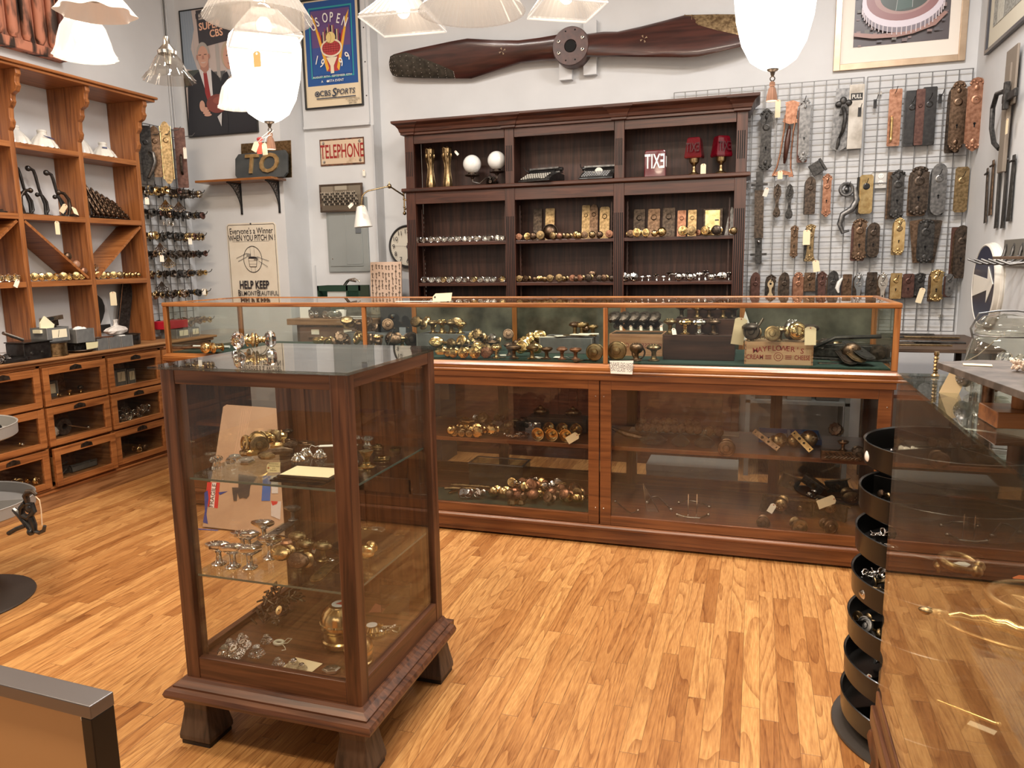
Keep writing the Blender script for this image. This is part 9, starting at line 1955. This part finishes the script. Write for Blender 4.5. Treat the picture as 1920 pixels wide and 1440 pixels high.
# the two lit opal acorns
t=acorn(505,75,228,3.45,'lit white opal acorn pendant lamp on the left, with tassel',1)
o=Vector(t.location);p=at(481,96,d=3.25);T_=THING('price_tag','orange card tag stuck on the left opal pendant lamp','price tag',p);m=M();price_tag(m,(0,0),.036,.064);P(T_,'card',m,flat((.70,.34,.14),.7));P(T_,'eyelet',M().lathe([(.0055,0),(0,.0004)],12,0,False,TR((0,-.0003,-.010),(PI/2,0,0))),WHITE)
for i,(px,py,rz,c_,w_,h_,lab)in enumerate(((482,266,.5,(.80,.74,.60),.028,.045,'cream tag hanging left of the red ribbon tag'),(495,268,-.05,(.82,.74,.60),.026,.052,'cream tag hanging right of the red ribbon tag'),(487,265,.1,(.75,.08,.06),.024,.055,'red card tag hanging among the cream tags'))):
    p=at(px,py,d=3.40+.02*i);T_=THING('price_tag',lab,'price tag',p,(0,rz,0));m=M();price_tag(m,(0,0),w_,h_);P(T_,'card',m,flat(c_,.7));P(T_,'string',M().tube([(0,0,-.006),(.012,0,.02),(.035,.03,.055)],.001,5),WHITE)
p=at(487,261,d=3.41);ONE('red_ribbon','small red ribbon bow above the hanging tags','ribbon',M().sphere(.012,(0,0,0),0,10,(1.4,.7,.8)),flat((.30,.02,.03),.5),p)
t=acorn(1449,-60,130,3.05,'large lit white opal acorn pendant lamp at the top right, with tassel',0)
bulb_light((o.x,o.y,o.z-.16),9,.12);bulb_light((t.location.x,t.location.y,t.location.z-.16),9,.12)
def bell(name_,label,px,py,d,prof,mat,wavy=0,nf=14,light=0,seg=84,cordmat=BLACK,holder=True,rib=0,ribn=40):
    b_=at(px,py,d=d);t=THING('pendant_lamp',label,'pendant lamp',b_);n=seg;V=[];F=[];z1=prof[-1][1]
    for j,(r,z)in enumerate(prof):
        f=(1-z/z1)**2*wavy
        for i in range(n):a=2*PI*i/n;rr=r*(1+f*math.cos(nf*a)+rib*(i%2));V.append((rr*math.cos(a),rr*math.sin(a),z+f*.25*r*math.cos(nf*a)))
    for j in range(len(prof)-1):
        for i in range(n):k=(i+1)%n;F.append((j*n+i,j*n+k,(j+1)*n+k,(j+1)*n+i))
    P(t,'glass_shade',M().add(V,F,0,rib==0),mat);rt=prof[-1][0]
    P(t,'shade_holder',M().lathe([(rt+.006,z1-.012),(rt+.008,z1),(rt*.9,z1+.012),(.014,z1+.028),(.011,z1+.055),(.004,z1+.06)],24),NICKEL if light==0 else CHROME)
    P(t,'cord',M().tube([(0,0,z1+.055),(0,0,ZC-b_.z)],.003,6),cordmat)
    if light:P(t,'bulb',M().sphere(.03,(0,0,z1*.55),0,14,(1,1,1.25)),flat((1,.9,.75),.3,0,'bulb_glow',0,9,(1,.86,.66)));bulb_light(b_+Vector((0,0,z1*.55-.06)),light,.04)
    else:P(t,'bulb_socket',M().lathe([(.012,z1-.05),(.014,z1-.01),(.012,z1)],14),NICKEL)
    return t
RG=ribbed_glow('lit_ribbed_glass',.16,.40);RG2=ribbed_glow('lit_pressed_glass',.55,.2);CG=pane('pressed_clear_glass',(.80,.78,.75),1,.35)
bell('','unlit clear ruffled glass pendant lamp on a black cord',318,152,3.1,[(.100,0),(.092,.010),(.082,.026),(.074,.034),(.068,.048),(.050,.085),(.034,.105),(.030,.115)],CG,.06,14)
bell('','lit ruffled pressed glass pendant lamp at the upper left',161,108,2.3,[(.088,0),(.083,.008),(.076,.026),(.072,.050),(.062,.085),(.040,.118),(.024,.130)],RG2,.05,14,1.6)
bell('','cream ruffled opal pendant shade cut by the photo top, upper left',180,26,2.0,[(.095,0),(.090,.006),(.075,.03),(.05,.06),(.03,.08)],flat((.80,.74,.66),.3,0,'cream_opal',0,.18,(1,.93,.85)),.07,8)
bell('','small lit ruffled glass lamp half behind the left opal acorn',446,203,3.95,[(.098,0),(.092,.010),(.088,.035),(.084,.06),(.072,.10),(.045,.135),(.028,.15)],RG2,.05,14,1.2)
bell('','wide ribbed prismatic glass cone lamp above the left acorn',484,36,2.6,[(.182,0),(.178,.004),(.150,.050),(.095,.120),(.055,.165),(.04,.175)],RG,0,1,1.6,120,BLACK,True,.012)
bell('','wide ribbed prismatic glass cone lamp at the top centre',885,22,2.7,[(.190,0),(.185,.004),(.150,.055),(.095,.125),(.055,.17),(.04,.18)],RG,0,1,1.6,120,BLACK,True,.012)
def square_lamp(px,py,d,r0,r1,h,label,rz,light,lip=.012):
    b_=at(px,py,d=d);t=THING('pendant_lamp',label,'pendant lamp',b_,(0,0,rz));V=[];F=[]
    def ringv(r,z):return[(-r,-r,z),(r,-r,z),(r,r,z),(-r,r,z)]
    for side in range(4):
        n=22;m_=Matrix.Rotation(side*PI/2,4,'Z')
        for i in range(n+1):
            f=-1+2*i/n;off=.0022*(i%2)
            for(r,z)in((r0,0),(r0*1.0,lip),(r1,h)):V.append(m_@Vector((f*r,-r-off,z)))
        base=side*(n+1)*3
        for i in range(n):
            for j in range(2):q_=base+i*3+j;F.append((q_,q_+3,q_+4,q_+1))
    P(t,'glass_shade',M().add(V,F,0,False),RG)
    P(t,'rim',M().tube([(-r0,-r0,0),(r0,-r0,0),(r0,r0,0),(-r0,r0,0)],.0045,6,0,None,True),ribbed_glow('lit_rim_glass',.6,.1))
    P(t,'shade_holder',M().lathe([(r1*1.2,h-.002),(r1,h+.01),(.014,h+.03),(.011,h+.06)],20),CHROME);P(t,'cord',M().tube([(0,0,h+.055),(0,0,ZC-b_.z)],.003,6),BLACK)
    P(t,'bulb',M().sphere(.03,(0,0,h*.5),0,14,(1,1,1.2)),flat((1,.9,.75),.3,0,'bulb_glow',0,9,(1,.86,.66)));bulb_light(b_+Vector((0,0,h*.5-.05)),light,.04);return t
square_lamp(497,78,3.02,.125,.045,.115,'lit square ribbed glass lamp between the cone lamp and the acorn',.75,1.6)
square_lamp(757,46,3.25,.145,.05,.12,'lit square ribbed glass lamp left of the top centre cone',.1,1.6)
square_lamp(1062,20,3.0,.125,.05,.12,'lit square ribbed glass lamp right of the top centre cone',.55,1.6)
# carved wooden relief hanging over the pine shelves
a,b_=at(0,88,x=XL+.02),at(116,118,x=XL+.02)
t=THING('carved_relief','distressed red-brown fluted wooden panel hung over the pine shelves','carved panel',(XL,(a.y+b_.y)/2,b_.z),world=True);DP=mottled('peeling_paint',(.035,.018,.012),(.50,.20,.12),.6,0,14,.3,(1,1,.25),lo=.40,hi=.52)
y1_=b_.y;y0_=y1_-.75;z0_=b_.z
P(t,'back_board',M().box((XL+.003,y0_,z0_),(XL+.03,y1_,z0_+.9)),DP);P(t,'lower_rail',M().box((XL+.03,y0_,z0_),(XL+.07,y1_,z0_+.06)),DP,bevel=.006)
for k in range(7):y=y1_-.07-k*.095;P(t,'flute',M().tube([(XL+.04,y,z0_+.07),(XL+.045,y,z0_+.10),(XL+.045,y,z0_+.9)],[.018,.032,.032],10),DP)
P(t,'side_rail',M().box((XL+.03,y1_-.03,z0_+.06),(XL+.075,y1_,z0_+.9)),flat((.13,.045,.032),.6),bevel=.006)

# low grey shelving under the wire grid, seen through the counter
t=THING('metal_shelving','low grey metal shelving under the wire grid, seen through the counter','shelving unit',(.28,5.4,0),world=True);GS=flat((.16,.17,.165),.55,.2,'grey_steel_paint')
for z in(.12,.50,.86):P(t,'shelf',M().box((-.04,5.2,z),(.60,5.60,z+.02)),GS)
for x in(-.04,.57):
    for y in(5.2,5.57):P(t,'upright',M().box((x,y,0),(x+.03,y+.03,.9)),GS)
for i,(x,w_,h,c_)in enumerate(((.02,.17,.16,(.03,.03,.03)),(.22,.15,.10,(.12,.11,.09)),(.40,.14,.18,(.05,.045,.04)))):ONE('storage_box','%s dark box on the low grey metal shelving'%['left','middle','right'][i],'box',M().box((0,0,0),(w_,.2,h)).box((-.004,-.004,h-.03),(w_+.004,.204,h+.001)),flat(c_,.6),(x,5.26,.5205),bevel=.003)
ONE('flat_carton','grey flat carton lying on the floor behind the counter','carton',M().box((-.30,-.12,0),(.26,.12,.16)).box((-.302,-.125,.12),(.262,.125,.164)),flat((.22,.23,.21),.7),(-.33,4.85,.0005),bevel=.003)

# tidy helper properties
for ob in bpy.data.objects:
    if '_w' in ob:del ob['_w']
